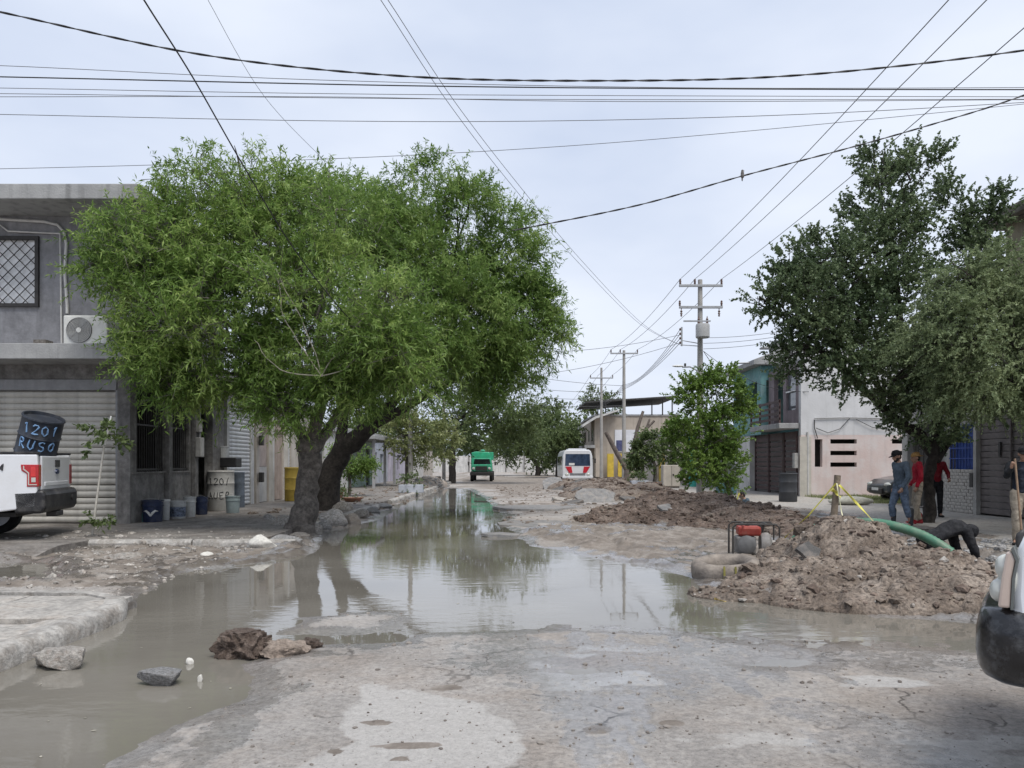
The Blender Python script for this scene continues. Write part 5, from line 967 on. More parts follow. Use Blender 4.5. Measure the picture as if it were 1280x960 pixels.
def wire(label, pts, r, m=CABLE, group=None, sag=0.0, n=14, twist=False, name='overhead_wire'):
    P = [Vector(p) for p in pts]
    if len(P) == 2: P = [P[0].lerp(P[1], t/n) - Vector((0, 0, sag * 4 * (t/n) * (1 - t/n))) for t in range(n + 1)]
    else:
        Q = []
        for i in range(len(P) - 1):
            a, b_, c, d = P[max(i-1, 0)], P[i], P[i+1], P[min(i+2, len(P)-1)]
            for k in range(8): t = k/8; Q.append(.5 * ((2*b_) + (c-a)*t + (2*a-5*b_+4*c-d)*t*t + (3*b_-a-3*c+d)*t**3))
        P = Q + [P[-1]]
    mb = MB()
    if twist:
        L = 0; S = []
        for a, b_ in zip(P[:-1], P[1:]):
            m_ = max(1, int((b_-a).length / .09))
            for k in range(m_): S.append((a.lerp(b_, k/m_), L + (b_-a).length*k/m_))
            L += (b_-a).length
        for ph_ in (0, math.pi): mb.tube([p + Vector((0, math.cos(l*9+ph_), math.sin(l*9+ph_))) * r*.75 for p, l in S], r*.8, 5)
    else: mb.tube(P, r, 6)
    c = P[0]; mb.v = [tuple(Vector(v) - c) for v in mb.v]
    return tag(mb.build(name, m, None, loc=tuple(c), smooth=1.2), label, 'wire', group)
def pxl(L, Y): return [A(a, b, Y if np.isscalar(Y) else Y[i]) for i, (a, b) in enumerate(L)]
wire('thick twisted black cable sagging highest across the whole junction', pxl([(-220,-32),(0,15),(250,68),(500,95),(750,101),(1000,94),(1280,63),(1500,22)], 9.5), .0095, twist=True)
wire('straight black cable below the twisted one across the junction', pxl([(-220,92),(0,96),(500,107),(900,111),(1280,112),(1500,111)], 11), .0085)
wire('twisted cable carrying the perched bird down to the leafy tree', pxl([(640,288),(668,283),(800,256),(928,220),(1050,188),(1160,157),(1280,119),(1480,40)], 14), .011, twist=True)
G1 = 'thin grey lines crossing the junction'; BI = 0
for L in ([(-220,77),(0,82),(400,100),(900,110),(1500,108)], [(-220,108),(0,110),(500,118),(1280,121),(1500,121)], [(-220,120),(0,121),(400,121),(800,127),(1500,123)], [(-220,116),(0,117),(600,124),(1280,124),(1500,122)]):
    wire(['topmost', 'third', 'lowest', 'second'][BI] + ' thin grey line of the close bundle crossing the junction', pxl(L, 11.5), .0045, CABG, G1); BI += 1
wire('single thin wire sagging just below the close bundle of lines', pxl([(-220,140),(0,143),(400,151),(700,151),(1000,143),(1280,128),(1500,114)], 12), .005, CABG)
wire('lowest thin crossing wire passing behind the tree tops', pxl([(-220,212),(0,211),(350,201),(640,187),(900,167),(1280,130),(1500,105)], 30), .011, CABG)
wire('heavy black service cable running steeply down into the leafy tree', pxl([(120,-100),(180,0),(240,95),(300,200),(360,300),(410,368),(440,402)], [7, 8, 9, 10.2, 11.8, 13.5, 14.6]), .010)
wire('fine wire slanting down behind the left tree top', pxl([(230,-60),(260,0),(330,120),(400,195),(440,232)], [14, 16, 20, 25, 28]), .006, CABG)
for dx in (0, 9): wire(('one' if dx < 0 else 'fine line of the parallel pair slanting to the transformer pole'), pxl([(420+dx,-80),(476+dx,0),(560+dx,128),(640+dx,232),(720+dx*.7,325),(800+dx*.4,405),(852, 432)], [10, 11.5, 15, 19, 24, 30.5, 34.3]), .006, CABG, 'pair of lines to the transformer pole')
for xo in (-.93, -.27, .93):
    en = {-.93: 'carriageway end', -.27: 'middle pin', .93: 'house side end'}[xo]
    wire('conductor on the crossarm ' + en + ' from the transformer pole back over the clay mound', [(PX+xo, PY1-.135, 9.85), (PX+xo, 8.5, 9.75)], .010, CABG, 'conductors along the right pavement', sag=.25)
    wire('conductor on the crossarm ' + en + ' between the transformer pole and the slim pole', [(PX+xo, PY1-.135, 9.85), (PX+xo*1.07, PY2-.135, 10.15)], .012, CABG, 'conductors along the right pavement', sag=.35)
    wire('conductor on the crossarm ' + en + ' between the slim pole and the far pole', [(PX+xo*1.07, PY2-.135, 10.15), (PX+xo*1.1, PY3-.135, 9.9)], .013, CABG, 'conductors along the right pavement', sag=.2)
    wire('conductor on the crossarm ' + en + ' beyond the far pole', [(PX+xo*1.1, PY3-.135, 9.9), (PX+xo*1.1, 118, 9.6)], .016, CABG, 'conductors along the right pavement', sag=.5)
for k in range(4):
    wire(['lowest', 'second lowest', 'second highest', 'highest'][k] + ' service line from the spool rack to the slim pole', [(PX-.98, PY1-.37, 6.95+.2*k), (PX-.15, PY2-.2, 7.1+.12*k)], .013, CABG, 'low lines between the poles', sag=.3 + .1*k)
    wire(['lowest', 'second lowest', 'second highest', 'highest'][k] + ' service line from the slim pole to the far pole', [(PX-.15, PY2-.2, 7.1+.12*k), (PX-.15, PY3-.2, 7.0+.1*k)], .014, CABG, 'low lines between the far poles', sag=.3)
for k, (zz_, yy_) in enumerate(((7.2, 31), (6.95, 30), (6.7, 29))): wire(['highest', 'middle', 'lowest'][k] + ' line from the transformer across to the houses on the right', [(PX+.1, PY1-.2, zz_), (14.5, yy_, zz_+.6)], .010, CABG, 'lines to the houses on the right', sag=.3)
wire('low drop line from the transformer pole to the turquoise house', [(PX+.1, PY1-.2, 6.6), (11.3, 38.3, 5.7)], .014, CABLE, sag=.35)
wire('drop line from the transformer pole to the pink wall', [(PX+.1, PY1-.2, 6.6), (12.6, 32.6, 4.6)], .012, CABLE, sag=.5)
for k, (px, py) in enumerate(((690, 455), (690, 476), (690, 489), (690, 500))): wire(['highest', 'second highest', 'second lowest', 'lowest'][k] + ' faint line from the slim pole across the far street', [(PX-.15, PY2-.2, 7.4 - .5*k), A(560, py - 6, PY2 - 3 + k)], .016, CABG, 'lines crossing the far street', sag=.35)
for k in range(2): wire(['upper', 'lower'][k] + ' line crossing from the transformer pole to the left trees', [(PX-.98, PY1-.37, 7.3 - .35*k), A(610, 440 + 34*k, 36)], .010, CABG, 'lines crossing to the left trees', sag=.3)
# bird
bp_ = A(928, 217.5, 14); bd = thing('perched_bird', 'small grey bird perched on the twisted cable', 'bird', (bp_.x, bp_.y, bp_.z - .03))
bm_ = MB(); 
for p, r in (((0, 0, .0), (.035, .03, .05)), ((.0, 0, .04), (.032, .028, .04)), ((.0, 0, .085), (.024, .024, .026)), ((-.004, 0, -.06), (.014, .012, .045)), ((.0, 0, .065), (.026, .024, .03))): bm_.sph(p, r, 10, 8)
bo = bm_.build('body', mat('bird_grey', (.16, .15, .145), .8, .2, 30), bd, smooth=1.0); rm = bo.modifiers.new('r', 'REMESH'); rm.mode = 'VOXEL'; rm.voxel_size = .006; rm.use_smooth_shade = True
MB().tube([(.02, 0, .088), (.045, 0, .082)], [.007, .001], 5).build('beak', IRON, bd); MB().tube([(0, .01, -.03), (0, .01, -.055)], .003, 4).build('leg', IRON, bd); MB().tube([(0, -.01, -.03), (0, -.01, -.055)], .003, 4).build('leg', IRON, bd)

# ================================================================ VEHICLES
RUB = mat('tyre_rubber', (.022, .022, .023), .85, .25, 9, .3, 40); RIM = mat('rim_alloy', (.38, .38, .39), .35, .1, 4, metal=.6)
WPAINT = mat('white_car_paint', (.70, .71, .73), .35, .03, .7, coat=.6, dirt=(.45, .42, .38), dirt_amt=.18); BPL = mat('bumper_black', (.022, .022, .024), .42, .3, 5, .1, 40, dirt=(.16, .15, .14), dirt_amt=.35)
REDL = mat('red_lens', (.42, .012, .016), .12, .1, 5, coat=.8); CLR = mat('clear_lens', (.50, .51, .47), .1, .06, 3, coat=.8); AMB = mat('amber_lens', (.58, .47, .40), .2, .08, 3, coat=.6)
CGL = glassmat('car_glass', (.015, .017, .02))
def wheel(parent, x, y, z, r, wd, side):
    o = bpy.data.objects.new('wheel', None); COL.objects.link(o); o.parent = parent; o.location = (x, y, z); M = Matrix.Rotation(R(90) * side, 4, 'X')
    h = wd/2; MB().lathe([(r*.62, -h*.8), (r*.68, -h), (r*.93, -h), (r, -h*.75), (r*1.0, 0), (r, h*.75), (r*.93, h), (r*.68, h), (r*.62, h*.8)], 28, M).build('tyre', RUB, o, smooth=.7)
    MB().lathe([(0, -h*.5), (r*.15, -h*.52), (r*.18, -h*.35), (r*.5, -h*.3), (r*.6, -h*.55), (r*.645, -h*.85), (r*.645, h*.8), (0, h*.6)], 20, M).build('rim', RIM, o, smooth=.6)
    return o
def arch(cx, r, z0, n=9): return [(cx + r*math.cos(a), z0 + r*math.sin(a)) for a in [math.pi - math.pi*i/(n-1) for i in range(n)]]
# pickup
hd = math.atan2(-.25, -.968)
pk = thing('pickup_truck', 'white four wheel drive pickup with a drum in its bed before the shutter', 'pickup truck', (-9.03, 15.17, .15), hd)
low = [(0.03, .62), (.70, .53)] + arch(1.28, .52, .50) + [(2.02, .5), (2.02, 1.60), (.0, 1.60), (-.02, 1.2)]
for s in (1, -1): MB().prism(low, .90*s, 1.0*s).build('bed_side', WPAINT, pk, bevel=.025)
MB().box(.05, 2.0, -.9, .9, .72, .80).build('bed_floor', BPL, pk); MB().box(1.94, 2.02, -.9, .9, .8, 1.6).build('bed_front', WPAINT, pk)
for s in (1, -1): MB().box(-.01, 2.02, .88*s-.03, .98*s+ .02*s, 1.602, 1.645).build('bed_rail_cap', BPL, pk, bevel=.01)
cab = [(2.06, .5)] + [(3.9, .5)] + arch(4.75, .54, .5) + [(5.7, .5), (5.85, .75), (5.85, 1.2), (5.6, 1.32), (4.15, 1.42), (4.05, 1.5), (3.5, 2.02), (2.3, 2.06), (2.06, 1.62)]
MB().prism(cab, -1.0, 1.0, inset=lambda z: max(0, (z-1.45)) * .28).build('cab', WPAINT, pk, bevel=.03)
for s in (1, -1): MB().add([(2.25, 1.0*s, 1.52), (3.95, 1.0*s, 1.5), (3.5, .87*s, 1.95), (2.4, .87*s, 1.97)], [(0, 1, 2, 3)]).build('side_window', CGL, pk)
tg = MB().box(-.03, .02, -.84, .84, .93, 1.57).build('tailgate', WPAINT, pk, bevel=.02)
MB().box(-.045, -.02, -.7, .7, 1.0, 1.08).build('tailgate_crease', WPAINT, tg, bevel=.01); MB().box(-.05, -.028, -.16, .1, 1.36, 1.5).build('handle', BPL, tg, bevel=.01)
MB().lathe([(0, .03), (.085, .028), (.09, .0)], 16, TM(-.03, .0, 1.27) @ Matrix.Rotation(R(-90), 4, 'Y') @ Matrix.Diagonal((.55, 1, 1, 1))).build('emblem', mat('navy_emblem', (.02, .035, .1), .3, .1, 5), tg, smooth=.6)
for s in (1, -1):
    t = MB(); t.box(-.02, .17, .86*s, 1.012*s, 1.0, 1.41) if False else None
    pf = [(-.025, 1.0), (.17, 1.0), (.17, 1.24), (.26, 1.30), (.27, 1.41), (-.025, 1.41)]
    tl = MB().prism(pf, .85*s, 1.014*s).build('tail_light', REDL, pk, bevel=.012)
    c = mat('lens_red_bright', (.62, .03, .03), .12, .1, 6, coat=.8)
    MB().prism([(.0, 1.03), (.145, 1.03), (.145, 1.25), (.225, 1.32), (.225, 1.385), (.207, 1.385), (.207, 1.33), (.127, 1.26), (.127, 1.048), (.0, 1.048)], 1.0*s, 1.022*s).build('light_guide', CLR, tl)
    MB().box(.02, .09, 1.0*s, 1.022*s, 1.085, 1.17).build('reverse_lamp', CLR, tl); MB().box(.02, .10, 1.0*s, 1.02*s, 1.19, 1.37).build('brake_lens', c, tl)
bmp = MB().prism([(-.13, .60), (-.08, .50), (.38, .50), (.42, .92), (-.09, .94), (-.14, .84)], -1.0, 1.0).build('rear_bumper', BPL, pk, bevel=.05)
MB().box(-.1, .1, -.2, .2, .40, .50).build('tow_hitch', IRON, pk, bevel=.02); MB().sph((-.14, -.62, .74), (.02, .07, .06)).build('bumper_recess', IRON, bmp)
for x_ in (1.28, 4.75):
    for s in (1, -1): wheel(pk, x_, .86*s, .41, .41, .27, s)
t4 = MB(); strokes(t4, '4X4', lambda u, v: Vector((.82 - u, 1.004, 1.29 + v)), .12, .014, .82); t4.build('lettering', mat('sticker_dark', (.06, .06, .065), .5, .2, 6), pk)
MB().box(.5, 5.3, -.55, .55, .42, .5).build('chassis', IRON, pk)
# drum in the bed
DR = mat('drum_blue_black', (.035, .042, .058), .42, .3, 5, .1, 20, dirt=(.10, .10, .10), dirt_amt=.35); CHALK = mat('light_blue_paint', (.22, .38, .62), .8, .15, 14)
dc = Vector((-9.95, 15.9, 1.45))
dm = thing('oil_drum', 'dark drum lettered 1201 RUSO leaning in the pickup bed', 'drum', (dc.x, dc.y, dc.z), rot=(R(9), R(19), 0))
dr_, dh = .38, 1.16
MB().lathe([(0, 0), (dr_, 0), (dr_+.015, .02), (dr_, .05), (dr_, .36), (dr_+.018, .385), (dr_, .41), (dr_, .74), (dr_+.018, .765), (dr_, .79), (dr_, 1.11), (dr_+.018, 1.135), (dr_+.012, 1.16), (dr_-.02, 1.16), (dr_-.03, 1.10), (0, 1.10)], 36).build('shell', DR, dm, smooth=.7)
def ondrum(u0, v0, r, a0): return lambda u, v: Vector((r*math.sin(a0 + (u0+u)/r), -r*math.cos(a0 + (u0+u)/r), v0 + v))
tx = MB(); strokes(tx, '1201', ondrum(-.30, .86, dr_+.004, .5), .2, .014, .85); strokes(tx, 'RUSO', ondrum(-.33, .53, dr_+.004, .5), .2, .014, .92); tx.build('painted_lettering', CHALK, dm)
ct = thing('wooden_crate', 'rough wooden crate under the drum in the pickup bed', 'crate', (-10.02, 15.85, .953), hd)
for k in range(5): MB().box(-.42, .42, -.42, .42, k*.1, k*.1 + .08).build('slat', mat('crate_wood', (.3, .22, .14), .9, .25, 6), ct)
for s in (1, -1): MB().box(-.36*s - .05, -.36*s + .05, -.40, .40, .0, .47).build('corner_post', MATS['crate_wood'], ct)
# white vehicle at the right edge
def lens_lobes(name, L, m, par):
    mb = MB(); [mb.sph(c, r, 24, 16) for c, r in L]; o = mb.build(name, m, par); rm = o.modifiers.new('r', 'REMESH'); rm.mode = 'VOXEL'; rm.voxel_size = .006; rm.use_smooth_shade = True; sm = o.modifiers.new('s', 'SMOOTH'); sm.iterations = 8; return o
sv_ = thing('parked_car', 'white car with scuffed black bumper beside the wet carriageway', 'car', (2.16, 3.5, 0), math.atan2(-.62, .785))
def ring(path, prof, name, m, par, smooth=.7):
    V = []; k = len(prof)
    for i, p in enumerate(path):
        a, b_ = Vector(path[max(0, i-1)]), Vector(path[min(len(path)-1, i+1)]); t = (b_-a).normalized(); nn = Vector((-t.y, t.x))
        for o_, z_ in prof: V.append((p[0] + nn.x*o_, p[1] + nn.y*o_, z_))
    Fq = [(i*k+j, i*k+j+1, (i+1)*k+j+1, (i+1)*k+j) for i in range(len(path)-1) for j in range(k-1)]
    mb = MB(); mb.v = V; mb.f = Fq; return mb.build(name, m, par, smooth=smooth)
cr = .17
path = [(.85, 0), (.5, 0), (.3, 0)] + [(cr - .04 + -cr*math.sin(a) , cr - cr*math.cos(a)) for a in [R(12*i) for i in range(8)]] + [(-.06, .4), (-.08, .9), (-.06, 1.4)] + [(cr - .04 - cr*math.sin(a), 1.8 - cr + cr*math.cos(a)) for a in [R(84-12*i) for i in range(8)]] + [(.3, 1.8), (.85, 1.8)]
ring(path, [(-.3, .935), (-.10, .937), (-.025, .93), (-.004, .918), (.008, .89), (.02, .82), (.022, .72), (.012, .65), (-.012, .61), (-.06, .585), (-.3, .57)], 'bumper', mat('scuffed_bumper', (.012, .012, .014), .25, .3, 9, .12, 14, coat=.4, dirt=(.20, .205, .215), dirt_amt=.3), sv_, .9)
cb_ = [(.12, .66), (.52, .64)] + arch(1.0, .40, .42) + [(1.6, .35), (3.0, .35)] + arch(3.6, .4, .42) + [(4.2, .5), (4.4, .7), (4.4, 1.15), (3.9, 1.2), (3.6, 1.7), (1.9, 1.72), (1.45, 1.4), (.55, 1.42), (.25, 1.36), (.14, 1.27), (.105, 1.18), (.09, 1.0)]
MB().prism(cb_, .02, 1.78, inset=lambda z: max(0, (z-1.2)) * .3).build('body', mat('white_paint_car', (.74, .76, .79), .3, .03, .5, coat=.7), sv_, bevel=.05, smooth=.5)
for s, yb_ in ((1, .018), (-1, 1.782)): MB().add([(1.6, yb_, 1.3), (3.5, yb_, 1.28), (3.4, yb_ + .1*s, 1.6), (1.95, yb_ + .1*s, 1.62)], [(0, 1, 2, 3)]).build('side_window', CGL, sv_)
for s, yb_ in ((1, 0.0), (-1, 1.8)):
    hl = lens_lobes('headlamp', [((.045, yb_ + .06*s, 1.015), (.04, .055, .055)), ((.068, yb_ + .06*s, 1.125), (.042, .055, .058)), ((.085, yb_ + .07*s, 1.07), (.045, .06, .1))], CLR, sv_)
    for z_ in (.985, 1.01, 1.035, 1.06, 1.11, 1.14): MB().lathe([(.064, 0), (.0665, .004), (.064, .008)], 24, TM(.082, yb_ + .075*s, z_)).build('lens_rib', mat('lens_line', (.36, .37, .34), .2, .1, 5), hl) if False else None
    MB().prism([(.045, .945), (.094, .945), (.10, 1.08), (.113, 1.16), (.10, 1.20), (.078, 1.20), (.058, 1.07)], yb_ - .004*s, yb_ + .12*s).build('side_marker', AMB, hl, bevel=.02)
    MB().prism([(.095, .94), (.104, .94), (.111, 1.08), (.125, 1.17), (.105, 1.225), (.096, 1.212), (.115, 1.16), (.101, 1.08)], yb_ - .008*s, yb_ + .1*s).build('seal_strip', mat('seal_grey', (.14, .15, .145), .6, .1, 5), hl)
for x_ in (1.0, 3.6):
    for yb_, s in ((.12, -1), (1.68, 1)): wheel(sv_, x_, yb_, .34, .34, .22, s)
# bus
bs = thing('parked_bus', 'white minibus with red front panels parked by the far dirt heap', 'bus', (5.3, 62, 0))
MB().prism([(-1.22, .35), (1.22, .35), (1.24, 1.2), (1.2, 2.1), (1.08, 2.5), (.9, 2.62), (-.9, 2.62), (-1.08, 2.5), (-1.2, 2.1), (-1.24, 1.2)], 0, 7.0).build('body', WPAINT, bs, bevel=.08)
MB().add([(-1.02, -.012, 1.32), (1.02, -.012, 1.32), (.98, -.006, 2.28), (-.98, -.006, 2.28)], [(0, 1, 2, 3)]).build('windscreen', mat('bus_glass', (.05, .075, .13), .08, .3, 2, spec=.8), bs)
for s in (1, -1):
    MB().prism([(.42*s, .76), (.70*s, .76), (1.0*s, 1.26), (.5*s, 1.26)], -.03, .0).build('red_panel', mat('bus_red', (.55, .02, .035), .4, .1, 4), bs)
    MB().sph((.86*s, -.01, .62), (.17, .05, .12)).build('headlight', CLR, bs, smooth=1.0); MB().tube([(1.2*s, .1, 1.9), (1.38*s, -.12, 1.9)], .025, 5).build('mirror_arm', IRON, bs); MB().cbox((1.4*s, -.14, 1.72), (.12, .08, .36)).build('mirror', IRON, bs, bevel=.02)
MB().box(-.62, .62, -.03, .0, .55, .72).build('grille', mat('grille_grey', (.2, .2, .21), .5, .2, 6), bs); MB().box(-1.24, 1.24, -.12, .05, .3, .5).build('bumper', WPAINT, bs, bevel=.03)
MB().box(-.75, .75, .3, 2.2, 2.622, 2.72).build('roof_unit', WPAINT, bs, bevel=.04); MB().box(-.7, -.25, -.02, -.014, 1.36, 1.55).build('dashboard_card', WHITEM, bs)
for k in range(4): MB().box(-1.235, -1.21, .8 + k*1.4, 2.0 + k*1.4, 1.35, 2.1).build('side_window', CGL, bs)
for y_ in (1.2, 5.4):
    for s in (1, -1): wheel(bs, 1.02*s, y_, .42, .42, .25, s).rotation_euler = (0, 0, R(90))
# green lorry
GRN = mat('green_paint', (.04, .38, .21), .45, .15, 3, coat=.3, dirt=(.1, .14, .1), dirt_amt=.3)
gl = thing('green_truck', 'green lorry with high green body parked by the dark left trees', 'truck', (-2.55, 64, 0))
MB().prism([(-.85, .85), (.85, .85), (.82, 1.35), (.72, 1.42), (-.72, 1.42), (-.82, 1.35)], 0, 1.3).build('hood', GRN, gl, bevel=.05)
MB().prism([(-.88, .85), (.88, .85), (.86, 1.4), (.74, 1.95), (-.74, 1.95), (-.86, 1.4)], 1.3, 2.8).build('cab', GRN, gl, bevel=.05)
MB().add([(-.72, 1.28, 1.45), (.72, 1.28, 1.45), (.64, 1.285, 1.88), (-.64, 1.285, 1.88)], [(0, 1, 2, 3)]).build('windscreen', CGL, gl)
MB().prism([(-1.0, .9), (.6, .9), (.72, 2.2), (.55, 2.5), (-.6, 2.55), (-1.0, 2.45)], 2.9, 7.0).build('cargo_body', GRN, gl, bevel=.05); MB().box(.62, .92, 2.9, 5, 1.8, 2.5).build('side_board', GRN, gl, bevel=.03); MB().sph((0, 3.2, 2.62), (.2, .2, .1)).build('beacon', GRN, gl, smooth=1.0)
MB().box(-.5, .5, -.02, .0, .92, 1.28).build('grille', IRON, gl); MB().box(-.95, .95, -.18, -.02, .52, .78).build('bumper', IRON, gl, bevel=.03)
MB().box(-1.02, -.99, 2.95, 6.9, .95, 2.4).build('dark_side_panel', BLACKP, gl); MB().box(-.5, .5, -.0, 6.9, .5, .84).build('chassis', IRON, gl)  # dark sheet over the left side of the cargo body, then the chassis
for s in (1, -1): MB().sph((.66*s, -.02, 1.08), (.12, .06, .12)).build('headlight', CLR, gl, smooth=1.0); MB().tube([(.86*s, 1.2, 1.5), (1.12*s, 1.05, 1.6)], .02, 5).build('mirror_arm', IRON, gl); MB().cbox((1.13*s, 1.03, 1.5), (.14, .06, .3)).build('mirror', IRON, gl)
for y_ in (.5, 5.2):
    for s in (1, -1): wheel(gl, .8*s, y_, .42, .42, .26, s).rotation_euler = (0, 0, R(90))
# dark car nose in the yard
DKP = mat('charcoal_car_paint', (.035, .04, .045), .3, .1, 2, coat=.7)
dkc = thing('parked_car', 'charcoal car with its nose out of the yard beside the pink wall', 'car', (13.55, 28.6, .15))
cp = [(.02, .35), (.35, .22)] + arch(.85, .36, .3) + [(1.5, .2), (3.0, .2)] + arch(3.4, .36, .3) + [(4.1, .3), (4.2, .6), (4.1, .95), (3.5, 1.02), (3.1, 1.4), (1.9, 1.45), (1.25, 1.0), (.3, .82), (.05, .66)]
MB().prism(cp, -.85, .85, inset=lambda z: max(0, z-.95)*.35).build('body', DKP, dkc, bevel=.06)
MB().add([(1.28, -.74, 1.03), (1.28, .74, 1.03), (1.86, .62, 1.42), (1.86, -.62, 1.42)], [(0, 1, 2, 3)]).build('windscreen', CGL, dkc, loc=(-.02, 0, .02))
for s in (1, -1): MB().sph((.13, .66*s, .64), (.13, .2, .085)).build('headlight', CLR, dkc, smooth=1.0); MB().add([(1.5, .84*s, 1.02), (3.0, .84*s, 1.04), (2.9, .7*s, 1.35), (1.95, .7*s, 1.38)], [(0, 1, 2, 3)]).build('side_window', CGL, dkc)
MB().box(-.03, .06, -.5, .5, .30, .5).build('grille', IRON, dkc, bevel=.02); MB().box(-.04, -.03, -.25, .25, .42, .52).build('number_plate', WHITEM, dkc)
for x_ in (.85, 3.4):
    for s in (1, -1): wheel(dkc, x_, .76*s, .3, .3, .2, s)

# ================================================================ PROPS
# buckets and barrels before the corner house
def bucket(label, X, Y, r, h, m, lid=None, band=None, mark=None, z=.155, group=None, rzd=0, name='paint_bucket'):
    o = thing(name, label, 'bucket', (X, Y, z), R(rzd), group)
    MB().lathe([(0, 0), (r*.88, 0), (r*.9, .01), (r*.97, h*.72), (r*1.04, h*.73), (r*1.04, h*.77), (r*.98, h*.78), (r, h*.95), (r*1.06, h*.96), (r*1.06, h), (r*.95, h), (r*.86, .03), (0, .03)], 24).build('pail', m, o, smooth=.6)
    if lid: MB().lathe([(r*1.08, h-.03), (r*1.08, h+.012), (r*.98, h+.015), (0, h+.012)], 24).build('lid', lid, o, smooth=.6)
    if band: MB().lathe([(r*.915+.003, h*.12), (r*.96+.003, h*.66)], 24).build('paper_band', band, o, smooth=1.0)
    MB().tube([(r*1.05*math.cos(a), r*1.05*math.sin(a), h*.86 - .12*math.sin(a)) for a in [math.pi*i/10 - math.pi for i in range(11)]], .004, 4).build('bail_handle', STEEL, o)
    if mark: mk = MB(); mark(mk, r, h); mk.build('printed_mark', WHITEM, o)
    return o
BLUB = mat('navy_bucket', (.022, .035, .085), .45, .2, 5, dirt=(.2, .19, .18), dirt_amt=.25); WHB = mat('white_bucket', (.52, .53, .53), .5, .1, 5, dirt=(.25, .23, .2), dirt_amt=.4); GRB = mat('grey_blue_barrel', (.16, .19, .23), .55, .2, 4, dirt=(.07, .07, .07), dirt_amt=.4); WBAR = mat('white_barrel', (.50, .49, .46), .6, .15, 3, dirt=(.2, .18, .16), dirt_amt=.35)
def vmark(mk, r, h):
    f = lambda a, v: Vector((r*.975*math.sin(a), -r*.975*math.cos(a), v*h))
    for s in (1, -1): mk.tube([f(0, .28), f(.18*s, .42), f(.45*s, .52), f(.75*s, .5)], [.02, .03, .026, .006], 5)
def grd(px, py, z=.155): return W(px, py, z)
def bk(label, px, py, wpx, hpx, m, **k):
    X, Y = grd(px, py); return bucket(label, X, Y, wpx/2*Y/F, hpx*Y/F, m, **k)
bk('navy paint bucket with white winged mark at the shop corner', 191, 652, 25, 27, BLUB, mark=vmark, rzd=12)
bk('white paint bucket with bluish print beside the navy one', 222, 648, 20, 22, WHB, band=mat('bucket_print', (.20, .24, .33), .6, .5, 14))
bk('grubby white paint bucket tucked between the print bucket and the orange pail', 237, 646, 15, 25, WHB)
bk('short white tub on top of the pile beside the navy bucket', 206, 650, 12, 25, WHB, lid=WHITEM)
bk('dark blue bucket beside the tall white barrel', 252, 643, 15, 22, BLUB)
bk('pale aqua bucket standing before the tall white barrel', 291, 641, 17, 21, mat('aqua_bucket', (.36, .43, .43), .55, .12, 5, dirt=(.2, .2, .18), dirt_amt=.3))
bk('small teal bottle crate at the corner post foot', 178, 652, 7, 11, mat('teal_bucket', (.08, .25, .25), .5, .15, 5))
def barrel(label, px, py, wpx, hpx, m, letters=None, name='plastic_barrel', cat='barrel', z=.155, zoff=0, mouth=None):
    X, Y = grd(px, py, z); r, h = wpx/2*Y/F, hpx*Y/F; o = thing(name, label, cat, (X, Y, z + zoff))
    MB().lathe([(0, 0), (r*.96, 0), (r, .03), (r, h*.32), (r*1.03, h*.34), (r, h*.36), (r, h*.66), (r*1.03, h*.68), (r, h*.70), (r, h*.95), (r*1.04, h*.97), (r*1.0, h), (r*.9, h), (r*.88, h*.9), (0, h*.9)], 28).build('shell', m, o, smooth=.6)
    if mouth: MB().lathe([(0, h*.93), (r*.87, h*.93)], 20).build('contents', mouth, o)
    if letters:
        t = MB(); yaw = math.atan2(X, Y)
        for txt, v0, hh in letters: strokes(t, txt, (lambda v0_: (lambda u, v: rz(-yaw) @ Vector((r*1.006*math.sin((u - .36)/r), -r*1.006*math.cos((u - .36)/r), v0_ + v))))(v0), hh, .011, .8)
        t.build('painted_lettering', mat('black_brush', (.02, .02, .022), .8, .2, 9), o)
    return o
barrel('tall white plastic barrel lettered 1201 AUER by the white shutter', 276, 638, 32, 50, WBAR, [('120/', .78, .20), ('AUER', .36, .20)])
barrel('grey blue plastic barrel before the barred shop window', 215, 640, 24, 42, GRB); barrel('dark blue plastic barrel beside the grey blue one', 233, 638, 20, 40, BLUB)
barrel('orange brown pail standing on the bucket pile', 254, 622, 13, 27, mat('orange_pail', (.36, .15, .07), .6, .15, 4), name='orange_pail', cat='bucket', zoff=.0)
barrel('slate blue barrel behind the tall white one', 297, 634, 17, 44, GRB)
barrel('yellow drum filled with dark rubbish beside the beige house', 366, 626, 20, 42, mat('yellow_drum', (.42, .30, .055), .55, .15, 3, stain=.2), mouth=BLACKP, name='yellow_drum')
bX, bY = grd(282, 636); cn = thing('black_crate', 'black plastic crate with white pail set on the tall white barrel', 'crate', (bX - .0, bY, 1.45)); MB().box(-.3, .42, -.25, .25, 0, .3).build('tray', BLACKP, cn, bevel=.03); MB().lathe([(0, .3), (.17, .3), (.2, .62), (.21, .62), (.21, .65), (0, .64)], 16, TM(-.1, 0, 0)).build('pail', WHB, cn, smooth=.6)
# boards leaning on the low wall
lb_ = thing('leaning_board', 'broken grey board leaning on the low wall behind the buckets', 'board', (*W(197, 640, .155), .155)); MB().cbox((0, 0, .5), (.18, .03, 1.0), Matrix.Rotation(R(-10), 4, 'X')).build('plank', mat('grey_wood', (.25, .23, .21), .9, .25, 5), lb_)
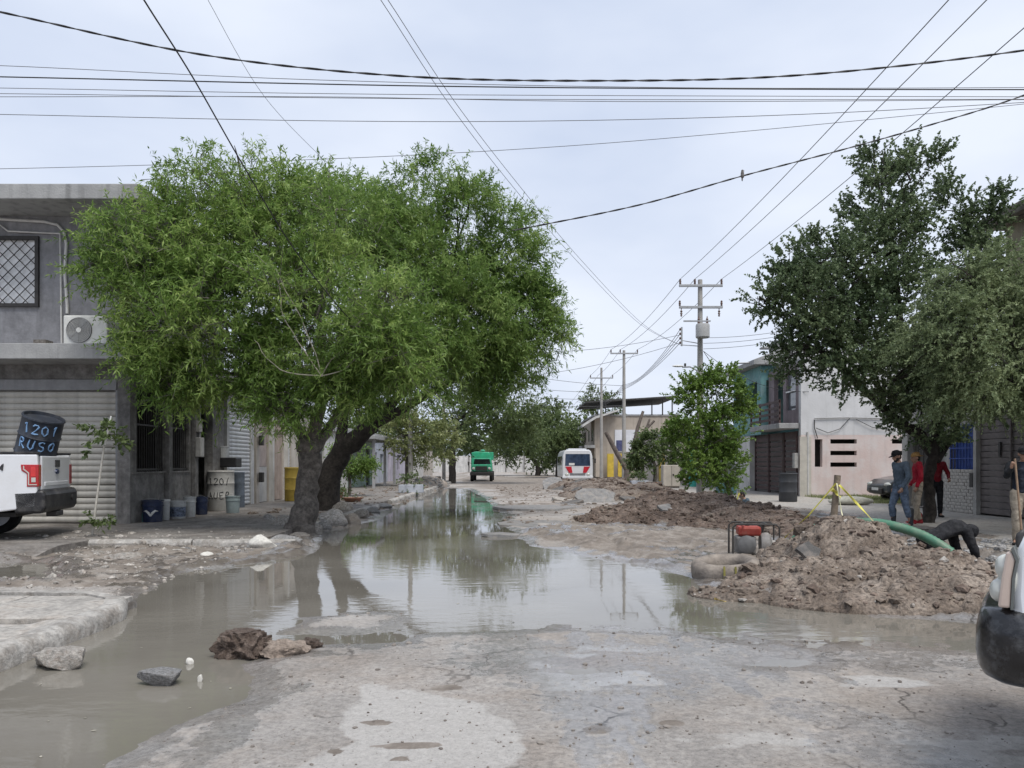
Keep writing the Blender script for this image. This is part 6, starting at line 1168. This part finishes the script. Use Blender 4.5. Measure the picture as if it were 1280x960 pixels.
# tyre in the water, half sunk
tX, tY = W(911, 722, 0); ty = tag(MB().lathe([(.26, .06), (.27, .02), (.36, -.03), (.45, .0), (.475, .06), (.48, .14), (.475, .22), (.44, .27), (.36, .285), (.28, .25), (.255, .20), (.25, .13), (.26, .06)], 40).build('old_tyre', mat('muddy_tyre', (.26, .225, .19), .9, .3, 5, .6, 25, col2=(.10, .085, .075)), None, loc=(tX, tY + .12, -.04), rot=(R(5), R(-4), 0), smooth=.8), 'worn muddy truck tyre lying in the water beside the pump', 'tyre')
tp = MB()
for a in (-1.9, -1.6, -1.45): tp.tube([Vector((tX + .49*math.cos(a), tY + .12 + .49*math.sin(a), .2)), Vector((tX + .5*math.cos(a), tY + .1 + .5*math.sin(a), .05)), Vector((tX + .51*math.cos(a) + .01, tY + .1 + .51*math.sin(a), -.02))], .014, 4)
YEL = mat('yellow_tape', (.62, .56, .10), .5, .15, 7); tpt = thing('barrier_tape', 'slimy yellow tape scraps hanging over the muddy tyre', 'tape', (tX, tY - .35, 0)); tp.build('strip', mat('slime_yellow', (.30, .27, .07), .6, .2, 7), tpt, world=True)
# pump
pX, pY = W(942, 696, .02); pm = thing('water_pump', 'red engine water pump in a black tube frame on the mud', 'pump', (pX, pY, .02), R(-8)); fw, fd, fh = .37, .24, .56
fr = MB(); c_ = .05
for s in (1, -1): fr.tube([(-fw, fd*s, 0), (-fw, fd*s, fh-c_), (-fw+c_, fd*s, fh), (fw-c_, fd*s, fh), (fw, fd*s, fh-c_), (fw, fd*s, 0), (-fw, fd*s, 0)], .016, 8)
for x_ in (-fw, fw): fr.tube([(x_, -fd, .02), (x_, fd, .02)], .016, 8)
for x_ in (-fw*.5, fw*.5): fr.tube([(x_, -fd, fh), (x_, fd, fh)], .016, 8)
fr.build('frame', mat('frame_iron', (.05, .046, .042), .6, .25, 6), pm, smooth=1.0)
MB().box(-.27, .10, -.17, .17, .36, .52).build('fuel_tank', mat('red_tank', (.34, .05, .035), .45, .15, 6, dirt=(.3, .2, .15), dirt_amt=.3), pm, bevel=.04); MB().lathe([(.035, .52), (.035, .55), (0, .555)], 12, TM(-.1, 0, 0)).build('fuel_cap', IRON, pm)
MB().box(-.30, .02, -.16, .16, .06, .35).build('engine', mat('engine_grey', (.24, .23, .22), .6, .25, 7, dirt=(.15, .12, .1), dirt_amt=.4), pm, bevel=.03)
Mh = TM(.1, -.02, .22) @ Matrix.Rotation(R(90), 4, 'Y'); MB().lathe([(0, 0), (.17, 0), (.19, .03), (.19, .13), (.14, .17), (.07, .19), (.06, .27), (0, .27)], 20, Mh).build('pump_housing', mat('cast_alloy', (.33, .31, .29), .55, .2, 6, dirt=(.2, .16, .13), dirt_amt=.4), pm, smooth=.6)
MB().lathe([(0, 0), (.15, 0), (.155, .04), (.1, .07), (0, .075)], 16, TM(-.14, -.16, .22) @ Matrix.Rotation(R(90), 4, 'X')).build('recoil_starter', mat('starter_grey', (.15, .15, .15), .6, .2, 6), pm, smooth=.6)
MB().tube([(.12, 0, .38), (.12, 0, .52), (.16, 0, .54)], .045, 10).build('outlet', IRON, pm, smooth=.8)
# green suction hose, ribbed
hp = [(966, 688, 13.0), (985, 680, 12.9), (1010, 664, 12.6), (1040, 655, 12.2), (1075, 653, 11.8), (1110, 656, 11.5), (1150, 668, 11.2), (1185, 688, 10.9), (1217, 714, 10.7)]
P = [A(*q) for q in hp]; P[0].z = max(P[0].z, .15); Q = []
for i in range(len(P)-1):
    a, b_, c, d = P[max(i-1, 0)], P[i], P[i+1], P[min(i+2, len(P)-1)]
    for k in range(16): t = k/16; Q.append(.5*((2*b_)+(c-a)*t+(2*a-5*b_+4*c-d)*t*t+(3*b_-a-3*c+d)*t**3))
Q.append(P[-1]); mb = MB(); mb.tube(Q, [.068 + .006*(i % 2) for i in range(len(Q))], 14); mb.v = [tuple(Vector(v) - P[0]) for v in mb.v]
tag(mb.build('suction_hose', mat('green_hose', (.08, .21, .135), .5, .15, 5, dirt=(.30, .26, .20), dirt_amt=.3), None, loc=tuple(P[0]), smooth=1.2), 'thick green suction hose arching over the tall clay mound', 'hose')
# posts and tape
WD = mat('weathered_post', (.24, .19, .14), .9, .3, 8, .5, 30)
p0, p1 = A(1040, 662, 11.6), A(1047, 594, 11.6); ps = tag(MB().tube([Vector((0, 0, -.1)), p1 - p0], [.052, .048], 9).build('wooden_post', WD, None, loc=tuple(p0), smooth=.8), 'rough wooden post wrapped with yellow tape on the tall clay mound', 'post')
p2 = A(925, 640, 24); tag(MB().tube([Vector((0, 0, -.1)), Vector((.05, 0, .55))], [.04, .035], 7).build('wooden_post', WD, None, loc=(p2.x, p2.y, .0), smooth=.8), 'short wooden post with tape beside the trench worker', 'post')
def tape(label, L, wd=.022, m=YEL, name='barrier_tape', tw=.35):
    P = [A(*q) for q in L]; V = []; Fq = []
    S = []
    for a, b_ in zip(P[:-1], P[1:]):
        for k in range(8): S.append(a.lerp(b_, k/8))
    S.append(P[-1])
    mb = MB()
    for i, p in enumerate(S):
        a = .6*math.sin(i*tw) ; t = (S[min(i+1, len(S)-1)] - S[max(0, i-1)]).normalized(); side = t.cross(Vector((0, 1, 0))).normalized(); side = Matrix.Rotation(a*2, 3, t) @ side; V += [p + side*wd - P[0], p - side*wd - P[0]]
    mb.v = [tuple(v) for v in V]; mb.f = [(2*i, 2*i+1, 2*i+3, 2*i+2) for i in range(len(S)-1)]
    o = mb.build(name, m, None, loc=tuple(P[0])); s = o.modifiers.new('thick', 'SOLIDIFY'); s.thickness = .002; return tag(o, label, 'tape')
tape('yellow tape stretched from the wooden post down towards the pump', [(1045, 604, 11.5), (1010, 645, 11.8), (985, 668, 12.2), (966, 690, 12.6)], .012)
tape('broad yellow tape stretched from the wooden post over the green hose', [(1049, 606, 11.5), (1070, 628, 11.2), (1100, 660, 10.9), (1128, 690, 10.7)], .016)
tape('second yellow tape falling beside the broad one towards the crouching man', [(1050, 606, 11.5), (1090, 650, 11.1), (1120, 678, 10.9), (1142, 697, 10.7)], .009, mat('pale_tape', (.66, .63, .42), .5, .12, 7))
tape('loose end of yellow tape drooping over the crest of the clay mound', [(1046, 604, 11.5), (1052, 640, 11.3), (1058, 666, 11.1), (1085, 685, 10.9), (1100, 695, 10.8)], .008, MATS['pale_tape'])
tape('yellow tape wound round the wooden post', [(1040, 612, 11.53), (1046, 616, 11.5), (1051, 622, 11.53)], .03)
tape('short yellow stick of tape at the front foot of the clay mound', [(893, 748, 9.0), (905, 752, 8.95), (911, 754, 8.9)], .012, mat('ochre_scrap', (.45, .33, .10), .6, .2, 6))
tape('yellow tape hanging from the short post near the trench worker', [(924, 616, 24), (921, 626, 24), (928, 634, 24)], .03)
# left pavement small things
def pot(label, px, py, wpx, hpx, m, z=.155, plant=None, name='plant_pot'):
    X, Y = W(px, py, z); r, h = wpx/2*Y/F, hpx*Y/F; o = thing(name, label, 'pot', (X, Y, z)); MB().lathe([(0, 0), (r*.75, 0), (r*.98, h*.9), (r*1.05, h*.9), (r*1.05, h), (r*.92, h), (r*.88, h*.85), (0, h*.85)], 20).build('tub', m, o, smooth=.6)
    if plant:
        V, Fq, *_z = foliage([((X, Y, z + h*1.1), (r*1.2, r*1.2, r*.9), 40)], 7, .1, .025, .25, np.random.default_rng(int(px))); link('leaves', npmesh('leaves', V - np.array(o.location), Fq), plant, o)
    return o
pot('dark blue grey tub at the foot of the leaning trunk', 414, 636, 20, 15, mat('tub_grey', (.07, .085, .095), .6, .2, 5)); pot('terracotta pot beside the small clipped tree', 422, 622, 16, 10, mat('terracotta', (.33, .17, .11), .8, .15, 5), plant=FAR)
pot('low pot overgrown with weeds under the small clipped tree', 441, 627, 24, 5, MATS['terracotta'], plant=FAR)
def planter(label, px, py, wpx, hpx, m, z=.155, plant=True, dpt=.6, name='planter_box'):
    X, Y = W(px, py, z); w_, h = wpx/2*Y/F, hpx*Y/F; o = thing(name, label, 'planter', (X, Y + dpt/2, z)); MB().box(-w_, w_, -dpt/2, dpt/2, 0, h).build('box', m, o, bevel=.02)
    if plant: V, Fq, *_z = foliage([((X, Y + dpt/2, z + h + .15), (w_*.9, dpt*.5, .3), 60)], 8, .14, .03, .3, np.random.default_rng(int(px)+1)); link('leaves', npmesh('leaves', V - np.array(o.location), Fq), FAR, o)
    return o
planter('white painted planter block around the bare pole', 513, 616, 30, 10, PBL); planter('pale planter box before the slim concrete pole', 800, 610, 22, 9, PBL)
planter('teal blue trough under the fresh green tree', 910, 618, 22, 14, mat('teal_trough', (.10, .22, .25), .6, .2, 4, stain=.3))
cbn = thing('beige_cabinet', 'beige metal cabinet standing on the right pavement', 'cabinet', (9.0, 43.6, .15)); MB().box(-.48, .48, -.35, .35, .1, 1.3).build('casing', mat('cabinet_beige', (.52, .47, .40), .7, .12, 2, stain=.3), cbn, bevel=.03); MB().box(-.44, .44, -.30, .30, 0, .1).build('plinth', CONCD, cbn); MB().box(-.02, -.005, -.36, -.35, .15, 1.25).build('door_gap', IRON, cbn); MB().box(.05, .12, -.38, -.35, .7, .8).build('handle', IRON, cbn)
barrel('black ribbed water tank beside the maroon gate', 985, 627, 22, 36, mat('tank_black', (.05, .053, .06), .6, .15, 5), name='water_tank', cat='tank')
barrel('rusty drum lying by the beige cabinet', 822, 612, 10, 9, mat('rust_drum', (.26, .13, .07), .8, .25, 5), name='rusty_drum', cat='drum')
# shovel head stack / pale sandbag on the verge
sb = tag(link('sandbag', rock_mesh(77, 3, .12, .4, False), mat('pale_sack', (.46, .45, .38), .9, .2, 6, .5, 40), None, (11.6, 26.3, .27), smooth=1.0), 'pale sacking bundle lying on the grass beside the jeans man', 'sack'); sb.scale = (.75, .4, .45)
# ================================================================ PEOPLE
SKIN = mat('skin_tan', (.36, .21, .145), .6, .12, 12); HAIRM = mat('black_hair', (.018, .015, .013), .7, .2, 30)
def skinned(name, chains, vox, m, parent, smooth_it=6, face=None):
    """one continuous surface grown from overlapping ellipsoids"""
    mb = MB()
    for ch in chains:
        for (p, r), (q, s) in zip(ch[:-1], ch[1:]):
            p, q = Vector(p), Vector(q); r = (r,)*3 if np.isscalar(r) else r; s = (s,)*3 if np.isscalar(s) else s
            k = max(2, int((q-p).length / (.45 * min(min(r), min(s)))) + 1)
            for i in range(k + 1): t = i/k; c = p.lerp(q, t); mb.sph(tuple(c), tuple(a*(1-t)+b_*t for a, b_ in zip(r, s)), 10, 7)
        if len(ch) == 1: p, r = ch[0]; mb.sph(p, r, 16, 12)
    me = mb.mesh(name); o = bpy.data.objects.new(name, me); COL.objects.link(o)
    rm = o.modifiers.new('r', 'REMESH'); rm.mode = 'VOXEL'; rm.voxel_size = vox
    sm = o.modifiers.new('s', 'SMOOTH'); sm.iterations = smooth_it; sm.factor = .5
    dg = bpy.context.evaluated_depsgraph_get(); me2 = bpy.data.meshes.new_from_object(o.evaluated_get(dg)); bpy.data.objects.remove(o); bpy.data.meshes.remove(me); me2.name = name
    if name in ('shirt', 'trousers', 'vest', 'hood'):
        k = len(me2.vertices); C_ = np.empty(k * 3, np.float32); me2.vertices.foreach_get('co', C_); C_ = C_.reshape(-1, 3); Nn = np.empty(k * 3, np.float32); me2.vertices.foreach_get('normal', Nn); Nn = Nn.reshape(-1, 3)
        f1 = np.abs(vnoise(C_[:, 0]*9 + 3, C_[:, 1]*9 + len(name), C_[:, 2]*15 + C_[:, 0]*7, 1)); f2 = fbm(C_[:, 0]*16, C_[:, 1]*16, C_[:, 2]*20, 2, 2)
        C_ += Nn * (.016 * (.35 - f1) + .005 * f2)[:, None]; me2.vertices.foreach_set('co', C_.ravel())
    return link(name, me2, m, parent, smooth=3.0)
def hand(wr, d, nrm, side, curl=.35):
    """palm and five fingers from wrist wr along d; nrm = palm normal; side = thumb direction sign"""
    wr, d, nrm = Vector(wr), Vector(d).normalized(), Vector(nrm).normalized(); u = d.cross(nrm).normalized() * side; out = [[(wr, .028), (wr + d*.045, (.032, .032, .032)), (wr + d*.085, .032)]]
    for k, (o_, L) in enumerate(((.028, .062), (.010, .072), (-.010, .066), (-.028, .052))):
        b_ = wr + d*.085 + u*o_; k1 = b_ + (d*math.cos(curl) + nrm*math.sin(curl))*L*.5; k2 = k1 + (d*math.cos(curl*2.4) + nrm*math.sin(curl*2.4))*L*.5; out.append([(b_, .0105), (k1, .0098), (k2, .0085)])
    t0 = wr + d*.03 + u*.025; t1 = t0 + (d*.6 + u*.7 + nrm*.2)*.04; t2 = t1 + (d*.9 + u*.1 + nrm*.5).normalized()*.032; out.append([(t0, .013), (t1, .0115), (t2, .009)])
    return out
def person(label, loc, rzd, J, shirt, pants, shoes, hat=None, hair=True, vest=None, hands=True, beard=False, hood=None, sleeve_end=1.0, shoe_h=.12, z_skip=False, curl=.5, bulk=1.0):
    p = thing('person', label, 'person', loc, R(rzd)); V = Vector
    pel, chs, nk, hd_ = V(J['pelvis']), V(J['chest']), V(J['neck']), V(J['head']); hup = V(J.get('headup', (0, 0, 1))).normalized(); hf = V(J.get('face', (0, 1, 0))).normalized(); hs = hf.cross(hup).normalized()
    bl = bulk; lat = V(J.get('lat', (1, 0, 0))).normalized()
    ch = [[(pel, (.12, .085, .1)), ((pel+chs)/2, (.12, .085, .1)), (chs, (.14, .09, .12)), (nk, .055)], [(nk, .055), (hd_ - hup*.06, .05)]]
    hl = []
    # head: skull, jaw, brow, nose, ears
    ch += [[(hd_ + hup*.02, (.078, .088, .092))], [(hd_ - hup*.05 + hf*.022, (.058, .06, .06))], [(hd_ - hup*.085 + hf*.05, (.034, .03, .026))], [(hd_ + hup*.005 + hf*.088, .013), (hd_ - hup*.03 + hf*.105, .017)], [(hd_ - hup*.055 + hf*.083, (.026, .014, .012))], [(hd_ + hup*.028 + hf*.078, (.05, .016, .014))]]
    for s in (1, -1): ch += [[(hd_ - hup*.01 + hs*.078*s - hf*.012, (.012, .02, .032))]]
    sh_ch = [[(pel + (chs-pel)*.06, (.155*bl, .115*bl, .1)), ((pel*.5+chs*.5), (.152*bl, .112*bl, .11)), (chs, (.175*bl, .118*bl, .13)), (chs + (nk-chs)*.6, (.12, .085, .07))]]
    pa_ch = [[(pel + (chs-pel)*.1, (.15*bl, .11*bl, .09)), (pel - (chs-pel).normalized()*.06, (.152*bl, .115*bl, .1))]]; shoe_ch = []
    for s, k in ((1, 'R'), (-1, 'L')):
        S, E, Wr = V(J['sh'+k]), V(J['el'+k]), V(J['wr'+k]); H, K, An = V(J['hip'+k]), V(J['kn'+k]), V(J['an'+k]); toe = V(J['toe'+k])
        ch += [[(chs, .08), (S, .05), (E, .036), (Wr, .026)], [(pel, .09), (H, .075), (K, .05), (An, .035), (An + (toe-An)*.5 - V((0, 0, .01)), .03), (toe, .025)]]
        fd = (Wr - E).normalized()
        if hands: ch += hand(Wr, J.get('hd'+k, fd), J.get('hn'+k, lat * -s), J.get('ht'+k, 1), J.get('curl'+k, curl))
        sh_ch += [[(chs + (S-chs)*.4 + V((0, 0, .02)), .095*bl), (S, .078*bl), ((S+E)/2, .064*bl), (E, .056*bl), ((E+Wr)/2, .05*bl), (E + (Wr-E)*.93*sleeve_end, .042)]]
        pa_ch += [[(pel, .11), (H, .105*bl), ((H+K)/2, .092*bl), (K, .073*bl), ((K+An)/2, .068), (An + (K-An)*max(.08, (shoe_h-.02)/.42 if shoe_h > .15 else .08), .058)]]
        td = (toe - An); td.z = 0; td = td.normalized() if td.length > .01 else V((0, 1, 0))
        shoe_ch += [[(An + V((0, 0, shoe_h)), .066 if shoe_h > .15 else .048), (An, .05), (V((An.x, An.y, toe.z)) - td*.03, (.042, .042, .038))], [(V((An.x, An.y, toe.z)), (.045, .045, .04)), (toe, (.042, .042, .03))]]
    skinned('body', ch, .0085, SKIN, p, 3)
    skinned('shirt', sh_ch, .013, shirt, p, 5); skinned('trousers', pa_ch, .013, pants, p, 5); skinned('shoes', shoe_ch, .012, shoes, p, 4)
    if vest: skinned('vest', [[(pel + (chs-pel)*.02, (.17, .13, .1)), ((pel+chs)/2, (.172, .13, .1)), (chs, (.19, .135, .13)), (nk - (nk-chs)*.2, (.10, .09, .05))]], .013, vest, p, 3)
    for s in (1, -1): MB().sph(tuple(hd_ + hup*.008 + hf*.083 + hs*.031*s), (.011, .011, .009), 8, 6).build('eye', HAIRM, p, smooth=1.0)
    if hair: skinned('hair', [[(hd_ + hup*.03 - hf*.018, (.084, .088, .09))], [(hd_ - hup*.035 - hf*.05, (.06, .045, .055))]], .01, HAIRM, p, 3)
    if beard: skinned('beard', [[(hd_ - hup*.09 + hf*.055, (.045, .032, .032))], [(hd_ - hup*.06 + hs*.052 + hf*.03, (.018, .035, .04))], [(hd_ - hup*.06 - hs*.052 + hf*.03, (.018, .035, .04))]], .009, HAIRM, p, 2)
    if hood: skinned('hood', [[(hd_ + hup*.015 - hf*.02, (.108, .112, .12))], [(hd_ - hup*.06 - hf*.04, (.10, .09, .08)), (nk, (.11, .09, .07))]], .012, hood, p, 4)
    if hat:
        M = Matrix((hs, hf, hup)).transposed().to_4x4(); M.translation = hd_ + hup*.045
        bf = J.get('brim', 1)
        c_ = MB().lathe([(.0, .098), (.045, .09), (.075, .065), (.091, .03), (.094, .0), (.093, -.012)], 24, M @ Matrix.Diagonal((1, 1.12, 1, 1))).build('cap', hat, p, smooth=1.2); sl_ = c_.modifiers.new('t', 'SOLIDIFY'); sl_.thickness = .006
        mb = MB(); V0 = []
        for i in range(9):
            a = R(-62 + 124*i/8); x_, y_ = .09*math.sin(a), .1*math.cos(a)*1.05; V0 += [M @ Vector((x_, bf*y_, -.004)), M @ Vector((x_*1.0, bf*(y_ + .085*math.cos(a*1.35)), -.02))]
        mb.v = [tuple(v) for v in V0]; mb.f = [(2*i, 2*i+1, 2*i+3, 2*i+2) for i in range(8)]; b_ = mb.build('cap_brim', hat, p, smooth=1.2); s2 = b_.modifiers.new('t', 'SOLIDIFY'); s2.thickness = .006
    return p
def cloth(name, c, var=.15): return mat(name, c, .9, var, 7, .5, 25, spec=.2, dirt=tuple(.6*a + .07 for a in c), dirt_amt=.3, fine=.25, fs=18)
STAND = dict(pelvis=(0, 0, .95), chest=(0, .01, 1.30), neck=(0, .01, 1.46), head=(0, .04, 1.60), shR=(.19, 0, 1.40), shL=(-.19, 0, 1.40), elR=(.25, -.03, 1.12), elL=(-.25, -.03, 1.12), wrR=(.25, .06, .88), wrL=(-.25, .06, .88), hipR=(.09, 0, .9), hipL=(-.09, 0, .9), knR=(.10, .03, .5), knL=(-.10, .03, .5), anR=(.11, 0, .09), anL=(-.11, 0, .09), toeR=(.13, .15, .03), toeL=(-.13, .15, .03))
def pose(**k): d = dict(STAND); d.update(k); return d
# walking man in jeans
person('bearded man in black cap, grey blue sweatshirt, jeans and rubber boots walking', (8.55, 16.9, .15), 97,
  pose(head=(0, .09, 1.585), face=(0, 1, -.28), headup=(0, .28, 1), chest=(0, .04, 1.30), neck=(0, .05, 1.46), knR=(.09, .15, .51), anR=(.10, .10, .1), toeR=(.12, .25, .03), knL=(-.10, -.06, .5), anL=(-.11, -.17, .10), toeL=(-.12, -.03, .03), elL=(-.27, .0, 1.13), wrL=(-.27, .14, .9), elR=(.25, -.10, 1.13), wrR=(.26, -.02, .88)),
  cloth('slate_sweatshirt', (.10, .13, .165)), cloth('blue_denim', (.15, .195, .265), .3), mat('rubber_boot', (.04, .042, .045), .5, .2, 5), hat=cloth('black_cap', (.015, .015, .017)), beard=True, shoe_h=.30)
# man in red sweater, back half turned
person('man in red sweater, khaki trousers and tan cap beside the tree trunk', (9.62, 18.2, .15), 70,
  pose(head=(0, .05, 1.56), neck=(0, .02, 1.44), face=(-.2, 1, -.15), brim=-1, knR=(.10, .06, .5), anR=(.10, -.06, .09), toeR=(.12, .1, .03), anL=(-.1, .1, .09), toeL=(-.12, .25, .03), wrR=(.22, .14, .9)),
  cloth('red_sweater', (.40, .015, .035)), cloth('khaki_cloth', (.36, .31, .245)), cloth('red_shoes', (.30, .02, .03)), hat=cloth('tan_cap', (.42, .24, .09)))
person('person in dark red hooded top and black trousers half hidden behind the trunk', (11.25, 20.4, .15), 170,
  pose(elL=(-.30, .02, 1.14), wrL=(-.26, .2, 1.02), elR=(.28, -.02, 1.14), wrR=(.33, .12, 1.0), face=(0, 1, -.2)),
  cloth('dark_red_top', (.20, .014, .022)), cloth('black_cloth', (.018, .018, .02)), cloth('black_shoes', (.02, .02, .02)), hood=MATS['dark_red_top'])
# stooping worker in black hoodie: torso level, head low, arm reaching down
person('worker in black hooded top stooping over the trench with arms reaching down', (6.9, 12.55, -.2), -84,
  dict(pelvis=(0, -.08, .56), chest=(0, .36, .74), neck=(0, .52, .72), head=(0, .64, .65), headup=(0, .80, .45), face=(0, .35, -.9), lat=(1, 0, 0), shR=(.17, .42, .70), shL=(-.17, .42, .70), elR=(.21, .54, .40), elL=(-.20, .52, .38), wrR=(.18, .62, .22), wrL=(-.16, .60, .22), hipR=(.10, -.08, .46), hipL=(-.10, -.08, .46), knR=(.15, .26, .24), knL=(-.15, .26, .24), anR=(.14, -.14, .09), anL=(-.14, -.14, .09), toeR=(.15, .02, .03), toeL=(-.15, .02, .03)),
  cloth('black_hoodie', (.022, .022, .025)), MATS['black_cloth'], MATS['rubber_boot'], hood=MATS['black_hoodie'], bulk=1.3)
# man with shovel
sh_p = (8.95, 13.45, .15)
person('man in black cap, navy padded vest and khaki trousers leaning on a shovel', sh_p, 158,
  pose(head=(0, .06, 1.60), face=(.18, 1, -.18), headup=(0, .15, 1), elR=(.27, .14, 1.22), wrR=(.24, .34, 1.36), hdR=(-.15, .25, .75), hnR=(-.75, .25, -.2), curlR=1.1, elL=(-.27, -.04, 1.13), wrL=(-.25, .1, .92), knR=(.11, .05, .5), toeR=(.16, .15, .03)),
  cloth('black_sleeves', (.02, .022, .026)), MATS['khaki_cloth'], MATS['black_shoes'], hat=MATS['black_cap'], vest=cloth('navy_vest', (.022, .028, .042)), bulk=1.05)
# trench worker: standing deep in the trench
person('dark haired worker in slate blue shirt standing down in the trench', (7.72, 25.0, -.97), 75,
  pose(pelvis=(0, 0, .92), chest=(0, .1, 1.24), neck=(0, .16, 1.38), head=(0, .22, 1.50), elR=(.3, .1, 1.10), wrR=(.28, .3, 1.08), elL=(-.3, .1, 1.1), wrL=(-.28, .3, 1.08), face=(0, 1, -.5), headup=(0, .5, 1), shR=(.19, .06, 1.33), shL=(-.19, .06, 1.33)),
  cloth('slate_shirt', (.10, .14, .17)), MATS['black_cloth'], MATS['rubber_boot'])
# shovel held upright
M = rz(R(158)); top = Vector(sh_p) + M.to_3x3() @ Vector((.195, .385, 1.47)); bot = Vector((top.x + .06, top.y - .12, .12))
sv2 = thing('shovel', 'long wooden handled shovel held upright by the man in the padded vest', 'shovel', tuple(bot))
d_ = (top - bot); MB().tube([d_*.18, d_*.6, d_*1.03], [.019, .018, .018], 10).build('handle', mat('shovel_wood', (.30, .20, .13), .6, .2, 8), sv2, smooth=1.0)
bl = MB(); V0 = []
for i, (wd, zf) in enumerate(((.02, .34), (.10, .27), (.115, .2), (.115, .08), (.09, -.02), (.03, -.08))): V0 += [(-wd, .02*(wd/.1)**2 - .0, zf), (0, -.012, zf), (wd, .02*(wd/.1)**2, zf)]
bl.v = V0; bl.f = [(3*i+j, 3*i+j+1, 3*i+j+4, 3*i+j+3) for i in range(5) for j in range(2)]; bo = bl.build('blade', mat('shovel_steel', (.06, .06, .062), .5, .2, 6), sv2, smooth=1.0); so = bo.modifiers.new('t', 'SOLIDIFY'); so.thickness = .006
